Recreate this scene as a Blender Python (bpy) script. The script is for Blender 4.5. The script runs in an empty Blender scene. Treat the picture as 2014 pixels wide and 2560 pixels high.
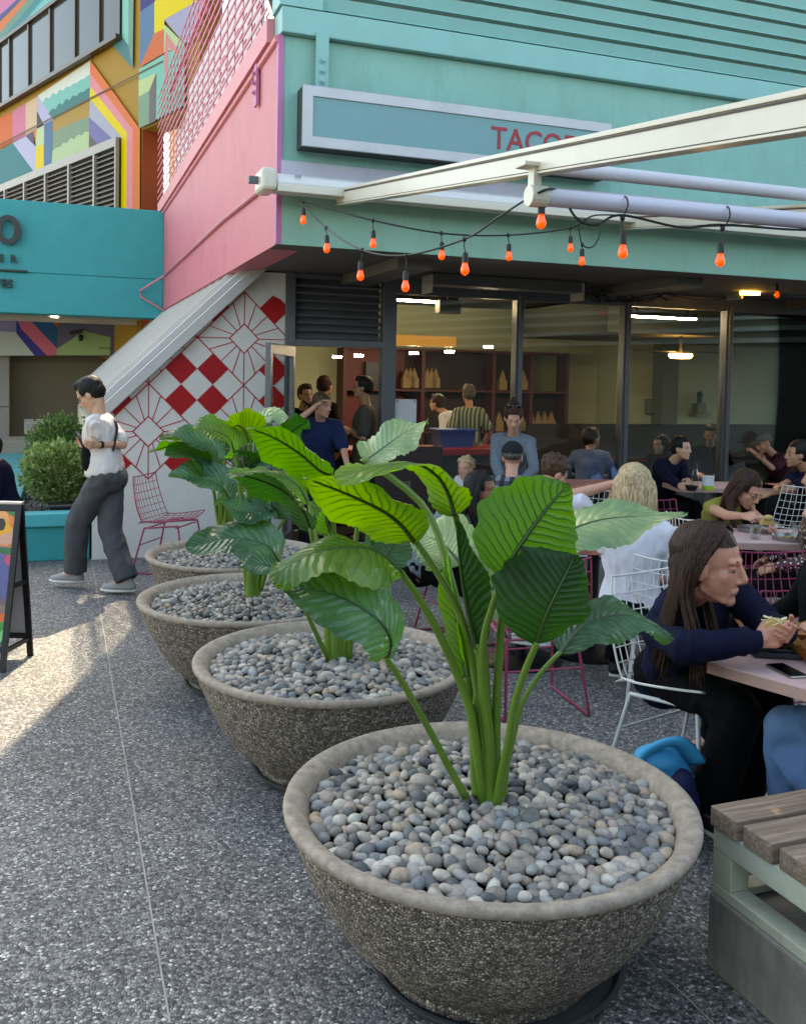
import bpy, math, random
from mathutils import Vector, Matrix, noise
random.seed(7)
R=math.radians
sc=bpy.context.scene; col=sc.collection
# ---------------------------------------------------------------- camera
F=2348.3; PITCH=.0497; ROLL=.0204; YP=1060.3; H=1.77; CX=1007.
fw=Vector((0,math.cos(PITCH),-math.sin(PITCH))); up0=Vector((0,math.sin(PITCH),math.cos(PITCH))); rt0=Vector((1,0,0))
rt=rt0*math.cos(ROLL)+up0*math.sin(ROLL); up=-rt0*math.sin(ROLL)+up0*math.cos(ROLL)
CAM=Vector((0,0,H))
def ray(px,py): return fw+rt*((px-CX)/F)+up*((YP-py)/F)
def W(px,py,Y):                     # point seen at (px,py) of the 2014x2560 photo lying at world depth Y
    d=ray(px,py); return CAM+d*(Y/d.y)
def onZ(px,py,z=0.):
    d=ray(px,py); return CAM+d*((z-H)/d.z)
A_=.3507; EX=Vector((math.cos(A_),math.sin(A_),0)); EY=Vector((-math.sin(A_),math.cos(A_),0)); C0=Vector((-1.0026,7.3361,0))
ZF=2.781; ZP=4.374; ZT=4.531; TS=2.004; TB=8.47
def B(s,t,z): return C0+EX*s+EY*t+Vector((0,0,z))
def onT(px,py,t):                   # -> (s,z) on the building plane t
    d=ray(px,py); o=C0+EY*t; k=(o-CAM).dot(EY)/d.dot(EY); p=CAM+d*k; return ((p-C0).dot(EX),p.z)
cam=bpy.data.cameras.new('camera'); co=bpy.data.objects.new('camera',cam); col.objects.link(co)
co.matrix_world=Matrix(((rt.x,up.x,-fw.x,0),(rt.y,up.y,-fw.y,0),(rt.z,up.z,-fw.z,H),(0,0,0,1)))
cam.sensor_fit='VERTICAL'; cam.sensor_height=36; cam.sensor_width=36; cam.lens=36*F/2560; cam.shift_y=-(1280-YP)/2560; cam.clip_end=500; cam.clip_start=.05
sc.camera=co
# ---------------------------------------------------------------- materials
def lin(c):
    if isinstance(c,str):
        c=[int(c[i:i+2],16)/255 for i in (0,2,4)]
        c=[x/12.92 if x<=.04045 else ((x+.055)/1.055)**2.4 for x in c]
    return tuple(c)+(1.,)
MC={}
def M(name,c,rough=.6,var=.08,vs=6.,bump=0.,bs=60.,metal=0.,emis=0.,spec=.5,dirt=None,streak=0.,coat=0.,ds=1.7,dt=.55):
    if name in MC: return MC[name]
    m=bpy.data.materials.new(name); m.use_nodes=True; MC[name]=m
    nt=m.node_tree; N=nt.nodes; L=nt.links; p=N['Principled BSDF']
    c=lin(c); c=tuple(x*(.66 if name.startswith('mural') or name=='mustard_paint' else 1.) for x in c[:3])+(1.,); p.inputs['Base Color'].default_value=c; p.inputs['Roughness'].default_value=rough; p.inputs['Metallic'].default_value=metal
    p.inputs['Specular IOR Level'].default_value=(.12 if name.startswith('mural') or name=='mustard_paint' else .25 if name.endswith('paint') and spec==.5 else spec); p.inputs['Coat Weight'].default_value=coat
    if emis: p.inputs['Emission Color'].default_value=c; p.inputs['Emission Strength'].default_value=emis
    g=N.new('ShaderNodeNewGeometry')
    if var:
        n=N.new('ShaderNodeTexNoise'); n.inputs['Scale'].default_value=vs; n.inputs['Detail'].default_value=6; n.inputs['Roughness'].default_value=.65
        L.new(g.outputs['Position'],n.inputs['Vector'])
        mr=N.new('ShaderNodeMapRange'); mr.inputs['From Min'].default_value=.25; mr.inputs['From Max'].default_value=.75; mr.inputs['To Min'].default_value=1-var; mr.inputs['To Max'].default_value=1+var
        L.new(n.outputs['Fac'],mr.inputs['Value'])
        vm=N.new('ShaderNodeVectorMath'); vm.operation='SCALE'; vm.inputs[0].default_value=c[:3]; L.new(mr.outputs['Result'],vm.inputs['Scale'])
        out=vm.outputs[0]
        if dirt:
            n2=N.new('ShaderNodeTexNoise'); n2.inputs['Scale'].default_value=ds; n2.inputs['Detail'].default_value=8; n2.inputs['Roughness'].default_value=.7
            if streak:
                vm2=N.new('ShaderNodeVectorMath'); vm2.operation='MULTIPLY'; vm2.inputs[1].default_value=(streak,streak,.5); L.new(g.outputs['Position'],vm2.inputs[0]); L.new(vm2.outputs[0],n2.inputs['Vector'])
            else: L.new(g.outputs['Position'],n2.inputs['Vector'])
            r2=N.new('ShaderNodeMapRange'); r2.inputs['From Min'].default_value=dt; r2.inputs['From Max'].default_value=.8; r2.inputs['To Max'].default_value=.6; L.new(n2.outputs['Fac'],r2.inputs['Value'])
            mx=N.new('ShaderNodeMix'); mx.data_type='RGBA'; L.new(r2.outputs['Result'],mx.inputs['Factor']); L.new(out,mx.inputs['A']); mx.inputs['B'].default_value=lin(dirt); out=mx.outputs['Result']
        L.new(out,p.inputs['Base Color'])
    if bump:
        n=N.new('ShaderNodeTexNoise'); n.inputs['Scale'].default_value=bs; n.inputs['Detail'].default_value=4
        L.new(g.outputs['Position'],n.inputs['Vector'])
        b=N.new('ShaderNodeBump'); b.inputs['Strength'].default_value=1; b.inputs['Distance'].default_value=bump; L.new(n.outputs['Fac'],b.inputs['Height']); L.new(b.outputs['Normal'],p.inputs['Normal'])
    return m
def nodes(name):
    m=bpy.data.materials.new(name); m.use_nodes=True; MC[name]=m; return m,m.node_tree.nodes,m.node_tree.links,m.node_tree.nodes['Principled BSDF']
# ---------------------------------------------------------------- mesh builder
class MB:
    def __init__(s): s.v=[];s.f=[];s.m=[];s.uv=None;s.mi=0
    def add(s,vs,fs):
        o=len(s.v); s.v+= [Vector(x) for x in vs]; s.f+=[tuple(i+o for i in f) for f in fs]; s.m+=[s.mi]*len(fs); return s
    def ob(s,c,x,y,z):              # centre + three half vectors
        c,x,y,z=map(Vector,(c,x,y,z)); P=[c+x*i+y*j+z*k for k in(-1,1) for j in(-1,1) for i in(-1,1)]
        fs=[(0,2,3,1),(4,5,7,6),(0,1,5,4),(2,6,7,3),(0,4,6,2),(1,3,7,5)]
        if x.cross(y).dot(z)<0: fs=[f[::-1] for f in fs]
        return s.add(P,fs)
    def box(s,x0,x1,y0,y1,z0,z1): return s.ob(((x0+x1)/2,(y0+y1)/2,(z0+z1)/2),((x1-x0)/2,0,0),(0,(y1-y0)/2,0),(0,0,(z1-z0)/2))
    def bb(s,s0,s1,t0,t1,z0,z1): return s.ob(B((s0+s1)/2,(t0+t1)/2,(z0+z1)/2),EX*((s1-s0)/2),EY*((t1-t0)/2),Vector((0,0,(z1-z0)/2)))
    def tube(s,pts,r,n=6,flat=1.,closed=False,side=None):
        pts=[Vector(p) for p in pts]; k=len(pts)
        rr=r if isinstance(r,(list,tuple)) else [r]*k
        pr=None; rings=[]
        for i,p in enumerate(pts):
            if closed: t=pts[(i+1)%k]-pts[i-1]
            else: t=pts[min(i+1,k-1)]-pts[max(i-1,0)]
            t=t.normalized() if t.length>1e-9 else Vector((0,0,1))
            if pr is None:
                a=Vector(side) if side is not None else (Vector((0,0,1)) if abs(t.z)<.9 else Vector((1,0,0))); pr=a
            u=(pr-t*pr.dot(t)); u=u.normalized() if u.length>1e-6 else t.orthogonal().normalized(); pr=u; w=t.cross(u)
            rings.append([p+(u*math.cos(2*math.pi*j/n)+w*math.sin(2*math.pi*j/n)*flat)*rr[i] for j in range(n)])
        vs=[v for g in rings for v in g]; fs=[]
        for i in range(k if closed else k-1):
            a=i*n;b=((i+1)%k)*n
            for j in range(n): fs.append((a+j,a+(j+1)%n,b+(j+1)%n,b+j))
        if not closed: fs.append(tuple(range(n))[::-1]); fs.append(tuple(range((k-1)*n,k*n)))
        return s.add(vs,fs)
    def lathe(s,prof,c=(0,0,0),n=48,cap=True):
        c=Vector(c); vs=[];fs=[]
        for r,z in prof:
            for j in range(n): a=2*math.pi*j/n; vs.append(c+Vector((r*math.cos(a),r*math.sin(a),z)))
        for i in range(len(prof)-1):
            for j in range(n): fs.append((i*n+j,i*n+(j+1)%n,(i+1)*n+(j+1)%n,(i+1)*n+j))
        if cap:
            if prof[0][0]>1e-4: fs.append(tuple(range(n))[::-1])
            if prof[-1][0]>1e-4: fs.append(tuple(range((len(prof)-1)*n,len(prof)*n)))
        return s.add(vs,fs)
    def ell(s,c,r,n=12,m=8,ax=None):
        c=Vector(c); ax=ax or (Vector((1,0,0)),Vector((0,1,0)),Vector((0,0,1)))
        if not isinstance(r,(list,tuple)): r=(r,r,r)
        vs=[c-ax[2]*r[2]];fs=[]
        for i in range(1,m):
            ph=-math.pi/2+math.pi*i/m
            for j in range(n):
                a=2*math.pi*j/n; vs.append(c+ax[0]*(r[0]*math.cos(ph)*math.cos(a))+ax[1]*(r[1]*math.cos(ph)*math.sin(a))+ax[2]*(r[2]*math.sin(ph)))
        vs.append(c+ax[2]*r[2]); T=len(vs)-1
        for j in range(n): fs.append((0,1+(j+1)%n,1+j)); fs.append((T,T-n+j,T-n+(j+1)%n))
        for i in range(m-2):
            for j in range(n): a=1+i*n;b=a+n; fs.append((a+j,a+(j+1)%n,b+(j+1)%n,b+j))
        return s.add(vs,fs)
    def cap(s,a,b,ra,rb,n=10):      # rounded cone between two points
        a=Vector(a);b=Vector(b);t=b-a
        if t.length<1e-5: return s.ell(a,ra,n,6)
        t=t.normalized();pts=[];rr=[]
        for i in range(4): ph=math.pi/2*(1-i/4); pts.append(a-t*ra*math.sin(ph)); rr.append(max(ra*math.cos(ph),1e-4))
        pts+=[a,b];rr+=[ra,rb]
        for i in range(1,5): ph=math.pi/2*i/4; pts.append(b+t*rb*math.sin(ph)); rr.append(max(rb*math.cos(ph),1e-4))
        return s.tube(pts,rr,n)
    def loft(s,secs,n=22):          # secs: (centre, half axis u, half axis v)
        C=catmull([a for a,_,_ in secs],len(secs)*3); U=catmull([b for _,b,_ in secs],len(secs)*3); V=catmull([c for _,_,c in secs],len(secs)*3); vs=[];fs=[]
        for c,u,v in zip(C,U,V):
            for j in range(n): a=2*math.pi*j/n; vs.append(c+u*math.copysign(abs(math.cos(a))**.85,math.cos(a))+v*math.copysign(abs(math.sin(a))**.85,math.sin(a)))
        for i in range(len(C)-1):
            for j in range(n): fs.append((i*n+j,i*n+(j+1)%n,(i+1)*n+(j+1)%n,(i+1)*n+j))
        fs.append(tuple(range(n))[::-1]); fs.append(tuple(range((len(C)-1)*n,len(C)*n)))
        if (C[-1]-C[0]).dot(secs[0][1].cross(secs[0][2]))<0: fs=[f[::-1] for f in fs]
        return s.add(vs,fs)
    def prism(s,poly,o,u,v,n,th):   # 2-d polygon in plane (o,u,v) extruded along n
        o,u,v,n=map(Vector,(o,u,v,n)); k=len(poly)
        a=sum(poly[i][0]*poly[(i+1)%k][1]-poly[(i+1)%k][0]*poly[i][1] for i in range(k))
        if (a>0)!=(u.cross(v).dot(n)>0): poly=poly[::-1]
        P=[o+u*x+v*y for x,y in poly]; vs=P+[p+n*th for p in P]
        fs=[tuple(range(k))[::-1],tuple(range(k,2*k))]+[(i,(i+1)%k,k+(i+1)%k,k+i) for i in range(k)]
        return s.add(vs,fs)
    def mesh(s,name,mats,off=Vector((0,0,0)),smooth=False):
        me=bpy.data.meshes.new(name); me.from_pydata([v-off for v in s.v],[],s.f)
        for m in (mats if isinstance(mats,(list,tuple)) else [mats]): me.materials.append(m)
        if any(s.m): me.polygons.foreach_set('material_index',s.m)
        if smooth: me.shade_smooth() if hasattr(me,'shade_smooth') else me.polygons.foreach_set('use_smooth',[True]*len(s.f))
        if smooth and smooth is not True: me.set_sharp_from_angle(angle=R(smooth))
        if s.uv:
            uvl=me.uv_layers.new(name='UVMap')
            for li,l in enumerate(me.loops): uvl.data[li].uv=s.uv[l.vertex_index]
        me.update(); return me
    def build(s,name,mats,parent=None,smooth=False,local=False,bevel=0):
        if parent is not None: off=Vector((0,0,0)) if local else world_off(parent)
        elif local: off=Vector((0,0,0))
        else:
            xs=[v.x for v in s.v];ys=[v.y for v in s.v]; off=Vector(((min(xs)+max(xs))/2,(min(ys)+max(ys))/2,min(v.z for v in s.v)))
        me=s.mesh(name,mats,off,smooth); o=bpy.data.objects.new(name,me); col.objects.link(o)
        if parent is not None: o.parent=parent
        elif not local: o.location=off
        if bevel:
            bm=o.modifiers.new('b','BEVEL'); bm.width=bevel; bm.segments=2; bm.limit_method='ANGLE'
        return o
def world_off(o):
    l=Vector((0,0,0))
    while o is not None: l=l+o.location; o=o.parent
    return l
def tag(o,label=None,cat=None,group=None,kind=None):
    if label: o['label']=label
    if cat: o['category']=cat
    if group: o['group']=group
    if kind: o['kind']=kind
    return o
def thing(name,loc,label,cat,group=None):
    o=bpy.data.objects.new(name,None); col.objects.link(o); o.location=loc; o.empty_display_size=.1; return tag(o,label,cat,group)
def copy_tree(o,parent=None):
    c=o.copy(); col.objects.link(c)
    if parent is not None: c.parent=parent
    for ch in list(o.children): copy_tree(ch,c)
    return c
def vox(mb,name,mats,parent,size=.01,smooth=4,local=False,colorfn=None):
    off=Vector((0,0,0)) if local else world_off(parent)
    me=mb.mesh(name,mats,off); o=bpy.data.objects.new(name,me); col.objects.link(o)
    r=o.modifiers.new('r','REMESH'); r.mode='VOXEL'; r.voxel_size=size; r.use_smooth_shade=True
    if smooth: q=o.modifiers.new('s','SMOOTH'); q.iterations=smooth; q.factor=.5
    dg=bpy.context.evaluated_depsgraph_get(); me2=bpy.data.meshes.new_from_object(o.evaluated_get(dg)); me2.name=name
    bpy.data.objects.remove(o); bpy.data.meshes.remove(me)
    o=bpy.data.objects.new(name,me2); col.objects.link(o); o.parent=parent
    if not me2.materials:
        for m in (mats if isinstance(mats,(list,tuple)) else [mats]): me2.materials.append(m)
    return o
def text(s,size,o,u,v,n,mat,parent,name='lettering',depth=.002,sx=1.,bold=0.,align='LEFT'):
    cu=bpy.data.curves.new('t','FONT'); cu.body=s; cu.size=size; cu.extrude=depth; cu.offset=bold; cu.align_x=align; cu.resolution_u=3
    t=bpy.data.objects.new('t',cu); col.objects.link(t); dg=bpy.context.evaluated_depsgraph_get(); me=bpy.data.meshes.new_from_object(t.evaluated_get(dg)); bpy.data.objects.remove(t)
    off=world_off(parent); o=Vector(o)-off; u,v,n=map(Vector,(u,v,n))
    for q in me.vertices: c=q.co; q.co=o+u*c.x*sx+v*c.y+n*c.z
    me.materials.clear(); me.materials.append(mat); me.name=name
    b=bpy.data.objects.new(name,me); col.objects.link(b); b.parent=parent; return b
def catmull(P,n):
    P=[Vector(p) for p in P]; P=[P[0]*2-P[1]]+P+[P[-1]*2-P[-2]]; out=[]; k=len(P)-3
    for i in range(n):
        x=i/(n-1)*k; j=min(int(x),k-1); t=x-j; a,b,c,d=P[j:j+4]
        out.append(.5*((2*b)+(c-a)*t+(2*a-5*b+4*c-d)*t*t+(3*b-a-3*c+d)*t**3))
    return out
UZ=Vector((0,0,1))

def wrinkle(o,amp=.006,k=9.,ax=(1,1,.45),seed=0.):
    me=o.data; A=Vector(ax); N_=[v.normal.copy() for v in me.vertices]
    for v,n in zip(me.vertices,N_):
        p=Vector((v.co.x*A.x,v.co.y*A.y,v.co.z*A.z))*k+Vector((seed,seed*1.7,0)); w_=noise.noise(p+Vector((noise.noise(p*.6)*1.5,0,noise.noise(p*.5+Vector((5,0,0)))*2)))
        v.co+=n*(amp*(1-2*abs(w_))+amp*.4*noise.noise(p*2.7))
    return o
# ---------------------------------------------------------------- world, sun
w=bpy.data.worlds.new('World'); sc.world=w; w.use_nodes=True
nt=w.node_tree; bg=nt.nodes['Background']; sky=nt.nodes.new('ShaderNodeTexSky'); sky.sky_type='NISHITA'; sky.sun_disc=False
SD=Vector((.05,-.80,-1.)).normalized()      # direction the sunlight travels
sky.sun_elevation=math.asin(-SD.z); sky.sun_rotation=math.atan2(-SD.x,-SD.y); sky.air_density=1.; sky.dust_density=1.2; sky.ozone_density=1.
nt.links.new(sky.outputs[0],bg.inputs[0]); bg.inputs[1].default_value=.15
sl=bpy.data.lights.new('sun','SUN'); sl.energy=2.3; sl.angle=R(.5); sl.color=(1,.94,.85)
so=bpy.data.objects.new('sun',sl); col.objects.link(so); so.rotation_euler=SD.to_track_quat('-Z','Y').to_euler(); so.location=(0,0,30)
sc.view_settings.view_transform='Standard'; sc.view_settings.look='None'; sc.view_settings.gamma=1; sc.view_settings.exposure=2.4
sc.render.engine='CYCLES'
try: sc.cycles.max_bounces=8; sc.cycles.transparent_max_bounces=12; sc.cycles.caustics_reflective=False; sc.cycles.caustics_refractive=False
except Exception: pass

vs_=sc.view_settings
if hasattr(vs_,'use_white_balance'): vs_.use_white_balance=True; vs_.white_balance_temperature=8900; vs_.white_balance_tint=6
# ---------------------------------------------------------------- ground
def ground_mat():
    m,N,L,p=nodes('exposed_aggregate'); g=N.new('ShaderNodeNewGeometry')
    def vor(s,feat='F1'):
        v=N.new('ShaderNodeTexVoronoi'); v.feature=feat; v.inputs['Scale'].default_value=s; L.new(g.outputs['Position'],v.inputs['Vector']); return v
    v=vor(95); cr=N.new('ShaderNodeValToRGB'); sep=N.new('ShaderNodeSeparateColor'); L.new(v.outputs['Color'],sep.inputs[0]); L.new(sep.outputs[0],cr.inputs[0])
    e=cr.color_ramp.elements; e[0].position=0; e[0].color=(.045,.044,.048,1); e[1].position=1; e[1].color=(.72,.69,.64,1)
    for q,c in ((.3,(.135,.132,.138,1)),(.6,(.26,.252,.246,1)),(.85,(.34,.32,.29,1))): x=e.new(q); x.color=c
    d=vor(95,'DISTANCE_TO_EDGE'); mr=N.new('ShaderNodeMapRange'); mr.inputs['From Max'].default_value=.22; mr.inputs['To Min'].default_value=.35; L.new(d.outputs['Distance'],mr.inputs['Value'])
    n=N.new('ShaderNodeTexNoise'); n.inputs['Scale'].default_value=1.1; n.inputs['Detail'].default_value=7; n.inputs['Roughness'].default_value=.7; L.new(g.outputs['Position'],n.inputs['Vector'])
    m2=N.new('ShaderNodeMapRange'); m2.inputs['From Min'].default_value=.3; m2.inputs['From Max'].default_value=.7; m2.inputs['To Min'].default_value=.75; m2.inputs['To Max'].default_value=1.2; L.new(n.outputs['Fac'],m2.inputs['Value'])
    mu=N.new('ShaderNodeMath'); mu.operation='MULTIPLY'; L.new(mr.outputs['Result'],mu.inputs[0]); L.new(m2.outputs['Result'],mu.inputs[1])
    vm=N.new('ShaderNodeVectorMath'); vm.operation='SCALE'; L.new(cr.outputs[0],vm.inputs[0]); L.new(mu.outputs[0],vm.inputs['Scale']); L.new(vm.outputs[0],p.inputs['Base Color'])
    b=N.new('ShaderNodeBump'); b.inputs['Strength'].default_value=.9; b.inputs['Distance'].default_value=.004; L.new(mr.outputs['Result'],b.inputs['Height']); L.new(b.outputs['Normal'],p.inputs['Normal'])
    p.inputs['Roughness'].default_value=.62; return m
GM=ground_mat()
g=MB(); g.box(-70,70,-60,90,-.3,0); o=g.build('ground',GM); tag(o,kind='structure')
j=MB(); jm=M('joint_strip','98958e',.7,.15)
def strip(px,w=.004):
    P=[onZ(a,b) for a,b in px]
    for a,b in zip(P,P[1:]):
        d=(b-a).normalized(); n=Vector((-d.y,d.x,0))*w/2; j.add([a-n+UZ*.004,b-n+UZ*.004,b+n+UZ*.004,a+n+UZ*.004],[(0,1,2,3)])
strip([(229,1398),(425,2560)],.006); strip([(-60,2252),(370,2186)],.003); strip([(370,2186),(560,2160)],.003)
strip([(1600,2385),(1790,2570)],.005); strip([(1640,2236),(1800,2378)],.004)
q=j.build('paving_joint',jm); tag(q,kind='structure')
# ---------------------------------------------------------------- corner building
pinkM=M('pink_paint','cb737c',.55,.07,3,.0015,25,dirt='a85f68',dt=.5); pinkD=M('pink_lattice_paint','b8506a',.45,.06)
mauve=M('mauve_edge_paint','bb6f9b',.5,.06)
greenM=M('mint_paint','7fb0a6',.5,.07,3,.0035,14,dirt='64958a',streak=3,dt=.5); mintS=M('mint_slat_paint','80b3b0',.42,.05,4,.0005,30)
mintF=M('mint_fascia_paint','8bb7a5',.5,.06,3,.0015,10,dirt='779a78',streak=3,dt=.5)
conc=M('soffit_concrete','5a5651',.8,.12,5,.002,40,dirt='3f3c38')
frameM=M('grey_frame_metal','5e6064',.4,.06,metal=.3); frameL=M('light_grey_metal','8a8f98',.35,.05,metal=.5)
darkM=M('dark_interior','0e0d0d',.8,.1); blackM=M('black_rubber','0b0b0c',.5,.05)
whiteM=M('white_enamel','d6d5d6',.35,.04,metal=.0); creamW=M('cream_metal','c9c1b2',.4,.05,4,dirt='b7ad9d')
bld=thing('cafe_building',C0,'pink and mint green corner building with slatted terrace screens above a dark glass storefront','building')
SR=9.0                               # right extent along the facade
m=MB(); m.bb(.0,SR,0,.28,ZF,ZP); m.build('mint_wall',greenM,bld)
fz=onT(1400,612,0)[1]
m=MB(); m.bb(0.02,SR,-.012,0,ZF+.0,ZF+.62); m.build('fascia_panel',mintF,bld)
m=MB(); m.bb(-.006,.25,.281,TB+1.2,ZF,ZP); m.bb(-.006,-.0005,.0,.281,ZF,ZP); m.build('pink_wall',pinkM,bld)
m=MB(); m.bb(-.012,.028,-.015,-.0125,ZF,ZP); m.bb(-.0125,-.0061,-.0125,.05,ZF,ZP); m.build('corner_trim',mauve,bld)
# beams
m=MB(); m.bb(0.0,SR,-.07,.2,ZP+.003,ZT+.04); m.build('mint_beam',mintS,bld,bevel=.008)
m=MB(); m.bb(-.06,.24,.205,TB+.5,ZP+.003,ZT+.03); m.tube([B(-.012,.0,ZP-.03),B(-.012,TB,ZP-.03)],.03,8); m.build('pink_beam',M('pink_beam_paint','d58089',.5,.05),bld)
# slatted screens
zs=ZT+.065; k_=0
while zs<6.9:
    m=MB(); m.ob(B((SR+.32)/2,-.03,zs+.05),EX*((SR-.32)/2),EY*.008-UZ*.0,UZ*.047-EY*.014); m.bb(.32,SR,-.052,.02,zs-.008,zs-.001); m.build('mint_slat',mintS,bld); zs+=.140
for s_ in (1.7,2.15,3.3,3.75,4.9,5.35,6.5,6.95,8.1): MB().bb(s_,s_+.05,.04,.09,ZT,7.0).build('screen_post',mintS,bld)
MB().bb(-.02,.318,-.075,.2,ZT+.045,7.0).build('corner_post',mintS,bld)
zt=6.35; zs=ZT+.10
while zs<zt:
    MB().ob(B(-.06,(TB+.5)/2+.1,zs),EY*(TB/2+.15),EX*.004,UZ*.015).build('pink_slat',pinkD,bld); zs+=.118
t=.45; k_=0
while t<TB:
    MB().bb(-.052,-.046,t,t+.02,ZT,zt-.02).build('screen_upright',pinkD,bld); t+=.42
m=MB(); zs=ZT+.14
while zs<zt: 
    t=.5+(.0 if int(zs/.118)%2 else .2)
    while t<TB: m.bb(.06,.068,t,t+.16,zs,zs+.02); t+=.42
    zs+=.118
m.bb(.06,.10,.3,TB,zt-.1,zt-.06)
m.build('inner_lattice',M('inner_lattice_pink','c6506c',.45,.05),bld)
MB().bb(.34,.37,2.4,TB+2.6,ZT+.02,6.3).build('terrace_panel',M('terrace_panel_white','efe9ea',.6,.03),bld)
# terrace deck, inner white wall of the terrace seen through the pink screen
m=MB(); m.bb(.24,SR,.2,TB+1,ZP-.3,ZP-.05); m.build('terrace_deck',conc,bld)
# mounting plates with bolts
def plate(c,ax,n,mat,h=.34,w=.16):
    m=MB(); m.ob(c+n*.012,ax*(w/2),UZ*(h/2),n*.01)
    for dz in (.02,-.06,-.14):
        for i in range(1): m.tube([c+UZ*dz+n*.02,c+UZ*dz+n*.028],.026,12); m.tube([c+UZ*dz+n*.028,c+UZ*dz+n*.05],.014,6)
    return m.build('bolted_plate',mat,bld)
s,z=onT(804,160,-.07); plate(B(s,-.07,z),EX,-EY,mintS,.46,.1)
s0,_=onT(804,160,0)
plate(B(-.02,.75,ZP-.1),EY,-EX,mauve,.5,.1)
# unseen tower (out of frame above), added and shaped to shade the terrace
m=MB(); m.add([],[])
m.ob((8.0,20.0,19.5),(10.2,0,0),(0,9.9,0),(0,0,12.0)); m.build('unseen_tower',M('tower_concrete','8d8a86',.8,.05),bld)
# roof over the right hand part behind the screens
# soffit
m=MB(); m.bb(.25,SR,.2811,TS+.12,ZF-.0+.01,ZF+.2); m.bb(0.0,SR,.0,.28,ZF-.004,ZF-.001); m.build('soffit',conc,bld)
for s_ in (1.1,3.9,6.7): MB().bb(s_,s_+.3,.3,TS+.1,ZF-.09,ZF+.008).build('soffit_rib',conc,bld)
# ---- storefront on plane TS
def sS(px,py=950): return onT(px,py,TS)[0]
sA0=sS(733); sDl=sS(752); sDr=sS(951); sM0=sS(985); sM1=sS(1291); sM2=sS(1558); sM3=sS(1811); sM4=sM3+(sM3-sM2)*1.0
zHd=onT(850,868,TS)[1]; zLt=onT(852,702,TS)[1]; zGt=onT(991,735,TS)[1]; zTop=ZF+.005
zSill=.42
m=MB(); fd=(TS-.05,TS+.07)
def mul(s,w,z0=0,z1=None,d=fd): m.bb(s-w/2,s+w/2,d[0],d[1],z0,z1 or zTop)
m.bb(sA0-.10,sA0,TS-.06,TS+.07,0,zTop); m.bb(sDr,sM0-.0,fd[0],fd[1],0,zTop); 
for s_ in (sM1,sM2,sM3,sM4,sM4+1.05,sM4+2.1): mul(s_,.085); m.bb(s_-.025,s_+.025,fd[0]-.035,fd[0],zSill,zTop-.1)
m.bb(sM0,SR,TS-.045,TS+.065,zGt,zTop); m.bb(sA0,sDr,TS-.045,TS+.065,zLt,zTop); m.bb(sA0,sDr,TS-.045,TS+.065,zHd,zHd+.07)
m.bb(sM0,SR,TS-.045,TS+.065,.0,.1); 
m.build('storefront_frame',frameM,bld,bevel=.004)
m=MB(); n_=8
for i in range(n_):
    z=zHd+.07+(zLt-zHd-.07)*(i+.5)/n_; m.ob(B((sA0+sDr)/2,TS+.01,z),EX*((sDr-sA0)/2-.02),EY*.035+UZ*.028,UZ*.004-EY*.003)
m.bb(sA0+.01,sDr-.01,TS+.06,TS+.09,zHd+.075,zLt); m.build('louvre_vent',M('louvre_grey','6a6d73',.45,.05,metal=.2),bld)
def glassM():
    m,N,L,p=nodes('storefront_glass'); out=N['Material Output']
    t=N.new('ShaderNodeBsdfTransparent'); t.inputs[0].default_value=(.93,.95,.93,1); gl=N.new('ShaderNodeBsdfGlossy'); gl.inputs['Roughness'].default_value=.015
    f=N.new('ShaderNodeFresnel'); f.inputs['IOR'].default_value=1.5; ma=N.new('ShaderNodeMath'); ma.operation='MULTIPLY_ADD'; ma.inputs[1].default_value=1.15; ma.inputs[2].default_value=.0; L.new(f.outputs[0],ma.inputs[0])
    x=N.new('ShaderNodeMixShader'); L.new(ma.outputs[0],x.inputs[0]); L.new(t.outputs[0],x.inputs[1]); L.new(gl.outputs[0],x.inputs[2]); L.new(x.outputs[0],out.inputs[0]); return m
GL=glassM()
GL2,N,L,p=nodes('door_glass_clear'); t=N.new('ShaderNodeBsdfTransparent'); t.inputs[0].default_value=(.9,.92,.91,1); gl=N.new('ShaderNodeBsdfGlossy'); gl.inputs['Roughness'].default_value=.02; x=N.new('ShaderNodeMixShader'); x.inputs[0].default_value=.07; L.new(t.outputs[0],x.inputs[1]); L.new(gl.outputs[0],x.inputs[2]); L.new(x.outputs[0],N['Material Output'].inputs[0])
ed=[sM0]+[sM1,sM2,sM3,sM4,sM4+1.05]
for a,b in zip(ed,ed[1:]):
    m=MB(); m.bb(a+.03,b-.03,TS+.005,TS+.011,.1,zGt); m.build('window_pane',GL,bld)
# open glass door swung outwards
hz=zHd-.01; dw=1.0; d0=B(sA0-.02,TS-.07,0); dd=(onZ(672,1400)-d0); 
sL,_=onT(672,1000,TS-dw*.93); dv=(B(sL,TS-dw*.93,0)-d0); dv.z=0; dv=dv.normalized(); dn=Vector((-dv.y,dv.x,0))
dr=thing('glass_door',d0,'open grey framed glass door swung out in front of the red and white diamond wall','door')
m=MB()
m.ob(d0+dv*.035+UZ*(hz/2),dv*.035,dn*.022,UZ*(hz/2)); m.ob(d0+dv*(dw-.04)+UZ*(hz/2),dv*.045,dn*.024,UZ*(hz/2)); m.ob(d0+dv*dw/2+UZ*(hz-.05),dv*(dw/2-.08),dn*.024,UZ*.05); m.ob(d0+dv*dw/2+UZ*.12,dv*(dw/2-.08),dn*.022,UZ*.11)
m.build('door_frame',frameM,dr,bevel=.003)
m=MB(); m.ob(d0+dv*dw/2+UZ*(hz/2),dv*(dw/2-.08),dn*.004,UZ*(hz/2-.15)); m.build('door_glass',GL2,dr)
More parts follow.
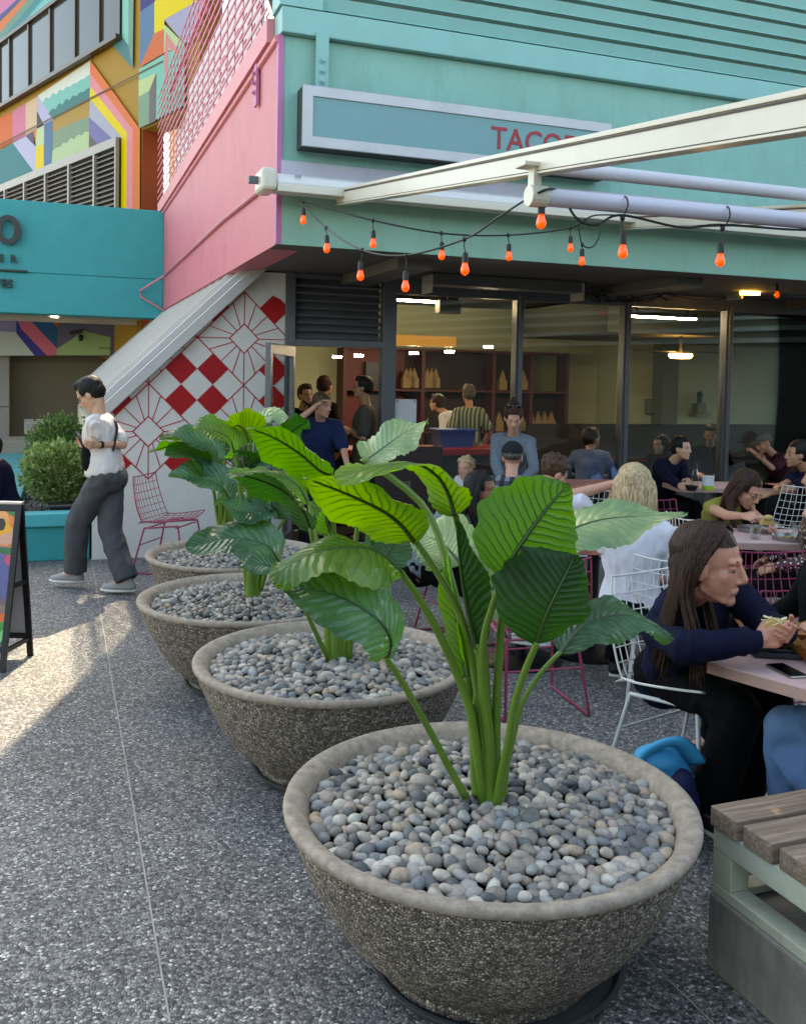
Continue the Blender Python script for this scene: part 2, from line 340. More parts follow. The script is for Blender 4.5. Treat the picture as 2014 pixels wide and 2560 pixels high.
m=MB(); m.tube([d0+dv*(dw-.12)+dn*.02+UZ*.95,d0+dv*(dw-.12)+dn*.07+UZ*.95,d0+dv*(dw-.12)+dn*.07+UZ*1.35,d0+dv*(dw-.12)+dn*.02+UZ*1.35],.012,8); m.build('door_handle',frameL,dr)
m=MB(); m.ob(d0+dv*(dw-.01)+UZ*(hz/2),dv*.012,dn*.026,UZ*(hz/2+.003)); m.build('edge_strip',frameL,dr)
# ---- interior
inW=M('interior_green_wall','a9b094',.8,.05,2); inC=M('interior_ceiling','15161a',.8,.1); inF=M('interior_floor','2a2725',.5,.1); inD=M('wainscot_brown','1d1312',.6,.1)
TW=TS+4.6; sP=onT(1550,1000,TW)[0]
m=MB(); m.bb(sA0-.1,SR+3,TS+.07,TW+2,-.02,.01); m.build('interior_floor',inF,bld)
m=MB(); m.bb(sA0-.1,SR+3,TS+.1,TW+2,2.95,3.05); m.build('interior_ceiling',inC,bld)
m=MB(); m.bb(sA0-.2,sP,TW+.6,TW+.7,.0,2.95); m.bb(sP,SR+3,TW,TW+.1,0,2.6);m.bb(sA0-.2,sA0-.1,TS+.1,TW+.6,0,2.95); m.bb(sP-.1,sP,TW,TW+.6,0,2.95); m.build('interior_wall',inW,bld)
m=MB(); m.bb(sP-1.8,SR+3,TW-.06,TW-.003,0,1.05); m.build('wainscot',inD,bld)
m=MB(); m.bb(sP-2,SR+3,TS+1.9,TW-.0,2.45,2.9); m.build('ceiling_bulkhead',M('bulkhead','4b4f49',.8,.05),bld)
m=MB(); m.bb(onT(1660,800,TW-.3)[0],onT(1700,800,TW-.3)[0],TW-.3,TW-.01,1.06,2.44); m.build('interior_pier',M('pier_grey','5b6255',.8,.05),bld)
# linear lamps
lampM=M('warm_tube_lamp','ffe9cf',.5,0,emis=26); spotM=M('downlight_lamp','fff0dc',.5,0,emis=45)
for a,b,y0,y1,t_ in ((990,1145,747,757,TS+.9),(1577,1740,788,797,TS+.8)):
    s0,z0=onT(a,y0,t_); s1,z1=onT(b,y1,t_)
    L_=thing('tube_lamp',B((s0+s1)/2,t_,z0),'lit warm tube lamp under the ceiling behind the '+('first window right of the door' if a<1000 else 'third window from the door'),'ceiling lamp')
    m=MB(); m.bb(s0,s1,t_,t_+.07,z0-.02,z0); m.build('tube',lampM,L_); m=MB(); m.bb(s0,s1,t_-.005,t_+.08,z0,z0+.05); m.bb(s0+.1,s0+.12,t_+.03,t_+.05,z0+.05,2.95); m.bb(s1-.12,s1-.1,t_+.03,t_+.05,z0+.05,2.95); m.build('lamp_housing',darkM,L_)
for i,(px,py) in enumerate(((843,893),(896,890),(1123,880),(1220,868),(1034,884))):
    s,z=onT(px,py,TS+3.2); o=MB().bb(s-.05,s+.05,TS+3.15,TS+3.25,z-.01,z+.02).build('downlight',spotM); tag(o,['small lit downlight in the cafe ceiling, left one seen through the doorway','small lit downlight in the cafe ceiling, right one seen through the doorway','small lit downlight seen in the middle of the first window','small lit downlight near the right edge of the first window','small lit downlight at the left edge of the first window'][i],'downlight','downlights inside the cafe')
# warm strip ceiling beam seen at left of window 1
s0,z0=onT(985,840,TS+2.6); s1,_=onT(1140,846,TS+2.6)
m=MB(); m.bb(s0,s1,TS+2.6,TS+2.75,z0-.12,z0+.02); o=m.build('light_box',M('amber_light_box','b3803f',.5,0,emis=.15)); tag(o,'long amber glowing light box hanging inside the first window','light box')
# speaker
s,z=onT(1122,768,TS+.55); q=thing('wall_speaker',B(s,TS+.55,z-.08),'off white loudspeaker hanging from the ceiling inside the first window','speaker')
MB().bb(s-.13,s+.13,TS+.5,TS+.65,z-.07,z+.08).build('speaker_cabinet',M('speaker_white','8f8c84',.5,.03),q,bevel=.01); MB().bb(s-.11,s+.11,TS+.49,TS+.499,z-.05,z+.06).build('speaker_grille',M('speaker_grey','6b6963',.7,.05),q); MB().bb(s-.01,s+.01,TS+.57,TS+.59,z+.08,2.95).build('bracket',darkM,q)
# red counter under the first window
redM=M('red_paint','8f1a1c',.45,.05); mar=M('maroon_shelf_wood','4a1320',.5,.08)
s0,z0=onT(990,1130,TS+1.2); s1,_=onT(1290,1130,TS+1.2)
q=thing('service_counter',B((s0+s1)/2,TS+1.4,0),'red topped service counter behind the first window','counter')
MB().bb(s0-1.2,s1,TS+1.2,TS+1.9,z0-.05,z0+.03).build('counter_top',redM,q,bevel=.01); MB().bb(s0-1.15,s1-.05,TS+1.28,TS+1.85,0,z0-.05).build('counter_body',darkM,q)
s,z=onT(1143,1095,TS+1.4); q=thing('storage_tub',B(s,TS+1.5,z0+.03),'blue plastic tub standing on the red counter','tub')
m=MB(); zb=z0+.033
m.prism([(-.2,0),(.2,0),(.24,.2),(-.24,.2)],B(s,TS+1.4,zb),EX,UZ,EY,.3); m.build('tub_body',M('blue_plastic','12307e',.35,.04),q); MB().bb(s-.26,s+.26,TS+1.38,TS+1.72,zb+.2,zb+.225).build('tub_rim',M('blue_plastic2','1b3f96',.35,.04),q,bevel=.006)
s,z=onT(1215,1075,TS+1.5)
# paper notice on glass
s0,z1=onT(988,998,TS-.005); s1,z0=onT(1038,1150,TS-.005)
q=thing('window_notice',B((s0+s1)/2,TS,.2),'tall white paper notice taped inside the glass right of the door','notice'); MB().bb(s0,s1,TS-.004,TS+.002,.25,z1).build('paper_sheet',M('white_paper','c9c9cc',.6,.02),q)
text('MENU',.045,B(s0+.03,TS-.006,z0),EX,UZ,-EY,M('grey_ink','77777c'),q); [MB().bb(a,a+.025,TS-.007,TS-.005,z1-.03,z1-.01).build('tape',M('grey_tape','8e8e90'),q) for a in (s0+.01,s1-.035)]
s,z=onT(1000,1205,TS-.01); q=thing('brown_sign_board',B(s,TS-.05,0),'dark brown board with pale lettering low on the storefront behind the leaves','sign'); MB().bb(s-.3,s+.45,TS-.075,TS-.05,0.35,1.05).build('board',M('brown_board','30201c',.6,.05),q); text('TAGE',.075,B(s-.09,TS-.078,z-.04),EX,UZ,-EY,M('pale_ink','8e867c'),q)
# ---- shelves with packs of cards/paper bags
TSH=TW+.2
sh0=onT(1240,1000,TSH)[0]; sh1=onT(1416,1000,TSH)[0]; zz=lambda y,px=1340: onT(px,y,TSH)[1]
q=thing('shelf_unit',B((sh0+sh1)/2,TSH,0),'maroon shelf unit holding pointed paper bags, right of the denim jacket woman','shelf')
levels=[zz(881),zz(978),zz(1078),zz(1128)]
m=MB()
for z in levels: m.bb(sh0-2.6,sh1,TSH,TSH+.35,z-.035,z)
for s_ in (sh0-2.6,sh0-1.3,sh0-.05,onT(1327,1000,TSH)[0],sh1): m.bb(s_-.03,s_+.03,TSH-.004,TSH+.36,.4,levels[0]+.004)
m.build('shelf_frame',mar,q); MB().bb(sh0-2.6,sh1,TSH+.355,TSH+.37,.4,levels[0]).build('shelf_back',M('maroon_back','24090f',.6,.1),q)
MB().bb(onT(1352,1000,TSH)[0],onT(1410,1000,TSH)[0],TSH+.3,TSH+.35,zz(978),zz(885)).build('poster_board',M('menu_sheet','6e7050',.7,.25,40),q)
bagM=M('kraft_tan','8f7650',.6,.12,30); 
def pack(px,py,w=.0,lab=0):
    s,z=onT(px,py,TSH-.0); m=MB(); w=.068; h=.15
    m.bb(s-w,s+w,TSH+.02,TSH+.14,z,z+h*1.05); m.prism([(-w+.004,0),(w-.004,0),(0,.17)],B(s,TSH+.05,z+h*1.05),EX,UZ,EY,.05)
    return m.build('paper_bag',bagM)
G=[([(1331+16.7*i,1077) for i in range(4)],'on the middle shelf'),([(1333+16.2*i,1126) for i in range(4)],'on the bottom shelf'),([(1259,975),(1297,975),(1311,975)],'on the top shelf'),([(1250,1078),(1306,1078)],'beside the denim jacket woman'),([(1018,970),(1028,970),(1038,970),(1070,970),(1081,970),(1091,970)],'in the row behind the left half of the first window')]
for L_,w_ in G:
    w_=w_.replace('in the row behind the left half of the first window','seen through the first window')
    for i,(a,b) in enumerate(L_): tag(pack(a,b),'tan paper bag folded to a point '+w_,'paper bag','pointed paper bags '+w_)
# dark red rear kitchen wall panels
m=MB(); a=onT(862,900,TW+.5)[0]; m.bb(a,onT(1010,900,TW+.5)[0],TW+.5,TW+.58,0,2.2); m.build('red_kitchen_wall',M('red_kitchen_panel','5a1216',.5,.08),bld)
m=MB(); a=onT(915,900,TW+.4)[0]; b=onT(953,900,TW+.4)[0]; m.bb(a,b,TW+.4,TW+.48,0,onT(930,905,TW+.4)[1]); q=m.build('fridge_door',M('slate_blue','2a3040',.4,.05)); tag(q,'dark blue grey steel cabinet against the red kitchen wall seen through the doorway','cabinet')

# ---- louvred building across the plaza, behind the photographer (seen as reflections in the glass)
q=thing('opposite_building',(4,-9,0),'louvred grey green building across the plaza, seen only as striped reflections in the storefront glass','building')
m=MB(); m.box(-14,15.9,-12,-9.3,0,5.5); m.box(16.2,18,-12,12,0,6); m.build('back_wall',M('opposite_wall','5d6a62',.7,.05),q)
m=MB(); z=2.9
while z<5.4: m.ob((1,-9.15,z),(15,0,0),(0,.10,.06),(0,-.006,.01)); m.ob((16.1,0,z),(0,12,0),(.10,0,.06),(-.006,0,.01)); z+=.3
m.build('louvre_blade',M('opposite_louvre','a9b3aa',.5,.05),q)
m=MB(); 
for x in range(-14,15,4): m.box(x,x+.25,-9.25,-9.0,0,5.5)
m.build('pillar',M('opposite_pillar','8d938c',.7,.05),q)
# ---------------------------------------------------------------- stair enclosure with painted diamonds
wallM=M('white_plaster','cfccc6',.75,.04,4,.003,30,dirt='a9a69e',streak=1.5); redP=M('red_wall_paint','a8181c',.6,.06); lineP=M('red_line_paint','b3272b',.6,.05)
TWf=TS-.03
def wp(px,py): return onT(px,py,TWf)
def z3(x,y): return (x/2.171,700+y/2.171)
st=thing('stair_enclosure',B(-1,TS+.1,0),'white plastered stair wall with red diamond pattern and a slanting corrugated metal roof','stair enclosure')
bl=wp(230,1397); ls=bl[0]; g1=wp(*z3(1340,40)); g2=wp(*z3(680,645)); sl_=(g1[1]-g2[1])/(g1[0]-g2[0])
zl=g2[1]+sl_*(ls-g2[0]); sr=wp(722,900)[0]; stp=g1[0]
poly=[(ls,0),(sr,0),(sr,ZF-.005),(g1[0]+(ZF-.005-g1[1])/sl_,ZF-.005),(ls,zl)]
m=MB(); m.prism(poly,B(0,TWf,0),EX,UZ,EY,.2); m.build('painted_wall',wallM,st)
m=MB(); m.bb(ls,ls+.15,TWf+.2,TB+1,0,zl-.02); m.build('side_wall',M('cream_plaster','b7ae96',.75,.06,4,dirt='8d8470'),st)
def clip(P,C):                       # convex clip of polygon P by convex ccw polygon C
    for i in range(len(C)):
        a=C[i];b=C[(i+1)%len(C)]; out=[]
        ins=lambda p:(b[0]-a[0])*(p[1]-a[1])-(b[1]-a[1])*(p[0]-a[0])>=0
        for j in range(len(P)):
            p=P[j];q=P[(j+1)%len(P)]
            if ins(p): out.append(p)
            if ins(p)!=ins(q):
                d1=(b[0]-a[0])*(p[1]-a[1])-(b[1]-a[1])*(p[0]-a[0]); d2=(b[0]-a[0])*(q[1]-a[1])-(b[1]-a[1])*(q[0]-a[0]); k=d1/(d1-d2); out.append((p[0]+(q[0]-p[0])*k,p[1]+(q[1]-p[1])*k))
        P=out
        if len(P)<3: return None
    return P
CL=[(ls+.01,.02),(sr-.005,.02),(sr-.005,2.48),(g1[0]+.0,2.66),(ls+.01,zl-.01)]
c0=wp(*z3(1325,318)); c1=wp(*z3(797,822)); hh=((c0[0]-c1[0])**2+(c0[1]-c1[1])**2)**.5/ (2**.5)/6.0  # half diagonal of a small diamond
hs=(c0[0]-c1[0])/6.1; hv=(c0[1]-c1[1])/6.0
mr_=MB(); ml=MB()
def dia(cx,cy,k,mb): 
    mb=MB(); P=clip([(cx-hs*k,cy),(cx,cy-hv*k),(cx+hs*k,cy),(cx,cy+hv*k)],CL)
    if P: mb.prism(P,B(0,TWf-.001,0),EX,UZ,-EY,.003); mb.build('red_diamond',redP,st)
def ln(a,b,w=.011):
    d=(Vector(b)-Vector(a)).normalized(); n=Vector((-d.y,d.x))*w/2
    P=clip([(a[0]-n.x,a[1]-n.y),(b[0]-n.x,b[1]-n.y),(b[0]+n.x,b[1]+n.y),(a[0]+n.x,a[1]+n.y)],CL)
    if P: ml.prism(P,B(0,TWf-.001,0),EX,UZ,-EY,.0022)
lim=lambda x,y: None
for i in range(-4,4):
    for j in range(-4,4):
        cx=c0[0]+(i+j)*3*hs; cy=c0[1]+(i-j)*3*hv
        if cy>c0[1]+4*hv or cy<c1[1]-3.5*hv: continue
        o=[(cx-3*hs,cy),(cx,cy-3*hv),(cx+3*hs,cy),(cx,cy+3*hv)]
        if (i+j)%2==0 and (i-j)%2==0:
            if cy>c0[1]+.1 or cy<c1[1]-.1: continue
            for k in range(4): ln(o[k],o[(k+1)%4])
            q=[(cx-.95*hs,cy),(cx,cy-.95*hv),(cx+.95*hs,cy),(cx,cy+.95*hv)]
            for k in range(4):
                ln(q[k],q[(k+1)%4])
                for u in (0,.25,.5,.75):
                    a=[q[k][n]+(q[(k+1)%4][n]-q[k][n])*u for n in (0,1)]; b=[o[k][n]+(o[(k+1)%4][n]-o[k][n])*u for n in (0,1)]; ln(a,b,.009)
        else:
            for a,b in ((1,1),(1,-1),(-1,1),(-1,-1)):
                if c1[1]-2.6*hv<cy+b*hv<c0[1]+2.6*hv: dia(cx+a*hs,cy+b*hv,1,mr_)
ml.build('sunburst_line',lineP,st)
# slanting corrugated roof and its gutter
rd=Vector((1,sl_)).normalized(); nn=Vector((-rd.y,rd.x))
def R2(d,h,t): return B(ls-.05+rd.x*d+nn.x*h,t,zl-.05*sl_+rd.y*d+nn.y*h)   # along slope, above slope
Lr=(g1[0]-ls)/rd.x+.42
m=MB(); a,b=R2(-.05,.0,0),R2(Lr,.0,0); dU=(b-a).normalized(); nU=(R2(0,1,0)-R2(0,0,0)).normalized()
for h,w,tt in ((.055,.055,TWf-.06),): m.ob((R2(.22,h,tt)+R2(Lr,h,tt))/2,dU*((Lr-.22)/2+.0),EY*.055,nU*.05)
m.ob((R2(.22,.135,TWf+.01)+R2(Lr,.135,TWf+.01))/2,dU*((Lr-.22)/2),EY*.02,nU*.03)
m.build('eave_gutter',M('gutter_metal','b9b7b4',.4,.05,metal=.25),st,bevel=.006)
m=MB(); m.ob(R2(Lr+.02,.07,TWf-.05),dU*.012,EY*.075,nU*.075); m.tube([R2(Lr+.03,.02,TWf-.1),R2(Lr+.16,-.06,TWf-.08),R2(Lr+.1,-.16,TWf-.06)],.01,6); m.build('gutter_end_cap',frameM,st)
m=MB(); t=TWf+.05; P=[];k=0
while t<TB+1:
    for dt,hh_ in ((0,.09),(.30,.09),(.33,.20),(.40,.20),(.43,.09)): P.append((t+dt,hh_))
    t+=.55
vs=[];fs=[]
for t,h in P: vs+=[R2(.24,h,t),R2(Lr+.3,h,t)]
for i in range(len(P)-1): fs.append((2*i,2*i+1,2*i+3,2*i+2))
m.add(vs,fs); o=m.build('corrugated_roof',M('corrugated_metal','bab6ad',.5,.06,4,metal=.1),st); s_=o.modifiers.new('s','SOLIDIFY'); s_.thickness=.006
# ---------------------------------------------------------------- turquoise beam bridging to the mural building
tealM=M('turquoise_beam_paint','27989d',.5,.07,3,.004,12,dirt='238a92')
z0=onT(412,797,TB)[1]; z1=onT(412,528,TB)[1]; zm=onT(412,700,TB)[1]
bs0=onT(-120,500,TB)[0]-2
bm_=thing('turquoise_beam',B(-2,TB,z0),'deep turquoise concrete beam with black lettering, spanning over the passage at the left','beam')
m=MB(); m.bb(bs0,-.005,TB,TB+.5,zm+.006,z1); m.bb(bs0,-.008,TB-.004,TB+.5,z0,zm-.006);m.bb(bs0,-.012,TB+.02,TB+.5,zm-.02,zm+.02); m.build('beam_face',tealM,bm_,bevel=.01)
m=MB(); m.bb(bs0,-.3,TB+.5,TB+1.5,z0+.02,z0+.10); m.bb(bs0,-.3,TB+1.5,TB+1.56,z0-.05,z1-.3); m.build('beam_soffit',M('pale_soffit','b9b3a6',.6,.05),bm_)
for x,y in ((137,771),(137,784)): s,z=onT(x,y,TB+.6); 
s,_=onT(137,775,TB+.9); q=MB().bb(s-.06,s+.06,TB+.85,TB+.95,z0+.0,z0+.02).build('recessed_lamp',M('recessed_lamp','fff4e0',.5,0,emis=4),bm_)
blk=M('black_letter','101213',.4,.03)
# letters
so,zo=onT(22,577,TB); 
def ring(mb,cx,cz,rx,rz,ix,iz,n=28):
    vs=[];fs=[]
    for d in (-.13,-.07):
        for a_,b_ in ((rx,rz),(ix,iz)):
            for j in range(n): a=2*math.pi*j/n; vs.append(B(cx+a_*math.cos(a),TB+d,cz+b_*math.sin(a)))
    for j in range(n):
        k=(j+1)%n; fs+=[(j,k,n+k,n+j),(2*n+j,3*n+j,3*n+k,2*n+k),(j,2*n+j,2*n+k,k),(n+j,n+k,3*n+k,3*n+j)]
    mb.add(vs,fs)
hgt=onT(22,543,TB)[1]-onT(22,616,TB)[1]
m=MB(); ring(m,so,zo,.185,hgt/2,.085,hgt/2*.66); 
for dz in (-hgt*.45,hgt*.45): m.bb(so-.01,so+.01,TB-.09,TB,zo+dz-.01,zo+dz+.01)
m.build('letter_o',blk,bm_)
s,z=onT(5,655,TB); text('E  R',.16,B(s-.05,TB-.05,z),EX,UZ,-EY,blk,bm_,depth=.02,bold=.003)
s1_,z=onT(70,679,TB); MB().bb(bs0,s1_,TB-.06,TB-.01,z-.012,z+.012).build('letter_underline',blk,bm_)
s,z=onT(50,720,TB); text('TES',.17,B(s-.36,TB-.05,z),EX,UZ,-EY,blk,bm_,depth=.02,bold=.003)
# conduit loop at the beam end
P=[z_ for z_ in ((647,478),(552,555),(500,604),(410,689),(350,727),(352,742),(411,778))]
pp=[]
for i,(x,y) in enumerate(P):
    if x>=410 and i<4:
        d=ray(x,y); k=((C0+EX*-.03)-CAM).dot(EX)/d.dot(EX); pp.append(CAM+d*k)
    else: s,z=onT(x,y,TB-.06 if x<405 else TB-.02); pp.append(B(s,TB-.06,z))
o=MB().tube(pp,.016,8).build('conduit',M('pink_conduit','c97f88',.4,.04)); tag(o,'thin pink conduit running down the pink wall and looping at its far lower corner','conduit')
# ---------------------------------------------------------------- mural building
Mo=W(355,600,16.5); Mo.z=0; MD=Vector((-.66,.7513,0)).normalized(); MN=Vector((MD.y,-MD.x,0))
if MN.dot(CAM-Mo)<0: MN=-MN
def onM(px,py):
    d=ray(px,py); k=(Mo-CAM).dot(MN)/d.dot(MN); p=CAM+d*k; return ((p-Mo).dot(-MD),p.z)
UM=-MD
mb_=thing('mural_building',Mo+MD*4,'tall building painted all over with a multicoloured geometric mural, ribbon window and louvre','building')
xr=onM(500,100)[0]; zb=onM(355,325)[1]
m=MB(); m.ob(Mo+UM*((xr-14)/2-0)-MN*.2+UZ*((zb+12)/2),UM*((xr+14)/2),MN*.199,UZ*((12-zb)/2)); 
x2=.0
m.ob(Mo+UM*(-7.0)-MN*.2+UZ*((zb+2)/2-.001),UM*6.999,MN*.197,UZ*((zb-2)/2)); m.build('mural_wall',M('mustard_paint','c2913a',.6,.05,2),mb_)
# recess return under the overhang
s0,_=onT(358,400,TB+.9); m=MB(); m.ob(Mo+UM*1.6-MN*.75+UZ*5.2,UM*1.75,MN*.02,UZ*1.95); m.build('recess_wall',M('rust_paint','8f3d1b',.6,.05,2),mb_)
MB().ob(Mo+UM*.002-MN*.2+UZ*((zb+2)/2-.004),UM*.003,MN*.199,UZ*((zb-2)/2)).build('recess_return',M('rust_paint','9a421d'),mb_)
def P4(*p): return [(x/4.27,y/4.27) for x,y in p]
def P1(*p): return [(x/2.413,y/2.413) for x,y in p]
def wave(x0,y0,x1,y1,n,a,k=4.27):
    out=[];N_=n*6
    for i in range(N_+1):
        u=i/N_; out.append(((x0+(x1-x0)*u)/k,(y0+(y1-y0)*u-a*abs(math.sin(math.pi*n*u))**1.3*(.6+.4*math.sin(5*u+n)))/k))
    return out
art=[
('e27aa8',P4((-600,700),(-600,-600),(180,-60),(180,0),(90,110),(0,150))),
('394f92',P4((-300,450),(180,0),(240,-40),(290,-60),(0,230))),
('f07a32',P4((-400,700),(0,240),(290,-60),(350,-60),(0,350))),
('6f9a86',P4((-400,860),(0,350),(350,-60),(430,-60),(0,455))),
('2f8d92',P4((-400,960),(0,440),(430,-60),(560,-60),(0,530))),
('4fb5b3',P4((-400,1000),(0,500),(310,180),(500,-60),(860,-90),(0,620))),
('554f58',P4((-300,850),(20,545),(110,440),(200,350),(270,270),(325,205),(327,300),(0,600))),
('78cdc4',P4((325,300),(325,170),(560,-80),(860,-80),(575,140))),
('f26a1b',P4((-400,1470),(140,1190),(143,1515),(-400,1800))),
('e87d9b',P4((140,1190),(285,1105),(285,1450),(143,1518))),
('eec3a0',P4((285,1105),(410,1030),(405,1377),(285,1450))),
('4a4247',P4((405,1190),(485,1335),(403,1372))),
('c7bfe0',P4((410,1030),(440,1010),(600,1280),(480,1337),(410,1190))),
('efede0',P4((415,1022),(985,640),(985,820),(470,1100))),
('7fcabd',wave(465,1100,983,800,7,38)+P4((985,960),(540,1215))),
('35807f',wave(530,1215,983,935,6,38)+P4((983,1052),(585,1278))),
('0f8088',P4((-400,1800),(0,1610),(150,1528),(400,1865),(-300,2210))),
('5d5578',P4((290,1450),(370,1410),(380,1540))),
('f08a3c',P4((370,1410),(403,1385),(402,1562))),
('c9c3e2',P4((150,1527),(290,1455),(402,1572),(396,1860))),
('cfe0aa',P4((406,1380),(488,1338),(485,1540),(400,1575))),
('ffd800',P4((400,1575),(485,1535),(485,1845),(410,1875),(396,1860))),
('4d79a3',P4((490,1335),(582,1288),(570,1790),(485,1845))),
('c3933a',P4((582,1280),(975,1062),(975,1300),(582,1450))),
('87a183',wave(582,1430,972,1250,6,34)+P4((970,1450),(578,1640))),
('c3d6a3',wave(578,1615,970,1410,5,34)+P4((968,1612),(570,1797))),
('7f78b0',P4((975,1240),(1240,1500),(1080,1562),(972,1440))),
('6b5f5b',P4((972,1440),(1078,1563),(968,1620))),
('bcb7ca',P4((980,1060),(1320,1475),(1240,1500),(975,1255))),
('ffd900',P4((985,925),(1378,1418),(1372,2500),(1313,2500),(1320,1470),(980,1060))),
('f9959f',P4((985,790),(1442,1388),(1432,2500),(1372,2500),(1378,1418),(985,925))),
('fb7c38',P4((985,645),(1517,1380),(1515,2500),(1432,2500),(1442,1388),(985,790))),
('4c8588',P4((1225,490),(1330,405),(1395,480),(1445,740))),
('8bd6c0',P4((1332,-300),(1402,-300),(1397,490),(1330,400))),
('7fa593',P4((1402,-300),(1457,-300),(1442,742),(1397,490))),
('3d3880',P1((862,-60),(965,-60),(950,18),(862,75))),
('5f82a8',P1((862,75),(948,16),(948,215),(858,408))),
('b5b0cc',P1((1005,120),(1260,-30),(1170,260),(1125,262),(1080,210))),
('ffdd00',P1((948,18),(1000,-60),(1270,-60),(1260,-20),(1010,122),(1005,182),(948,206))),
('ee7440',P1((948,206),(1005,180),(1007,325),(858,412))),
('c5dc9f',P1((1007,150),(1122,262),(1100,310),(1065,300),(1007,320))),
('83ccb8',P1((856,422),(1130,262),(1130,640),(858,775))),
('ee8f8f',P1((1020,200),(1040,230),(1110,330),(1080,330),(1035,290),(1030,480),(1015,520),(1010,340))),
('cfdb9b',P1((855,492),(962,445),(920,552),(855,588))),
('89a78b',P1((855,588),(920,552),(918,750),(856,776))),
('7b6a6b',P1((920,552),(962,445),(957,735),(918,752))),
]
for k,(c,Pp) in enumerate(art):
    q=[onM(*p) for p in Pp]; 
    m=MB(); m.prism(q,Mo+MN*(.001+.0012*k),UM,UZ,MN,.0025); m.build('mural_shape',M('mural_'+c,c,.55,.04,3),mb_)
# seam line
m=MB(); a=onM(-60,405);b=onM(470,108)
a=onM(*P4((-100,1655))[0]); b=onM(*P4((1515,735))[0]); 
m.ob(Mo+UM*((a[0]+b[0])/2)+MN*.06+UZ*((a[1]+b[1])/2),UM*((b[0]-a[0])/2+.9),MN*.004,UZ*.012); m.build('wall_seam',M('seam_dark','5d4a2c',.7),mb_)
# ribbon window
zt_=onM(0,143)[1]; zb_=onM(311,94)[1]+.02; xr_=onM(311,80)[0]; xl=onM(-150,300)[0]; zt_=onM(163,2)[1]
brz=M('bronze_frame','4b3c31',.4,.06,metal=.4)
rw=thing('ribbon_window',Mo+UM*((xl+xr_)/2)+UZ*zb_,'long bronze framed ribbon window high on the mural building','window')
def mo(x0,x1,z0,z1,d0,d1,mb): mb.ob(Mo+UM*((x0+x1)/2)+MN*((d0+d1)/2)+UZ*((z0+z1)/2),UM*((x1-x0)/2),MN*((d1-d0)/2),UZ*((z1-z0)/2))
m=MB(); mo(xl,xr_,zb_-.06,zb_+.02,.05,.16,m); mo(xl,xr_,zt_-.02,zt_+.06,.06,.15,m)
cs=[]
for px in (8,36,84,138,201,262): 
    x=onM(px,60 if px>150 else 200)[0]; cs.append(x); mo(x-.035,x+.035,zb_+.02,zt_-.02,.06,.12,m)
m.build('window_frame',brz,rw)
wg,N,L,p=nodes('office_glass'); p.inputs['Base Color'].default_value=(.05,.05,.046,1); p.inputs['Roughness'].default_value=.10; p.inputs['Specular IOR Level'].default_value=.22
cs=[xl]+cs+[xr_]
for a,b in zip(cs,cs[1:]): m=MB(); mo(a+.03,b-.03,zb_,zt_,.058,.075,m); m.build('window_pane',wg,rw)
# blinds / reflections are real: curtain strips behind the glass are omitted
# louvre
zl1=onM(308,345)[1]; zl0=zl1-2.3; xr_=onM(308,345)[0]; xl=onM(-150,560)[0]
lv=thing('wall_louvre',Mo+UM*((xl+xr_)/2)+UZ*zl0,'long pale metal ventilation louvre in the mural wall above the turquoise beam','louvre')
lm=M('louvre_pale','8d837d',.45,.05,metal=.2)
m=MB(); mo(xl,xr_,zl0,zl1,.063,.07,m); m.build('louvre_back',darkM,lv)
m=MB(); mo(xl,xr_,zl1-.16,zl1,.07,.14,m); mo(xr_-.05,xr_,zl0,zl1-.16,.07,.14,m)
for x in (28,77,130,189,253): 
    k=onM(x,440)[0]; mo(k-.035,k+.035,zl0,zl1-.16,.07,.15,m)
m.build('louvre_frame',lm,lv)
m=MB(); z=zl0+.02
while z<zl1-.2: m.ob(Mo+UM*((xl+xr_-.1)/2)+MN*.1+UZ*z,UM*((xr_-xl-.1)/2),MN*.025-UZ*.02,UZ*.006+MN*.004); z+=.093
m.build('louvre_blade',lm,lv)
# lower mural strip behind the beam (parallel to the facade)
TL=TB+2.4
lw=thing('lower_mural_wall',B(-4,TL,2.2),'low strip of multicoloured mural wall under the turquoise beam','wall')
def onL(px,py): return onT(px,py,TL)
zb2=onL(100,886)[1]; xa=onL(-100,850)[0]; xb=onL(362,850)[0]
MB().bb(xa-2,xb,TL,TL+.3,zb2,4.6).build('strip_wall',M('plum_grey','5d5669',.6,.05),lw)
art2=[('a79bc4',((-60,1935),(100,1920),(100,2010),(-60,1990))),('d8ddd2',((-60,1995),(100,2005),(210,2145),(-60,2145))),
('4f4a9c',((100,1925),(130,1985),(285,2145),(210,2145),(100,2010))),('f57f92',((100,1905),(160,1905),(345,2100),(343,2143),(285,2145),(130,1985))),
('2f6c98',((160,1905),(270,1905),(345,1975),(343,2100))),('5a9a8a',((270,1905),(330,1905),(330,1950))),('f26a1b',((322,1905),(372,1905),(368,1945),(345,1975),(325,1945))),('ec8a98',((372,1905),(430,1905),(368,1955))),
('b4cf8f',((342,2143),(343,2105),(430,2050),(500,1995),(668,2035),(665,2143))),('f47a3c',((722,1925),(757,1925),(750,2143),(722,2143))),('f3a0a8',((757,1925),(790,1925),(785,2143),(750,2143))),('c8c5d6',((790,1928),(872,1935),(872,2143),(785,2143))),('edc09a',((795,1990),(835,1970),(830,2100),(795,2120)))]
for k,(c,Pp) in enumerate(art2):
    q=[onL(x/2.413,y/2.413) for x,y in Pp]; MB().prism(q,B(0,TL-.001-.001*k,0),EX,UZ,-EY,.002).build('mural_shape',M('mural2_'+c,c,.55,.04,3),lw)
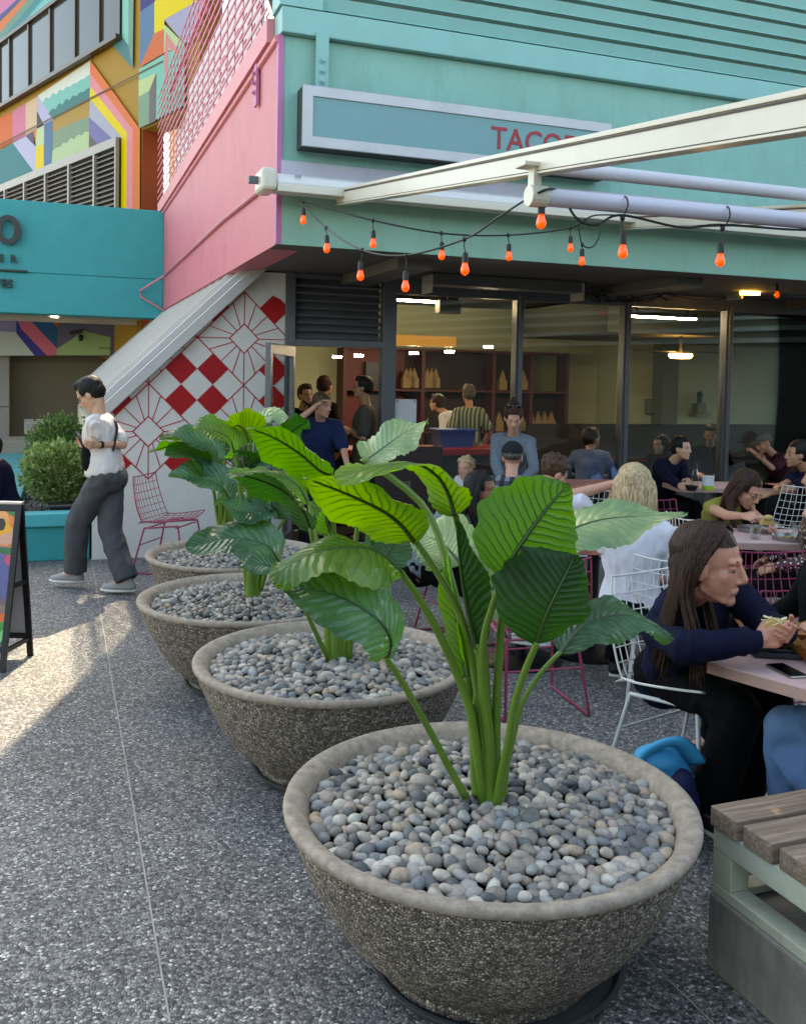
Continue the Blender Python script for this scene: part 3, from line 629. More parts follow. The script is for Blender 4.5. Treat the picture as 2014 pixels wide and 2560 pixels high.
s,z=onL(198,838); q=thing('security_camera',B(s,TL-.1,z),'small black security camera on a bracket on the lower mural strip','camera'); MB().bb(s-.03,s+.03,TL-.25,TL-.01,z+.02,z+.08).ob(B(s-.05,TL-.2,z+.05),EX*.12+UZ*.03,EY*.04,UZ*.035).build('camera_body',blk,q); MB().ell(B(s+.03,TL-.18,z-.05),(.05,.05,.06)).build('camera_dome',blk,q)
s,z=onL(262,871); text('MCLL-0788',.045,B(s-.1,TL-.016,z-.01),EX,UZ,-EY,M('sig_ink','5b6b55'),lw,'signature')
# brown service wall and stone pier under it
TBr=TL+.6
sb0=onT(26,950,TBr)[0]; sb1=onT(300,950,TBr)[0]
q=thing('service_wall',B((sb0+sb1)/2,TBr,0),'plain taupe wall with a printed notice, deep under the passage','wall')
MB().bb(sb0,sb1+2.5,TBr,TBr+.2,0,zb2+.3).build('taupe_wall',M('taupe_paint','6a6050',.7,.04),q)
m=MB(); s,z=onT(258,905,TBr-.1); s2,_=onT(300,905,TBr-.1); m.bb(s-.01,s+.05,TBr-.1,TBr,0,z); m.bb(s,s2,TBr-.1,TBr,z-.06,z); m.build('door_frame',M('pale_frame','a39d92',.5),q)
q=thing('stone_pier',B(sb0-.5,TBr-.3,0),'speckled grey stone pier at the left edge below the mural','pier'); m=MB(); z_=0
for z1_ in (1.1,2.0,3.0): m.bb(sb0-1.6,sb0,TBr-.35,TBr+.2,z_,z1_-.008); z_=z1_
m.build('stone_block',M('speckled_granite','8d8880',.6,.25,120),q,bevel=.006)
s0,z1=onT(61,1048,TBr-.02); s1,z0=onT(111,1085,TBr-.02)
q=thing('printed_notice',B((s0+s1)/2,TBr,z0),'white printed notice with a no smoking symbol on the taupe wall','notice'); MB().bb(s0,s1,TBr-.025,TBr-.003,z0,z1).build('notice_panel',M('notice_white','d4d0c8',.5,.03),q)
ink=M('notice_ink','3b3a38'); hN=z1-z0
for i,(t_,sz) in enumerate((('THIS IS A SMOKE FREE ENVIRONMENT',.034),('NO SMOKING',.034),('SMOKING IS PROHIBITED WITHIN',.03),('SIX METRES OF THIS ENTRANCE',.03),('PLEASE USE THE STREET AREA',.03))):
    text(t_,sz*.62,B((s0+s1)/2,TBr-.027,z1-hN*(.14+.115*i)),EX,UZ,-EY,ink,q,align='CENTER')
m=MB(); c=B((s0+s1)/2,TBr-.03,z0+hN*.2); m.tube([c+EX*(.045*math.cos(a/12*math.pi))+UZ*(.045*math.sin(a/12*math.pi)) for a in range(24)],.005,4,closed=True); m.tube([c+EX*.03+UZ*.03,c-EX*.03-UZ*.03],.004,4); m.build('no_smoking_ring',M('notice_red','b02a2a'),q); MB().bb((s0+s1)/2-.02,(s0+s1)/2+.02,TBr-.03,TBr-.027,z0+hN*.2-.004,z0+hN*.2+.004).build('cigarette',ink,q)
# low concrete ledge in front of it
a=onT(-100,1100,TB+.6)
q=tag(MB().bb(a[0]-1,-1.9,TB+.2,TB+1.2,0,onT(60,1100,TB+.3)[1]).build('concrete_ledge',M('ledge_concrete','8f8778',.8,.1,5,.002,40),bevel=.02),'long low concrete ledge behind the turquoise bench','ledge')
# ---------------------------------------------------------------- turquoise planter with bench strip
tq=M('turquoise_planter_paint','1b8f93',.5,.08,4,.003,12,dirt='137b84')
sp0=-1.93; sp1=ls-.02; t0=TS-.0; t1=TB+.1
pl=thing('turquoise_planter',B((sp0+sp1)/2,t0,0),'long turquoise painted concrete planter beside the white stair wall','planter')
m=MB(); m.bb(sp0-.55,sp1,t0,t0+.14,0,.32); m.bb(sp0-.55,sp0-.001,t0+.14,t1,0,.32); m.build('planter_wall',tq,pl,bevel=.01)
m=MB(); m.bb(sp0-.56,sp1+.003,t0-.04,t0+.16,.323,.45); m.build('planter_lip',M('turquoise_lip_paint','3aa6ab',.45,.08,4,.003,12),pl,bevel=.012)
m=MB(); t=t0+.18
while t<t1: m.bb(sp0-.5,sp0-.02,t,t+.42,.335,.46); t+=.44
m.build('bench_slat',M('turquoise_slat_paint','4a9a9d',.4,.06),pl,bevel=.008)
m=MB(); m.bb(sp0,sp1,t0+.16,t1,.0,.36); m.build('planter_soil',M('dark_soil','1b1a18',.9,.3,60),pl)
rs=random.Random(3); m=MB()
for i in range(900):
    s=rs.uniform(sp0+.02,sp1-.02); t=t0+.18+rs.random()**1.6*3.; r=rs.uniform(.018,.035); m.ell(B(s,t,.365+rs.random()*.012),(r,r*rs.uniform(.6,1),r*.55),6,4)
o=m.build('gravel_bed',M('black_gravel','3a3a3b',.5,.5,25)); tag(o,'dark gravel covering the soil of the turquoise planter','gravel',kind='stuff')
q=thing('junction_box',onZ(165,1275,.45),'small black plastic box at the front of the turquoise planter','box'); s,_=onT(162,1270,t0+.28); MB().bb(s-.14,s+.16,t0+.2,t0+.42,.365,.46).build('box_body',M('black_plastic','111214',.35,.05),q,bevel=.012); MB().bb(s-.16,s+.18,t0+.18,t0+.44,.46,.495).build('box_lid',M('black_plastic_lid','1a1b1f',.3,.05),q,bevel=.01)
# bushes
def leaf_cloud(c,rad,n,size,rs,flat=.9):
    m=MB()
    for i in range(n):
        while True:
            p=Vector((rs.uniform(-1,1),rs.uniform(-1,1),rs.uniform(-1,1)))
            if .25<p.length<1: break
        p=p*(.75+.25*rs.random()) if rs.random()<.3 else p.normalized()*(.72+.36*rs.random()**2+.12*noise.noise(p.normalized()*3.1))
        q=Vector(c)+Vector((p.x*rad[0],p.y*rad[1],p.z*rad[2]))
        d=(p.normalized()+Vector((rs.uniform(-1,1),rs.uniform(-1,1),rs.uniform(-.3,1.2)))*.7).normalized(); u=d.orthogonal().normalized(); u.rotate(Matrix.Rotation(rs.uniform(0,6.28),3,d)); s=size*rs.uniform(.6,1.3); e=u*s*.35
        m.add([q,q+d*s*.5+e,q+d*s,q+d*s*.5-e],[(0,1,2,3)])
    return m
def foliageM(name,c1,c2,tr=.35):
    m,N,L,p=nodes(name); g=N.new('ShaderNodeNewGeometry'); n=N.new('ShaderNodeTexNoise'); n.inputs['Scale'].default_value=14; n.inputs['Detail'].default_value=3; L.new(g.outputs['Position'],n.inputs['Vector'])
    mx=N.new('ShaderNodeMix'); mx.data_type='RGBA'; mr=N.new('ShaderNodeMapRange'); mr.inputs['From Min'].default_value=.35; mr.inputs['From Max'].default_value=.65; L.new(n.outputs['Fac'],mr.inputs['Value']); L.new(mr.outputs['Result'],mx.inputs['Factor']); mx.inputs['A'].default_value=lin(c1); mx.inputs['B'].default_value=lin(c2)
    L.new(mx.outputs['Result'],p.inputs['Base Color']); p.inputs['Roughness'].default_value=.45
    t=N.new('ShaderNodeBsdfTranslucent'); L.new(mx.outputs['Result'],t.inputs[0]); x=N.new('ShaderNodeMixShader'); x.inputs[0].default_value=tr; o=N['Material Output']; L.new(p.outputs[0],x.inputs[1]); L.new(t.outputs[0],x.inputs[2]); L.new(x.outputs[0],o.inputs[0]); return m
fm=foliageM('box_leaf_sunlit','4a6a28','a9bf78'); stemM=M('bush_stem','3d2e20',.8,.1)  # first bush: sunlit paleness is put into the leaf colours
for i,(px,py,t_,rad,n,lab) in enumerate(((140,1180,t0+.75,(.31,.31,.30),5200,'round green bush with pale sunlit leaves at the front of the turquoise planter'),(150,1130,t0+1.75,(.33,.36,.40),5200,'taller darker green bush behind the round one in the turquoise planter'))):
    s,z=onT(px,py,t_); c=B(s,t_,z); q=thing('bush',Vector((c.x,c.y,.36)),lab,'bush','bushes in the turquoise planter'); leaf_cloud(c,rad,n,.042,random.Random(i+5)).build('foliage',fm if i==0 else foliageM('needle_leaf','35562a','6f8f4a'),q)
    m=MB()
    for k in range(9): a=k*.7; m.tube([Vector((c.x,c.y,.34)),c+Vector((math.cos(a)*rad[0]*.4,math.sin(a)*rad[1]*.4,-.05)),c+Vector((math.cos(a)*rad[0]*.8,math.sin(a)*rad[1]*.8,rad[2]*.5))],[.012,.007,.003],5)
    m.build('stem',stemM,q)
# ---------------------------------------------------------------- bowl planters, pebbles
def aggM():
    m,N,L,p=nodes('brown_aggregate'); g=N.new('ShaderNodeNewGeometry')
    v=N.new('ShaderNodeTexVoronoi'); v.inputs['Scale'].default_value=118; L.new(g.outputs['Position'],v.inputs['Vector']); sep=N.new('ShaderNodeSeparateColor'); L.new(v.outputs['Color'],sep.inputs[0])
    cr=N.new('ShaderNodeValToRGB'); L.new(sep.outputs[0],cr.inputs[0]); e=cr.color_ramp.elements; e[0].color=(.15,.115,.09,1); e[1].color=(.88,.74,.59,1)
    for q,c in ((.35,(.34,.265,.21,1)),(.7,(.54,.43,.34,1))): x=e.new(q); x.color=c
    d=N.new('ShaderNodeTexVoronoi'); d.feature='DISTANCE_TO_EDGE'; d.inputs['Scale'].default_value=118; L.new(g.outputs['Position'],d.inputs['Vector']); mr=N.new('ShaderNodeMapRange'); mr.inputs['From Max'].default_value=.25; mr.inputs['To Min'].default_value=.18; L.new(d.outputs['Distance'],mr.inputs['Value'])
    n=N.new('ShaderNodeTexNoise'); n.inputs['Scale'].default_value=4; n.inputs['Detail'].default_value=8; n.inputs['Roughness'].default_value=.75; L.new(g.outputs['Position'],n.inputs['Vector']); m2=N.new('ShaderNodeMapRange'); m2.inputs['From Min'].default_value=.3; m2.inputs['From Max'].default_value=.7; m2.inputs['To Min'].default_value=.65; m2.inputs['To Max'].default_value=1.15; L.new(n.outputs['Fac'],m2.inputs['Value'])
    mu=N.new('ShaderNodeMath'); mu.operation='MULTIPLY'; L.new(mr.outputs['Result'],mu.inputs[0]); L.new(m2.outputs['Result'],mu.inputs[1])
    vm=N.new('ShaderNodeVectorMath'); vm.operation='SCALE'; L.new(cr.outputs[0],vm.inputs[0]); L.new(mu.outputs[0],vm.inputs['Scale']); L.new(vm.outputs[0],p.inputs['Base Color'])
    b=N.new('ShaderNodeBump'); b.inputs['Strength'].default_value=1; b.inputs['Distance'].default_value=.004; L.new(mr.outputs['Result'],b.inputs['Height']); L.new(b.outputs['Normal'],p.inputs['Normal']); p.inputs['Roughness'].default_value=.75; return m
AG=aggM(); rimM=M('bowl_rim_concrete','98897a',.88,.42,30,.003,55,dirt='665a45'); saucM=M('saucer_grey','45494a',.45,.1,8,dirt='6a6558'); bedM=M('pebble_bed','191817',.9,.3,60)
POT=[Vector((.284,2.789,0)),Vector((-.297,4.187,0)),W(622,1485,5.32),W(588,1380,6.62)]
for p in POT: p.z=0
RO=.617
names=['largest, nearest bowl planter of brown aggregate, full of grey pebbles around bright green stems','second bowl planter from the camera, brown aggregate, overlapping behind the nearest bowl','third bowl planter from the camera, aggregate, with a saucer edge showing at its left','farthest bowl planter, aggregate, nearest the white diamond wall']
for i,p in enumerate(POT):
    q=thing('bowl_planter',p.copy(),names[i],'planter','round aggregate bowl planters in a row')
    m=MB(); m.lathe([(.20,.016),(.318,.016),(.330,.024),(.333,.045),(.328,.052),(.385,.095),(.450,.165),(.508,.25),(.553,.34),(.588,.425),(.605,.480)],p,96,cap=False); m.build('bowl_body',AG,q,smooth=40)
    m=MB(); m.lathe([(.605,.4805),(.613,.4815),(.6175,.486),(.620,.498),(.617,.507),(.608,.5115),(.594,.511),(.572,.503),(.558,.492),(.546,.47),(.535,.44),(.5,.36)],p,96,cap=False); m.build('bowl_rim',rimM,q,smooth=True)
    m=MB(); m.lathe([(.001,.462),(.2,.457),(.4,.446),(.545,.436)],p,48,cap=False); m.build('pebble_bed',bedM,q,smooth=True)
    if i<3 :
        m=MB(); m.lathe([(.001,.004),(.36,.004),(.375,.03),(.385,.034),(.385,.038),(.372,.038),(.352,.014),(.001,.014)],p+Vector((.03,0,0)),72); o=m.build('plant_saucer',saucM,None,smooth=40); tag(o,['grey saucer under the largest nearest bowl planter','grey saucer under the second bowl planter','grey saucer under the third bowl planter, holding a little water'][i],'saucer','saucers under the bowl planters')
def pebM(name,attr):
    m,N,L,p=nodes(name)
    if attr: a=N.new('ShaderNodeAttribute'); a.attribute_name='rnd'; val=a.outputs['Fac']
    else: a=N.new('ShaderNodeObjectInfo'); val=a.outputs['Random']
    cr=N.new('ShaderNodeValToRGB'); cr.color_ramp.interpolation='CONSTANT'; L.new(val,cr.inputs[0]); e=cr.color_ramp.elements
    cols=['636362','7d7973','94908a','70706e','9c9184','88827b','a5998a','918578','525252','92908c','b3a799','7f776e','a1948a','b8b0a4','61625f','897f74','a8937f','96908a','737678','998a80']
    e[0].color=lin(cols[0]); e[1].position=1/len(cols); e[1].color=lin(cols[1])
    for k in range(2,len(cols)): x=e.new(k/len(cols)); x.color=lin(cols[k])
    g=N.new('ShaderNodeNewGeometry'); n=N.new('ShaderNodeTexNoise'); n.inputs['Scale'].default_value=45; n.inputs['Detail'].default_value=7; n.inputs['Roughness'].default_value=.7; L.new(g.outputs['Position'],n.inputs['Vector'])
    mr=N.new('ShaderNodeMapRange'); mr.inputs['From Min'].default_value=.3; mr.inputs['From Max'].default_value=.7; mr.inputs['To Min'].default_value=.7; mr.inputs['To Max'].default_value=1.25; L.new(n.outputs['Fac'],mr.inputs['Value'])
    vm=N.new('ShaderNodeVectorMath'); vm.operation='SCALE'; L.new(cr.outputs[0],vm.inputs[0]); L.new(mr.outputs['Result'],vm.inputs['Scale']); L.new(vm.outputs[0],p.inputs['Base Color']); p.inputs['Roughness'].default_value=.6
    return m
P1M=pebM('river_pebble',False); P2M=pebM('river_pebble_bed',True)
def ico(seed,sub=2):
    import bmesh
    bm=bmesh.new(); bmesh.ops.create_icosphere(bm,subdivisions=sub,radius=1); rs=random.Random(seed); o=Vector((rs.uniform(0,50),rs.uniform(0,50),rs.uniform(0,50))); a=(1,rs.uniform(.62,.95),rs.uniform(.5,.75))
    vs=[]
    for v in bm.verts: q=v.co*(1+.22*noise.noise(v.co*1.1+o)); vs.append(Vector((q.x*a[0],q.y*a[1],q.z*a[2])))
    fs=[tuple(x.index for x in f.verts) for f in bm.faces]; bm.free(); return vs,fs
SH=[ico(k) for k in range(10)]; SL=[ico(k,1) for k in range(10)]
def place(p,n,rs,rm=.545,clear=0.0):
    out=[];grid={}
    def okk(x,y,r,f):
        gx,gy=int(x/.06),int(y/.06)
        for a in range(gx-1,gx+2):
            for b in range(gy-1,gy+2):
                for (u,v,r2) in grid.get((a,b),()):
                    if (u-x)**2+(v-y)**2<(f*(r+r2))**2: return False
        return True
    for ring,nr in ((.522,66),(.485,58),(.45,50)):
        for k in range(nr):
            a=(k+rs.uniform(-.2,.2))/nr*6.283; r=rs.uniform(.021,.029); d=ring+rs.uniform(-.008,.006); x,y=d*math.cos(a),d*math.sin(a); out.append((p.x+x,p.y+y,.476-.026*(d/.54)**2+r*.25+rs.random()*.006,r)); grid.setdefault((int(x/.06),int(y/.06)),[]).append((x,y,r))
    tries=0
    for f,cnt,zoff in ((.93,n,0),(.62,int(n*.55),.006)):
        if zoff: pass
        c=0;tries=0
        while c<cnt and tries<cnt*60:
            tries+=1; a=rs.uniform(0,6.283); d=rm*math.sqrt(rs.random()); x,y=d*math.cos(a),d*math.sin(a); r=rs.choice((.017,.020,.022,.025,.028,.032))*rs.uniform(.9,1.12)
            if d<clear: continue
            if d+r*.8>.548: continue
            if okk(x,y,r,f):
                grid.setdefault((int(x/.06),int(y/.06)),[]).append((x,y,r)); z=.476-.026*(d/.54)**2+(.0 if not zoff else .013)+r*.25+(rs.random()*.008); out.append((p.x+x,p.y+y,z,r)); c+=1
    return out
def rotm(rs): 
    from mathutils import Euler
    return Euler((rs.uniform(-.5,.5),rs.uniform(-.5,.5),rs.uniform(0,6.28))).to_matrix()
meshes=[]
for k,(v,f) in enumerate(SH):
    me=bpy.data.meshes.new('pebble'); me.from_pydata(v,[],f); me.materials.append(P1M); me.shade_smooth(); meshes.append(me)
for i,p in enumerate(POT):
    rs=random.Random(40+i); L_=place(p,760,rs); L_.sort(key=lambda q:(q[0])**2+q[1]**2-q[3]*60)
    start=0
    if i==0:
        start=300
        for k,(x,y,z,r) in enumerate(L_[:300]):
            o=bpy.data.objects.new('pebble',rs.choice(meshes)); col.objects.link(o); o.location=(x,y,z); rm_=rotm(rs); o.rotation_euler=rm_.to_euler(); o.scale=(r*1.18,)*3
            tag(o,'smooth river pebble lying in the front half of the nearest bowl planter','pebble','river pebbles in the nearest bowl')
    vs=[];fs=[];rn=[]
    for (x,y,z,r) in L_[start:]:
        v,f=rs.choice(SH if i<2 else SL); mm=rotm(rs); o0=len(vs); c=Vector((x,y,z)); vs+=[c+mm@(q*r*1.18)-Vector((p.x,p.y,.44)) for q in v]; fs+=[tuple(a+o0 for a in t) for t in f]; rn+=[rs.random()]*len(v)
    me=bpy.data.meshes.new('pebble_mass'); me.from_pydata(vs,[],fs); me.materials.append(P2M); me.shade_smooth(); at=me.attributes.new('rnd','FLOAT','POINT'); at.data.foreach_set('value',rn)
    o=bpy.data.objects.new('pebble_mass',me); col.objects.link(o); o.location=(p.x,p.y,.44)
    tag(o,['river pebbles filling the rear half of the nearest bowl planter','river pebbles filling the second bowl planter','river pebbles filling the third bowl planter','darker river pebbles filling the farthest bowl planter'][i],'pebbles',kind='stuff')
# ---------------------------------------------------------------- big leafy plants
def leafM(name,top,top2,under,trans,rough=.32,tr=.5,nv=15.,veinD=.3):
    m,N,L,p=nodes(name); g=N.new('ShaderNodeNewGeometry'); uv=N.new('ShaderNodeUVMap'); uv.uv_map='UVMap'; s=N.new('ShaderNodeSeparateXYZ'); L.new(uv.outputs[0],s.inputs[0])
    def ma(op,a,b=None,c=None):
        q=N.new('ShaderNodeMath'); q.operation=op
        for i,x in enumerate((a,b,c)):
            if x is None: continue
            if isinstance(x,(int,float)): q.inputs[i].default_value=x
            else: L.new(x,q.inputs[i])
        return q.outputs[0]
    u=s.outputs[0]; v=ma('ABSOLUTE',s.outputs[1]); 
    nz=N.new('ShaderNodeTexNoise'); nz.inputs['Scale'].default_value=9; L.new(g.outputs['Position'],nz.inputs['Vector'])
    ph=ma('MULTIPLY',ma('SUBTRACT',u,ma('MULTIPLY',ma('POWER',v,.8),.17)),nv); ph=ma('ADD',ph,ma('MULTIPLY',ma('SUBTRACT',nz.outputs['Fac'],.5),1.7))
    fr=ma('ABSOLUTE',ma('SUBTRACT',ma('FRACT',ma('ADD',ph,50.)),.5))      # 0 at vein
    vein=ma('SUBTRACT',1.,ma('MINIMUM',ma('DIVIDE',fr,.17),1.)); vein=ma('MULTIPLY',vein,ma('SUBTRACT',1.,ma('POWER',v,3.)))
    mid=ma('SUBTRACT',1.,ma('MINIMUM',ma('DIVIDE',v,.055),1.)); vm_=ma('MAXIMUM',vein,ma('MINIMUM',ma('MULTIPLY',mid,2.),1.))
    fine=N.new('ShaderNodeTexNoise'); fine.inputs['Scale'].default_value=5; fine.inputs['Detail'].default_value=5; L.new(g.outputs['Position'],fine.inputs['Vector'])
    mr=N.new('ShaderNodeMapRange'); mr.inputs['From Min'].default_value=.38; mr.inputs['From Max'].default_value=.62; L.new(fine.outputs['Fac'],mr.inputs['Value'])
    def mix(f,a,b):
        q=N.new('ShaderNodeMix'); q.data_type='RGBA'
        (L.new(f,q.inputs['Factor']) if not isinstance(f,(int,float)) else setattr(q.inputs['Factor'],'default_value',f))
        for k,x in (('A',a),('B',b)):
            if isinstance(x,str): q.inputs[k].default_value=lin(x)
            else: L.new(x,q.inputs[k])
        return q.outputs['Result']
    ctop=mix(mr.outputs['Result'],top,top2); ctop=mix(ma('MULTIPLY',vm_,.35),ctop,'5f8f5a'); cun=mix(ma('MULTIPLY',vm_,.8),under,'12330c')
    oi=N.new('ShaderNodeObjectInfo'); hs_=N.new('ShaderNodeHueSaturation'); 
    c=mix(g.outputs['Backfacing'],ctop,cun); L.new(c,hs_.inputs['Color']); L.new(ma('MULTIPLY_ADD',oi.outputs['Random'],.35,.82),hs_.inputs['Value'])
    L.new(hs_.outputs[0],p.inputs['Base Color']); p.inputs['Roughness'].default_value=rough
    ro=ma('MULTIPLY_ADD',g.outputs['Backfacing'],.25,rough); L.new(ro,p.inputs['Roughness'])
    tb=N.new('ShaderNodeBsdfTranslucent'); ct=mix(ma('MULTIPLY',vm_,.93),trans,'0d2a06'); L.new(ct,tb.inputs[0])
    x=N.new('ShaderNodeMixShader'); x.inputs[0].default_value=tr; L.new(p.outputs[0],x.inputs[1]); L.new(tb.outputs[0],x.inputs[2]); L.new(x.outputs[0],N['Material Output'].inputs[0])
    h=ma('MULTIPLY',fr,2.); b=N.new('ShaderNodeBump'); b.inputs['Strength'].default_value=.8; b.inputs['Distance'].default_value=.0045; L.new(ma('ADD',h,ma('MULTIPLY',fine.outputs['Fac'],.6)),b.inputs['Height']); L.new(b.outputs['Normal'],p.inputs['Normal']); return m
LM={'a':leafM('leaf_bright','5d8130','8ea550','3f7018','8cc00a',.26,.52),
    'b':leafM('leaf_pale_sheen','7f9f76','b6c48a','3f6c22','6d9a1c',.2,.35),  # pale tones put sky reflection into the leaf tops
    'c':leafM('leaf_dark','2c5028','4a6b3a','1c3f0f','2f7a0c',.28,.42),
    'd':leafM('leaf_bluish','2d5540','557f60','2c5a1e','5f9420',.16,.35),
    'e':leafM('leaf_mid','48702c','7c964e','356a1a','6cb00c',.24,.5)}
ribM=M('midrib_dark','26420f',.4,.1)
stalkM=M('petiole_green','5a7a26',.38,.12,5)
def leaf(parent,P,wl,wr,N0,N1,mat,lab=None,cup=.25,rip=.012,tipw=1.,droop=0.,seed=0,base=.28):
    n=34; K=7; C=catmull(P,n); rs=random.Random(seed); vs=[];uv=[];fs=[]; N0=Vector(N0).normalized(); N1=Vector(N1).normalized(); o1=rs.uniform(0,9)
    Lt=sum((C[i+1]-C[i]).length for i in range(n-1))
    for i in range(n):
        u=i/(n-1); T=(C[min(i+1,n-1)]-C[max(i-1,0)]).normalized(); Nn=N0.lerp(N1,u); S=T.cross(Nn)
        S=S.normalized() if S.length>1e-5 else T.orthogonal().normalized(); Nn=S.cross(T).normalized()
        w=(math.sin(math.pi*min(max(u,.0),1)**.85)**.62)*(1-.25*u) if 0<u<1 else .012
        w=max(w*(1.12),.012)
        for j in range(-K,K+1):
            v=j/K; ww=(wl if v<0 else wr)*w; edge=abs(v)
            ed=1+.05*math.sin(u*37+o1+(2 if v<0 else 0))*edge+.04*math.sin(u*17+o1)*edge
            up_=cup*edge**1.4*ww + rip*math.sin((u-.17*edge**.8)*15*2*math.pi)*edge**.8*(1-edge*.3)*.45 + rip*1.6*math.sin(u*11+o1+v*2)*edge**2 - droop*edge**2*ww
            q=C[i]+S*(v*ww*ed)+Nn*up_+T*(edge**1.5*ww*.10)
            vs.append(q); uv.append((u,v))
    m=2*K+1
    for i in range(n-1):
        for j in range(m-1): a=i*m+j; fs.append((a,a+1,a+m+1,a+m))
    mb=MB(); mb.v=vs; mb.f=fs; mb.m=[0]*len(fs); mb.uv=uv; o=mb.build('leaf',LM[mat],parent,smooth=True)
    if lab: o['label']=lab
    # midrib
    mb=MB(); mb.tube([C[i]-(N0.lerp(N1,i/(n-1)))*.003 for i in range(0,n-2)],[.0065*(1-i/n)+.0015 for i in range(0,n-2)],6); mb.build('midrib',ribM,o,smooth=True)
    return o
def stalk(parent,P,r0,r1,n=22,flat=1.):
    C=catmull(P,n); m=MB(); m.tube(C,[r0+(r1-r0)*(i/(n-1))**.6 for i in range(n)],10,flat); return m.build('petiole',stalkM,parent,smooth=True)
def Z4(x,y,Y): return W(650+x/1.5527,1000+y/1.5527,Y)
def Z3(x,y,Y): return W(350+x/1.8978,1000+y/1.8978,Y)
def plantroot(p,lab): return thing('leafy_plant',Vector((p.x,p.y,.46)),lab,'plant','large leafed plants in the bowls')
pb=POT[0]; pr=plantroot(pb,'largest broad leafed plant in the nearest bowl, bright yellow green leaves')
YB=2.79; z=Z4
def bs(x,y,dy=0.): return Z4(x,y,YB+dy)
# (midrib pts, wl, wr, N0, N1, mat, stalk pts, opts)
FW=Vector((0,1,0))
def add(pr,zf,mid,wl,wr,N0,N1,mat,st,r=(.017,.009),**k):
    P=[zf(*q) for q in mid]; leaf(pr,P,wl,wr,N0,N1,mat,**k)
    if st: stalk(pr,[zf(*q) for q in st][::-1]+[P[0]+(P[1]-P[0])*.04],r[0],r[1])
add(pr,z,[(600,548,2.72),(545,480,2.70),(470,425,2.67),(330,360,2.62),(168,298,2.55)],.135,.125,(.25,.55,.8),(.05,.75,.65),'a',[(612,560,2.73),(700,690,2.76),(780,850,2.79),(832,1060,2.79),(862,1280,2.79),(885,1610,2.79)],cup=.05,droop=.25,seed=1,rip=.01)
add(pr,z,[(757,448,2.74),(735,370,2.74),(690,295,2.72),(600,245,2.66),(440,262,2.55),(288,305,2.46)],.12,.115,(.7,.6,.4),(-.1,-.15,.98),'a',[(762,460,2.76),(792,600,2.79),(835,800,2.8),(868,1000,2.8),(885,1300,2.79),(905,1605,2.79)],cup=.05,droop=.15,seed=2)
add(pr,z,[(400,238,2.95),(450,205,2.97),(540,140,3.0),(652,78,3.05)],.085,.10,(-.2,-.55,.8),(-.2,-.5,.85),'b',[(420,240,2.95),(640,420,2.95),(740,700,2.88),(800,1000,2.84),(850,1600,2.81)],cup=.1,seed=3)
add(pr,z,[(548,668,2.62),(470,600,2.58),(380,572,2.52),(230,585,2.44),(120,640,2.38),(50,715,2.35)],.135,.115,(.1,-.35,.93),(-.55,-.5,.6),'e',[(560,690,2.64),(610,760,2.66),(690,900,2.7),(770,1080,2.75),(825,1250,2.77),(870,1605,2.79)],cup=.02,droop=.3,seed=4)
add(pr,z,[(492,1000,2.5),(505,930,2.46),(455,850,2.44),(330,775,2.44),(200,735,2.45),(85,728,2.46)],.105,.12,(.5,-.55,.6),(.1,-.75,.65),'d',[(495,1010,2.5),(560,1110,2.54),(650,1270,2.62),(725,1410,2.68),(795,1540,2.72)],r=(.013,.008),cup=.08,droop=.15,seed=5)
add(pr,z,[(936,692,2.60),(985,600,2.60),(1060,490,2.61),(1125,405,2.63),(1195,325,2.66)],.145,.15,(-.15,.93,-.3),(-.1,.95,-.1),'e',[(934,705,2.61),(895,820,2.66),(868,930,2.7),(865,1100,2.74),(890,1300,2.77),(900,1605,2.79)],r=(.016,.009),cup=.1,seed=6,rip=.009)
add(pr,z,[(1090,585,2.9),(1180,515,2.93),(1320,465,2.95),(1480,450,2.95),(1658,440,2.93)],.11,.115,(-.15,-.55,.8),(0,-.35,.93),'b',[(1085,592,2.9),(1000,670,2.86),(948,790,2.82),(930,950,2.8),(915,1250,2.8),(918,1600,2.8)],r=(.016,.01),cup=.05,droop=.2,seed=7)
add(pr,z,[(1070,948,2.58),(1105,845,2.56),(1150,745,2.56),(1190,665,2.58),(1222,600,2.60)],.105,.165,(-.1,.95,-.28),(-.1,.95,-.15),'c',[(1068,955,2.58),(1020,1070,2.62),(985,1190,2.66),(965,1320,2.7),(935,1470,2.75),(912,1610,2.78)],cup=.08,seed=8,rip=.009)
add(pr,z,[(1160,985,2.8),(1250,880,2.86),(1370,835,2.92),(1480,850,2.95),(1600,935,2.96)],.09,.085,(.0,-.5,.85),(.3,-.5,.8),'d',[(1152,990,2.78),(1080,1070,2.77),(1020,1170,2.77),(990,1270,2.78),(950,1450,2.79),(925,1600,2.79)],r=(.011,.007),cup=.0,droop=.25,seed=9)
add(pr,z,[(780,640,3.05),(740,590,3.08),(680,540,3.12),(590,520,3.18)],.12,.13,(.2,-.7,.65),(-.1,-.7,.7),'b',[(790,650,3.05),(830,800,2.95),(850,1200,2.85),(865,1600,2.81)],r=(.011,.007),cup=.05,seed=10)
add(pr,z,[(820,770,3.08),(900,730,3.1),(1020,670,3.12),(1210,585,3.15)],.16,.19,(-.1,-.85,.5),(-.1,-.75,.6),'b',[(830,780,3.06),(850,900,2.95),(868,1300,2.84),(880,1600,2.81)],r=(.011,.007),cup=.05,seed=11)
add(pr,z,[(845,965,2.76),(815,850,2.75),(790,720,2.74),(775,600,2.74),(762,470,2.74)],.05,.045,(.85,.5,.1),(.85,.5,.1),'c',[(850,960,2.76),(865,1150,2.77),(885,1350,2.78),(893,1600,2.79)],r=(.017,.012),cup=1.1,rip=.006,seed=12)
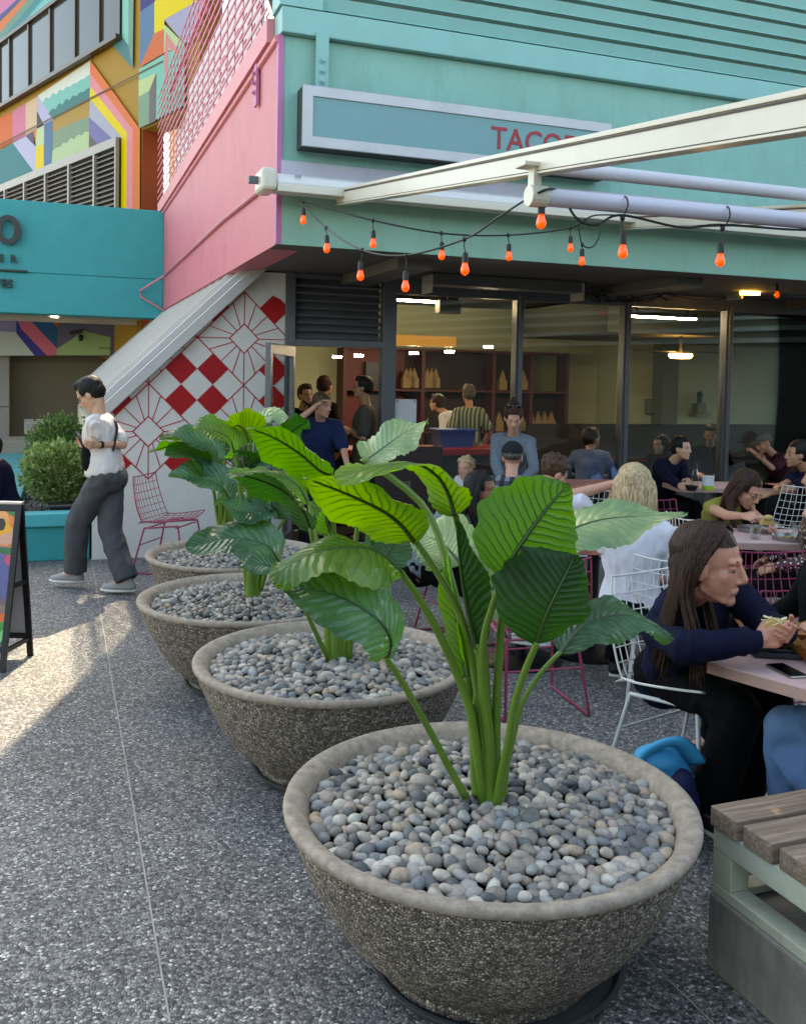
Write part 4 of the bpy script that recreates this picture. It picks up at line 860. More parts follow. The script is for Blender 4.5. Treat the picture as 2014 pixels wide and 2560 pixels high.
add(pr,z,[(800,1090,2.82),(775,930,2.84),(745,760,2.86),(728,570,2.87)],.035,.05,(-.75,-.6,.1),(-.75,-.6,.1),'e',[(802,1090,2.82),(825,1250,2.82),(850,1560,2.82)],r=(.018,.012),cup=.9,rip=.006,seed=13)
# sheathing stalks at the base
for a,b,c,rr in (((905,1612),(895,1480),(880,1300),.03),((865,1540),(835,1380),(820,1180),.017),((935,1606),(945,1500),(968,1320),.019),((885,1608),(882,1450),(872,1150),.024),((838,1530),(826,1380),(838,1120),.015)):
    stalk(pr,[Z4(*a,YB+.0),Z4(*b,YB-.0),Z4(*c,YB)],rr,rr*.5)
# plant 2
pb=POT[1]; pr=plantroot(pb,'second broad leafed plant, dark arching leaves, rising from the second bowl')
z=Z3; Y2=4.19
def st2(x,y,Y,bx=935,r=0): return [(x,y,Y),((x*2+bx)/3,(y*2+1240)/3-40,(Y+Y2)/2),((x+bx*3)/4,(y+1240*3)/4-20,Y2),(bx,1245,Y2)]
add(pr,z,[(905,355,3.95),(850,330,3.93),(760,255,3.9),(640,180,3.85),(508,128,3.8)],.15,.14,(.35,.5,.8),(-.1,.6,.8),'e',st2(905,365,3.96,945),cup=.0,droop=.3,seed=21)
add(pr,z,[(812,620,4.0),(770,520,3.98),(680,430,3.95),(540,370,3.9),(410,350,3.85)],.15,.11,(.5,.3,.8),(0,.55,.8),'c',st2(812,630,4.0,905),cup=.0,droop=.3,seed=22)
add(pr,z,[(800,495,4.3),(740,400,4.3),(620,345,4.3),(420,350,4.25)],.09,.10,(.2,-.3,.9),(-.1,-.3,.95),'e',st2(805,500,4.3,915),cup=.0,droop=.2,seed=23)
add(pr,z,[(870,470,4.35),(850,410,4.4),(780,390,4.45),(690,390,4.5)],.10,.10,(.3,.1,.9),(0,.2,.9),'e',st2(870,480,4.35,925),seed=24,droop=.3)
add(pr,z,[(900,640,4.1),(880,560,4.1),(890,480,4.12),(905,400,4.15)],.055,.05,(-.9,-.3,.1),(-.9,-.3,.1),'e',st2(905,650,4.1,930),cup=.9,seed=25)
add(pr,z,[(1035,560,4.2),(1010,620,4.2),(985,690,4.2),(940,480,4.2)][:1]+[(1030,530,4.25),(1020,500,4.3),(1040,450,4.35)],.04,.04,(.8,-.5,.1),(.8,-.5,.1),'e',st2(1035,560,4.2,975),cup=.6,seed=26)
add(pr,z,[(1120,800,4.0),(1180,720,4.05),(1200,640,4.1),(1160,580,4.15)],.1,.1,(.3,-.2,.9),(.6,.3,.7),'c',[(1120,800,4.0),(1060,920,4.05),(1010,1060,4.12),(990,1250,4.19)],r=(.014,.009),seed=27,droop=.2)
add(pr,z,[(1100,790,4.2),(1150,700,4.3),(1230,670,4.4),(1270,690,4.5)],.09,.09,(.1,-.4,.9),(.4,-.2,.9),'c',[(1100,795,4.2),(1040,900,4.2),(980,1080,4.2),(960,1250,4.2)],r=(.012,.008),seed=28)
stalk(pr,[z(905,1250,4.15),z(840,1120,4.05),z(760,940,3.9),z(700,840,3.85)],.014,.008)
add(pr,z,[(700,840,3.85),(650,800,3.8),(560,780,3.78),(470,800,3.75)],.07,.08,(0,-.5,.85),(-.4,-.5,.7),'d',None,seed=29,droop=.2)
for x,x2,r in ((935,905,.04),(900,880,.03),(965,1000,.028),(950,960,.03)): stalk(pr,[z(x,1248,Y2),z((x+x2)/2,1050,Y2),z(x2,820,Y2)],r,r*.45)
# plant 3
pb=POT[2]; pr=plantroot(pb,'third broad leafed plant, leaning left, in the third bowl')
Y3=5.33
def st3(x,y,Y,bx=530): return [(x,y,Y),((x+bx*1.2)/2.2,(y+930)/2-60,(Y+Y3)/2),((x+bx*4)/5,(y+930*3)/4,Y3),(bx,938,Y3)]
add(pr,z,[(520,215,5.2),(500,150,5.2),(460,120,5.2),(425,150,5.15)],.16,.15,(.3,.55,.8),(-.3,.7,.6),'a',st3(522,222,5.2),seed=31,droop=.2)
add(pr,z,[(520,205,5.25),(540,110,5.3),(610,75,5.35),(710,85,5.4)],.13,.13,(-.3,-.3,.9),(.2,-.35,.9),'b',st3(520,222,5.25,540),seed=32,droop=.2)
add(pr,z,[(450,265,5.1),(420,180,5.05),(330,140,5.0),(240,142,4.95)],.16,.15,(.1,-.45,.88),(-.2,-.4,.9),'e',st3(455,275,5.1,520),seed=33,droop=.15)
add(pr,z,[(500,300,5.3),(580,255,5.3),(660,290,5.35),(745,350,5.4)],.16,.15,(0,-.55,.8),(.3,-.5,.8),'d',st3(505,310,5.3,540),seed=34)
add(pr,z,[(690,180,5.6),(730,140,5.6),(770,115,5.6),(800,95,5.6)],.12,.1,(-.1,.5,.85),(0,.5,.85),'c',st3(690,190,5.6,550),seed=35)
add(pr,z,[(665,775,5.0),(600,690,4.98),(450,655,4.95),(320,680,4.9),(215,695,4.85)],.15,.15,(.2,-.5,.8),(-.1,-.5,.85),'d',[(665,775,5.0),(650,740,5.1),(600,820,5.25),(575,900,5.33)],r=(.012,.008),seed=36,droop=.2)
add(pr,z,[(640,560,5.2),(655,520,5.2),(640,500,5.2),(625,520,5.2)],.08,.08,(.3,-.4,.8),(0,-.3,.9),'c',[(690,560,5.2),(650,620,5.22),(600,760,5.28),(575,900,5.33)],r=(.012,.008),seed=37)
add(pr,z,[(610,490,5.2),(560,530,5.15),(470,530,5.1),(375,485,5.05)],.13,.12,(.1,-.6,.75),(-.2,-.5,.8),'d',st3(500,560,5.25,530),seed=38)
add(pr,z,[(505,345,5.2),(490,260,5.2),(530,250,5.3),(640,260,5.35)],.12,.13,(0,.3,.9),(.2,.1,.95),'c',st3(505,350,5.2,535),seed=39)
for x,x2,r in ((530,520,.042),(515,480,.025),(545,555,.028),(535,530,.03),(555,590,.02)): stalk(pr,[z(x,938,Y3),z((x+x2)/2,750,Y3),z(x2,470,Y3)],r,r*.45)
# plant 4
pb=POT[3]; pr=plantroot(pb,'farthest broad leafed plant, grey green leaves spread in front of the diamond wall')
Y4=6.62
def st4(x,y,Y,bx=400): return [(x,y,Y),((x+bx*1.5)/2.5,(y+640)/2-60,(Y+Y4)/2),((x+bx*4)/5,(y+640*3)/4,Y4),(bx,705,Y4)]
add(pr,z,[(350,352,6.4),(290,285,6.35),(210,262,6.3),(120,265,6.2)],.20,.17,(.1,-.45,.85),(-.2,-.4,.9),'c',st4(352,355,6.4),seed=41)
add(pr,z,[(432,478,6.3),(370,400,6.25),(260,370,6.15),(135,362,6.05)],.20,.19,(.1,-.55,.8),(-.2,-.5,.85),'d',st4(435,480,6.3),seed=42)
add(pr,z,[(388,298,6.5),(320,225,6.45),(200,190,6.35),(92,185,6.25)],.19,.17,(.1,-.45,.88),(-.2,-.4,.9),'d',st4(390,300,6.5),seed=43)
add(pr,z,[(195,215,6.6),(140,218,6.6),(90,232,6.55),(38,250,6.5)],.07,.07,(0,.5,.85),(0,.5,.85),'e',st4(250,260,6.6,395),seed=44)
add(pr,z,[(400,200,6.7),(380,130,6.7),(340,110,6.7),(280,125,6.6)],.10,.13,(0,.4,.9),(-.2,.5,.85),'a',st4(400,210,6.7,405),seed=45)
add(pr,z,[(440,300,6.7),(450,240,6.7),(420,220,6.7),(380,215,6.7)],.13,.12,(0,-.5,.85),(0,-.5,.85),'c',st4(440,305,6.7,410),seed=46)
add(pr,z,[(470,440,6.6),(500,380,6.6),(560,360,6.6),(640,380,6.6)],.14,.13,(0,-.3,.9),(.3,-.3,.9),'e',st4(470,450,6.6,420),seed=47)
for x,x2,r in ((405,400,.03),(420,425,.025),(385,375,.022),(430,440,.025),(398,390,.02)): stalk(pr,[z(x,708,Y4),z((x+x2)/2,600,Y4),z(x2,440,Y4)],r,r*.5)
# ---------------------------------------------------------------- lightbox sign
s0,z1=onT(758,212,-.02); s1,zr1=onT(1526,313,-.02); s_b,z0=onT(770,363,-.02)
sg=thing('shop_sign',B((s0+s1)/2,-.1,z0),'long teal light box sign with pale frame and thin red lettering on the mint wall','sign')
TSg=-.2
s0,z1=onT(758,212,TSg); s1,_=onT(1526,313,TSg); _,z0=onT(758,364,TSg)
MB().bb(s0,s1,TSg+.02,-.02,z0,z1).build('sign_case',M('dark_case','2a2e2e',.6,.1),sg)
m=MB(); fwd=.075
m.bb(s0,s1,TSg-.012,TSg+.019,z1-fwd,z1); m.bb(s0,s1,TSg-.012,TSg+.019,z0,z0+fwd); m.bb(s0,s0+fwd,TSg-.012,TSg+.019,z0+fwd,z1-fwd); m.bb(s1-fwd,s1,TSg-.012,TSg+.019,z0+fwd,z1-fwd); m.build('sign_frame',M('sign_frame_alu','b5b3b8',.4,.06,6,metal=.2,dirt='948f8f'),sg)
MB().bb(s0+fwd,s1-fwd,TSg,TSg+.018,z0+fwd,z1-fwd).build('sign_face',M('sign_face_teal','578b8f',.3,.04,2,spec=.6),sg)
rl=M('sign_red','a1232f',.5,.03); ax,az=onT(1226,370,TSg)
text('TACOFiNO',.255,B(ax,TSg-.003,az-.0),EX,UZ,-EY,rl,sg,'sign_lettering',sx=.93,bold=.002)
# pale strip of wall under the sign + cassette awning
sc0,zc1=onT(704,400,-.01); _,zc0=onT(704,425,-.01)
MB().bb(.02,SR,-.018,-.013,zc0-.1,zc1).build('bare_strip',M('bare_wall_lilac','b3afbb',.6,.06,5,dirt='8d8a93'),bld)
aw=thing('awning',B(1,-.15,3.1),'white retractable awning with long sloping side rails and roller tubes over the patio','awning')
cs0,cz1=onT(648,424,-.22); _,cz0=onT(672,478,-.22)
SE=8.2
alu=M('awning_white','cfcbc8',.35,.04,3,dirt='b3ada6',coat=.1); crm=M('awning_rail_cream','cdc5b4',.33,.05,2,dirt='b5ab98'); 
m=MB(); zc=(cz0+cz1)/2; hc=(cz1-cz0)/2
prof=[(-.30,-.9*hc),(-.31,-.2*hc),(-.27,.5*hc),(-.17,.95*hc),(-.05,.9*hc),(-.04,-.6*hc),(-.12,-hc)]
vs=[];n_=len(prof)
for s_ in (cs0+.12,SE): vs+=[B(s_,a,zc+b) for a,b in prof]
m.add(vs,[tuple(range(n_)),tuple(range(2*n_-1,n_-1,-1))]+[(i,n_+i,n_+(i+1)%n_,(i+1)%n_) for i in range(n_)]); m.build('cassette',alu,aw,bevel=.008)
MB().bb(cs0+.12,SE,-.315,-.24,zc-hc*1.0-.01,zc-hc*.42).build('front_bar',crm,aw,bevel=.006)
m=MB(); m.ob(B(cs0+.06,-.18,zc),EX*.06,EY*.145,UZ*hc*1.12); m.build('cassette_end_cap',crm,aw,bevel=.03)
m=MB(); m.bb(cs0-.07,cs0,-.2,-.15,zc-.02,zc+.03); m.build('crank_socket',M('socket_grey','565a60',.5),aw)
for t_,h_ in ((cs0+.25,.045),): text('888',.035,B(t_,-.300,zc+hc*.3),EX,UZ,-EY,M('tag_grey','6d6d70'),aw,'maker_tag')
# arms: far end at facade, near end towards the camera sloping down
A0=B(*(lambda q:(q[0],-.1,q[1]))(onT(851,496,-.1))); 
k1=5.2; d=ray(2014,287); # near point on plane s=const
sA=(A0-C0).dot(EX); kk=((C0+EX*sA)-CAM).dot(EX)/d.dot(EX); A1=CAM+d*kk; AD=(A1-A0).normalized(); AL=(A1-A0).length+.9
AN=AD.cross(EX).normalized(); AN=AN if AN.z>0 else -AN
def arm(s_sh,nm):
    a=A0+EX*s_sh; m=MB(); c=a+AD*AL/2
    m.ob(c,AD*(AL/2),EX*.032,AN*.046); m.ob(c+AN*.0600-EX*.0,AD*(AL/2),EX*.036,AN*.010); m.ob(c+AN*.048,AD*(AL/2-.01),EX*.026,AN*.002);m.ob(c-AN*.0505,AD*(AL/2),EX*.036,AN*.0045)
    o=m.build('side_rail',crm,aw,bevel=.003)
    m=MB(); m.ob(c+AN*.041-EX*.033,AD*(AL/2),EX*.0015,AN*.004); m.ob(c-AN*.042-EX*.033,AD*(AL/2),EX*.0015,AN*.0015); m.build('rail_groove',M('groove_dark','2b2322',.6),o)
    return o
arm(0,''); s2=onT(1560,566,-.1)[0]-sA; arm(s2,''); 
# roller tube hanging below the first rail
def onS(px,py,s):
    d=ray(px,py); k=((C0+EX*s)-CAM).dot(EX)/d.dot(EX); return CAM+d*k
tp=onS(1349,492,sA); tt=(tp-C0).dot(EY); 
tubeM=M('tube_lilac_white','c3c0cc',.35,.04,4)
P0=Vector(tp)-EX*.03; s9,z9=onT(2014,549,tt); 
m=MB(); m.tube([P0,B(s9+1.6,tt,P0.z+ (z9-P0.z)*1.0)],.041,20); m.build('support_tube',tubeM,aw,smooth=40)
tt2=tt+1.15; sb,zb_=onT(1500,432,tt2); s9,z9=onT(2014,470,tt2)
m=MB(); m.tube([B(sb-.55,tt2,zb_),B(s9+1.6,tt2,zb_)],.042,20); m.build('fabric_roll',M('fabric_roll_white','c9c5cc',.6,.05,12,.002,30),aw,smooth=40)
m=MB(); m.ob(P0+UZ*.09,EX*.02,EY*.03,UZ*.06); m.tube([P0-EX*.03,P0+EX*.06],.05,16); m.ob(P0+UZ*.135,EX*.075,EY*.05,UZ*.01); m.build('hanging_bracket',crm,aw,bevel=.004)
# far second front profile seen to the right
# ---------------------------------------------------------------- festoon lights
wireM=M('black_cable','0d0d0e',.5,.05); bulbM,N,L,p=nodes('orange_bulb'); p.inputs['Base Color'].default_value=lin('ff5a14'); p.inputs['Roughness'].default_value=.25; p.inputs['Emission Color'].default_value=lin('ff4a06'); p.inputs['Emission Strength'].default_value=.22; p.inputs['Coat Weight'].default_value=.6
def festoon(lab,pts,bulbs,r=.006,sizes=None):
    C=catmull(pts,len(pts)*9); q=thing('string_lights',pts[0],lab,'string lights','strings of orange bulbs'); MB().tube(C,r,6).build('cable',wireM,q,smooth=True)
    for i,(b,h) in enumerate(bulbs):
        b=Vector(b); k=b+Vector((rs_.uniform(-.008,.008),0,-h)); m=MB(); m.tube([b,b-UZ*h*.5,k],.0035,5); m.ell(b,(.013,.013,.016),8,6); m.tube([k,k-UZ*.012,k-UZ*.055],[.012,.016,.017],10); so_=m.build('lamp_socket',wireM,q,smooth=50)
        m=MB(); m.lathe([(.014,-.055),(.016,-.066),(.022,-.084),(.0235,-.098),(.019,-.112),(.009,-.120),(.001,-.122)],k,16); m.build('bulb',bulbM,so_,smooth=True)
rs_=random.Random(5)
def T_(px,py,t): s,z=onT(px,py,t); return B(s,t,z)
t1=-.36
f1=[T_(750,500,t1),T_(840,525,t1-.3),T_(932,551,t1-.6),T_(1103,583,t1-.9),T_(1270,588,t1-.8),T_(1425,570,t1-.6),T_(1480,540,t1-.9),T_(1555,538,t1-1.6)]
festoon('string of orange bulbs sagging along the awning front bar from its left end',f1,[(T_(758,503,t1),.05),(f1[2],.07),(f1[3],.06),(f1[4],.06),(f1[5],.06)])
tb_=tt
f2=[T_(752,505,t1),T_(815,570,-.9),T_(905,625,-1.6),T_(1015,638,-2.1),T_(1160,598,-2.6),T_(1250,540,tb_+.3),T_(1345,482,tb_-.05),T_(1395,478,tb_),T_(1440,545,tb_),T_(1490,562,tb_),T_(1552,538,tb_),T_(1700,568,tb_),T_(1806,562,tb_),T_(2014,575,tb_),T_(2120,560,tb_)]
festoon('string of orange bulbs rising from the mint fascia up over the lilac tube',f2,[(f2[1],.05),(f2[2],.07),(f2[3],.09),(f2[4],.07),(T_(1352,500,tb_),.01),(T_(1555,545,tb_),.07),(T_(1805,570,tb_),.07)])
f3=[T_(1445,568,-1.2),T_(1455,612,-1.2),T_(1480,617,-1.2),T_(1497,590,-1.2),T_(1497,560,-1.2)]
festoon('short loop of cable holding one orange bulb under the awning bar',f3,[(f3[1],.03)],.005)
for px,py in ((1560,490),(1815,515)):
    c=T_(px,py,tb_); m=MB(); P=[T_(px,py+45,tb_-.06),T_(px+8,py+25,tb_-.062),T_(px+6,py+5,tb_-.055),T_(px-4,py,tb_)]; o=m.tube(catmull(P,14),.004,5).build('cable_tie',wireM); tag(o,'black cable loop over the lilac tube above the '+('left' if px<1700 else 'right')+' of two large hanging bulbs','cable loop')
# ---------------------------------------------------------------- heaters, cables under the soffit
htM=M('heater_grey','6b6763',.45,.06,metal=.4)
def heater(px0,px1,py0,py1,t,lab,lit=False):
    s0,z1=onT(px0,py0,t); s1,_=onT(px1,py0,t); z0=z1-.16
    q=thing('patio_heater',B((s0+s1)/2,t,z0),lab,'heater','patio heaters under the soffit')
    m=MB(); m.bb(s0,s1,t,t+.22,z0+.05,z1); 
    for k in range(6): m.bb(s0+.02,s1-.02,t-.008-.0*k,t-.001,z0+.055+k*.018,z0+.063+k*.018)
    m.build('heater_housing',htM,q,bevel=.006)
    for a in (s0-.012,s1+.012): MB().ob(B(a,t+.11,z0+.06),EX*.012,EY*.13,UZ*.09).build('heater_end',M('heater_end','a09b92',.5,.05),q,bevel=.01)
    m=MB(); m.tube([B(s0+.15,t+.1,z1),B(s0+.15,t+.1,ZF)],.012,6); m.tube([B(s1-.15,t+.1,z1),B(s1-.15,t+.1,ZF)],.012,6); m.tube(catmull([B(s1-.05,t+.1,z1),B(s1-.0,t,z1+.1),B(s1+.05,t,z1+.02),B(s1+.03,t+.05,z1-.06)],12),.012,6); m.build('heater_hanger',darkM,q)
    if lit: MB().ob(B(s0+.08,t-.03,z0+.04),EX*.11,EY*.03+UZ*.0,UZ*.018).build('lit_tube',M('heater_glow','ffc25a',.5,0,emis=9),q)
heater(1082,1455,682,690,TS-.75,'long grey ribbed electric patio heater hanging under the soffit, unlit')
heater(1855,2160,705,715,TS-.75,'grey patio heater under the soffit at the right edge, its lamp end glowing yellow',True)
m=MB(); rs_=random.Random(11)
for k in range(12):
    x=1500+rs_.uniform(-60,130); t=TS-.5+rs_.uniform(-.2,.2); P=[T_(x+rs_.uniform(-25,25)+j*rs_.uniform(8,22),725+rs_.uniform(-4,30),t) for j in range(6)]; m.tube(catmull(P,24),.007,5)
for A,B_ in (((1460,712),(1660,735)),((1660,735),(1850,742)),((1540,722),(1900,700))): m.tube(catmull([T_(*A,TS-.5),T_((A[0]+B_[0])/2,(A[1]+B_[1])/2+12,TS-.5),T_(*B_,TS-.5)],14),.006,5)
o=m.build('cable_bundle',wireM); tag(o,'tangle of black cables hanging under the dark soffit between the two heaters','cable')
q=T_(1940,735,-.4); festoon('single orange bulb glowing under the soffit at the far right',[T_(1935,690,.4),T_(1938,705,.4),T_(1942,718,.4)],[(T_(1940,712,.4),.01)])
# ---------------------------------------------------------------- wire chairs
def wire_chair(col_,lab,group,loc,ang,sc_=1.):
    key='proto_'+col_
    if key not in MC:
        root=thing('wire_chair',loc,lab,'chair',group); mat=M('wire_'+col_,{'white':'d4d2cd','pink':'a33a58','magenta':'8e2550'}[col_],.35,.05,3,coat=.2)
        m=MB(); NU=11; NV=15
        def Sf(u,v):                 # u across -1..1, v 0 front of seat -> 1 top of back
            if v<.5: y=.22-.40*(v/.5)+.0; z=.455-.035*math.sin(v/.5*math.pi*.5)+.02*(1-v/.5)
            else: k=(v-.5)/.5; y=-.18-.13*math.sin(k*1.25); z=.42+.40*(1-math.cos(k*1.5))*.45+.40*k*.62
            if .40<v<.6: z+=.012*(1-abs(v-.5)/.1)
            w=.255-.02*abs(v-.45)-(.03*max(0,v-.75)/.25)
            return Vector((u*w,y,z+.045*u*u*(1 if v<.5 else .4)))+Vector((0,.05*u*u if v>.5 else 0,0))
        for i in range(NU): u=-1+2*i/(NU-1); m.tube([Sf(u,j/24) for j in range(25)],.0028 if 0<i<NU-1 else .0048,5)
        for j in range(NV): v=j/(NV-1); m.tube([Sf(-1+2*i/12,v) for i in range(13)],.0028 if 0<j<NV-1 else .0048,5)
        m.build('wire_shell',mat,root,local=True)
        for sx in (-1,1):
            x=sx*.20; m=MB(); P=[(x,.17,.435),(x*1.18,.235,.02),(x*1.18,.225,.008),(x*1.18,-.235,.008),(x*1.18,-.245,.02),(x,-.15,.40)]; m.tube(P,.0085,8); m.tube([(x,.17,.435),(x,-.15,.40)],.0085,8); m.build('sled_leg',mat,root,local=True,smooth=50)
        m=MB(); m.tube([(-.2,.15,.415),(.2,.15,.415)],.007,8); m.tube([(-.2,-.13,.40),(.2,-.13,.40)],.007,8); m.tube([(-.215,.2,.25),(.215,.2,.25)],.006,8); m.tube([(-.215,-.19,.25),(.215,-.19,.25)],.006,8); m.build('cross_brace',mat,root,local=True)
        MC[key]=root
    else: root=copy_tree(MC[key]); tag(root,lab,'chair',group)
    root.location=loc; root.rotation_euler=(0,0,ang-math.pi/2); root.scale=(sc_,)*3     # ang = direction the chair faces
    return root
gc='wire chairs of the patio'
wire_chair('pink','pink wire chair standing alone against the white diamond wall',gc,onZ(425,1425),R(-12))
CHM=onZ(1640,1885); CHM=Vector((1.27,3.97,0))
wire_chair('white','white wire chair the long haired person in navy sits on, by the wooden bench',gc,CHM,R(-55),1.08)
wire_chair('white','white wire chair behind the blond person in the white shirt',gc,Vector((1.52,5.15,0)),R(75))
wire_chair('pink','pink wire chair at the left of the patio group, behind the second bowl',gc,Vector((.42,6.35,0)),R(20))
wire_chair('pink','pink wire chair half hidden behind the large dark leaves of the nearest plant',gc,Vector((.72,5.05,0)),R(105))
wire_chair('magenta','magenta wire chair facing the camera across the right hand table',gc,Vector((2.12,4.9,0)),R(-80))
wire_chair('magenta','magenta wire chair tucked low under the right hand table',gc,Vector((2.0,4.35,0)),R(-75),.9)
wire_chair('white','white wire chair with its back to us, left of the blond person head',gc,Vector((1.75,8.3,0)),R(95))
wire_chair('magenta','magenta wire chair between the blond person and the glasses wearer',gc,Vector((2.1,7.7,0)),R(60))
wire_chair('white','white wire chair just left of the person in the yellow top',gc,Vector((2.2,6.55,0)),R(20))
wire_chair('white','white wire chair beyond the dark haired person with glasses',gc,Vector((3.7,8.9,0)),R(95))
wire_chair('white','white wire chair seen edge on under the person in the patterned top',gc,Vector((3.0,6.3,0)),R(165))
# ---------------------------------------------------------------- tables
topM=M('pink_terrazzo_top','d8b4b0',.4,.06,14); edgeM=M('pale_ply_edge','b58f85',.55,.08,20); pedM=M('black_pedestal','0d0d0f',.4,.05)
def table(lab,c,ang,L_,Wd,h=.745,mat=None,r=.07,cut=0.,ped=True):
    q=thing('cafe_table',Vector((c[0],c[1],0)),lab,'table','cafe tables of the patio'); ex=Vector((math.cos(ang),math.sin(ang),0)); ey=Vector((-ex.y,ex.x,0)); P=[]
    for (sx,sy,a0) in ((1,1,0),(-1,1,90),(-1,-1,180),(1,-1,270)):
        for k in range(6): a=R(a0+k*18); P.append((sx*(L_/2-r)+r*math.cos(a),sy*(Wd/2-r)+r*math.sin(a)))
    m=MB(); m.prism(P,Vector((c[0],c[1],h-.006)),ex,ey,UZ,.006); m.build('table_top',mat or topM,q); m=MB(); m.prism(P,Vector((c[0],c[1],h-.045)),ex,ey,UZ,.038); m.build('table_edge',edgeM if mat is None else mat,q)
    if ped: m=MB(); m.tube([(c[0],c[1],.02),(c[0],c[1],h-.045)],.038,16); m.build('pedestal',pedM,q,smooth=40); m=MB(); m.lathe([(.26,.0),(.26,.012),(.24,.02),(.05,.035),(.001,.035)],(c[0],c[1],0),32); m.build('base_plate',pedM,q,smooth=30); MB().box(c[0]-.2,c[0]+.2,c[1]-.03,c[1]+.03,h-.062,h-.046).build('top_bracket',pedM,q)
    return q
tipp=onZ(1772,1645,.745); 
ea=R(-58); TC=tipp+Vector((math.cos(ea),math.sin(ea),0))*.40+Vector((-math.sin(ea),math.cos(ea),0))*.34
# main right table: left edge runs from the tip towards the lower right
e1=onZ(2014,1712,.745)-tipp; a1=math.atan2(e1.y,e1.x); exx=Vector((math.cos(a1),math.sin(a1),0)); eyy=Vector((-exx.y,exx.x,0))
TCM=tipp+exx*.56+eyy*.33
table('pale pink table nearest the camera at the right edge, with phones and paper wrapping',(TCM.x,TCM.y),a1,1.2,.74,.745)
t2=onZ(1720,1350,.745); table('long pale pink table with metal trays and water glasses in the middle of the patio',(t2.x+.35,t2.y+.25),R(-2),1.9,.62)
t3=onZ(1800,1212,.745); table('small pink table by the storefront holding a chip jar',(t3.x,t3.y),R(5),1.1,.6)
coral=M('coral_top','c27a68',.45,.06); t4=onZ(1480,1362,.745); table('coral table edge left of the blond person in white',(t4.x+.05,t4.y+.2),R(5),.8,.6,mat=coral)
t5=onZ(1310,1400,.745); table('dark based round pedestal table behind the nearest plant leaves',(.62+.15,5.85),R(0),.7,.7,r=.34)
t6=onZ(1485,1205,.745); table('small coral table far back beside the storefront glass',(t6.x-.0,t6.y),R(5),.8,.5,mat=coral)
t7=onZ(1975,1215,.745); table('pinkish table far back at the right behind the man in navy',(t7.x,t7.y),R(5),.9,.5,mat=coral)
# ---------------------------------------------------------------- things on tables
TZ=.745
phM=M('phone_black','08090b',.12,.02); phE=M('phone_edge','a89d90',.25,.03,metal=.8)
def slab(name,c,ang,l,w,h,mat,parent=None,bev=.004): 
    ex=Vector((math.cos(ang),math.sin(ang),0)); ey=Vector((-ex.y,ex.x,0)); return MB().ob(Vector(c)+UZ*h/2,ex*l/2,ey*w/2,UZ*h/2).build(name,mat,parent,bevel=bev)
c=onZ(1965,1680,TZ); q=thing('phone',c,'black phone with pale metal edge lying alone near the table edge','phone'); a=math.atan2(*(onZ(2010,1703,TZ)-onZ(1940,1668,TZ)).yx); slab('phone_body',c+UZ*.001,a,.15,.073,.008,phE,q); slab('phone_screen',c+UZ*.009,a,.144,.067,.0012,phM,q,.0005)
c=onZ(1935,1640,TZ); q=thing('wallet_case',c,'dark grey leather wallet lying on the pink table under a phone','wallet'); slab('wallet_body',c+UZ*.001,R(-8),.17,.095,.022,M('wallet_grey','2b3036',.6,.08,60,.0004,200),q,.006)
q=thing('phone',c+UZ*.024,'black phone lying on top of the grey wallet','phone'); slab('phone_body',c+UZ*.0235+Vector((-.01,.01,0)),R(-6),.155,.075,.009,M('phone_dark_edge','30343a',.3,.02,metal=.6),q); slab('phone_screen',c+UZ*.0328+Vector((-.01,.01,0)),R(-6),.15,.07,.0012,phM,q,.0005)
# folded eyeglasses
c=onZ(1838,1628,TZ); q=thing('eyeglasses',c,'thin dark eyeglasses lying open on the table beside the wallet','eyeglasses'); m=MB()
for sx in (-1,1): m.tube([c+Vector((sx*.032+.024*math.cos(k/16*2*math.pi),.02*math.sin(k/16*2*math.pi)*.3,.022+.019*math.sin(k/16*2*math.pi))) for k in range(16)],.0016,5,closed=True)
m.tube([c+Vector((-.01,0,.025)),c+Vector((0,.003,.03)),c+Vector((.01,0,.025))],.0015,5); m.build('glasses_rim',phM,q)
for sx in (-1,1): MB().tube([c+Vector((sx*.058,0,.03)),c+Vector((sx*.06-.01,.06,.035)),c+Vector((sx*.06-.02,.12,.03)),c+Vector((sx*.06-.03,.135,.01))],.0014,5).build('temple_arm',phM,q)
# kraft paper
kraft=M('kraft_paper','9a6433',.75,.08,8,.0006,120)
def crumple(name,lab,c,ex,ey,w,d,h,seed):
    n=14; rs=random.Random(seed); vs=[];fs=[]
    for i in range(n+1):
        for j in range(n+1):
            u=i/n-.5;v=j/n-.5; e=max(abs(u),abs(v))*2; zz=.004+h*max(0,e-.55)**1.1*2.1*(.75+.35*noise.noise(Vector((u*4,v*4,seed)))) ; p=c+ex*(u*w*(1-.25*max(0,e-.6)))+ey*(v*d*(1-.25*max(0,e-.6)))+UZ*(zz+.003*noise.noise(Vector((u*9,v*9,seed+3)))); vs.append(p)
    for i in range(n):
        for j in range(n): a=i*(n+1)+j; fs.append((a,a+1,a+n+2,a+n+1))
    m=MB(); m.add(vs,fs); o=m.build(name,kraft); s_=o.modifiers.new('s','SOLIDIFY'); s_.thickness=.0012; return tag(o,lab,'paper')
c=onZ(1960,1610,TZ)+Vector((0,.05,0)); crumple('food_wrapper','open sheet of brown kraft paper under the hands of the person in navy',c,Vector((1,0,0)),Vector((0,1,0)),.34,.26,.075,3)
c=onZ(2010,1650,TZ)+Vector((.03,.0,0)); crumple('food_wrapper','crumpled brown kraft paper cut by the right edge of the photo',c,Vector((.9,.3,0)),Vector((-.3,.9,0)),.16,.18,.09,8)
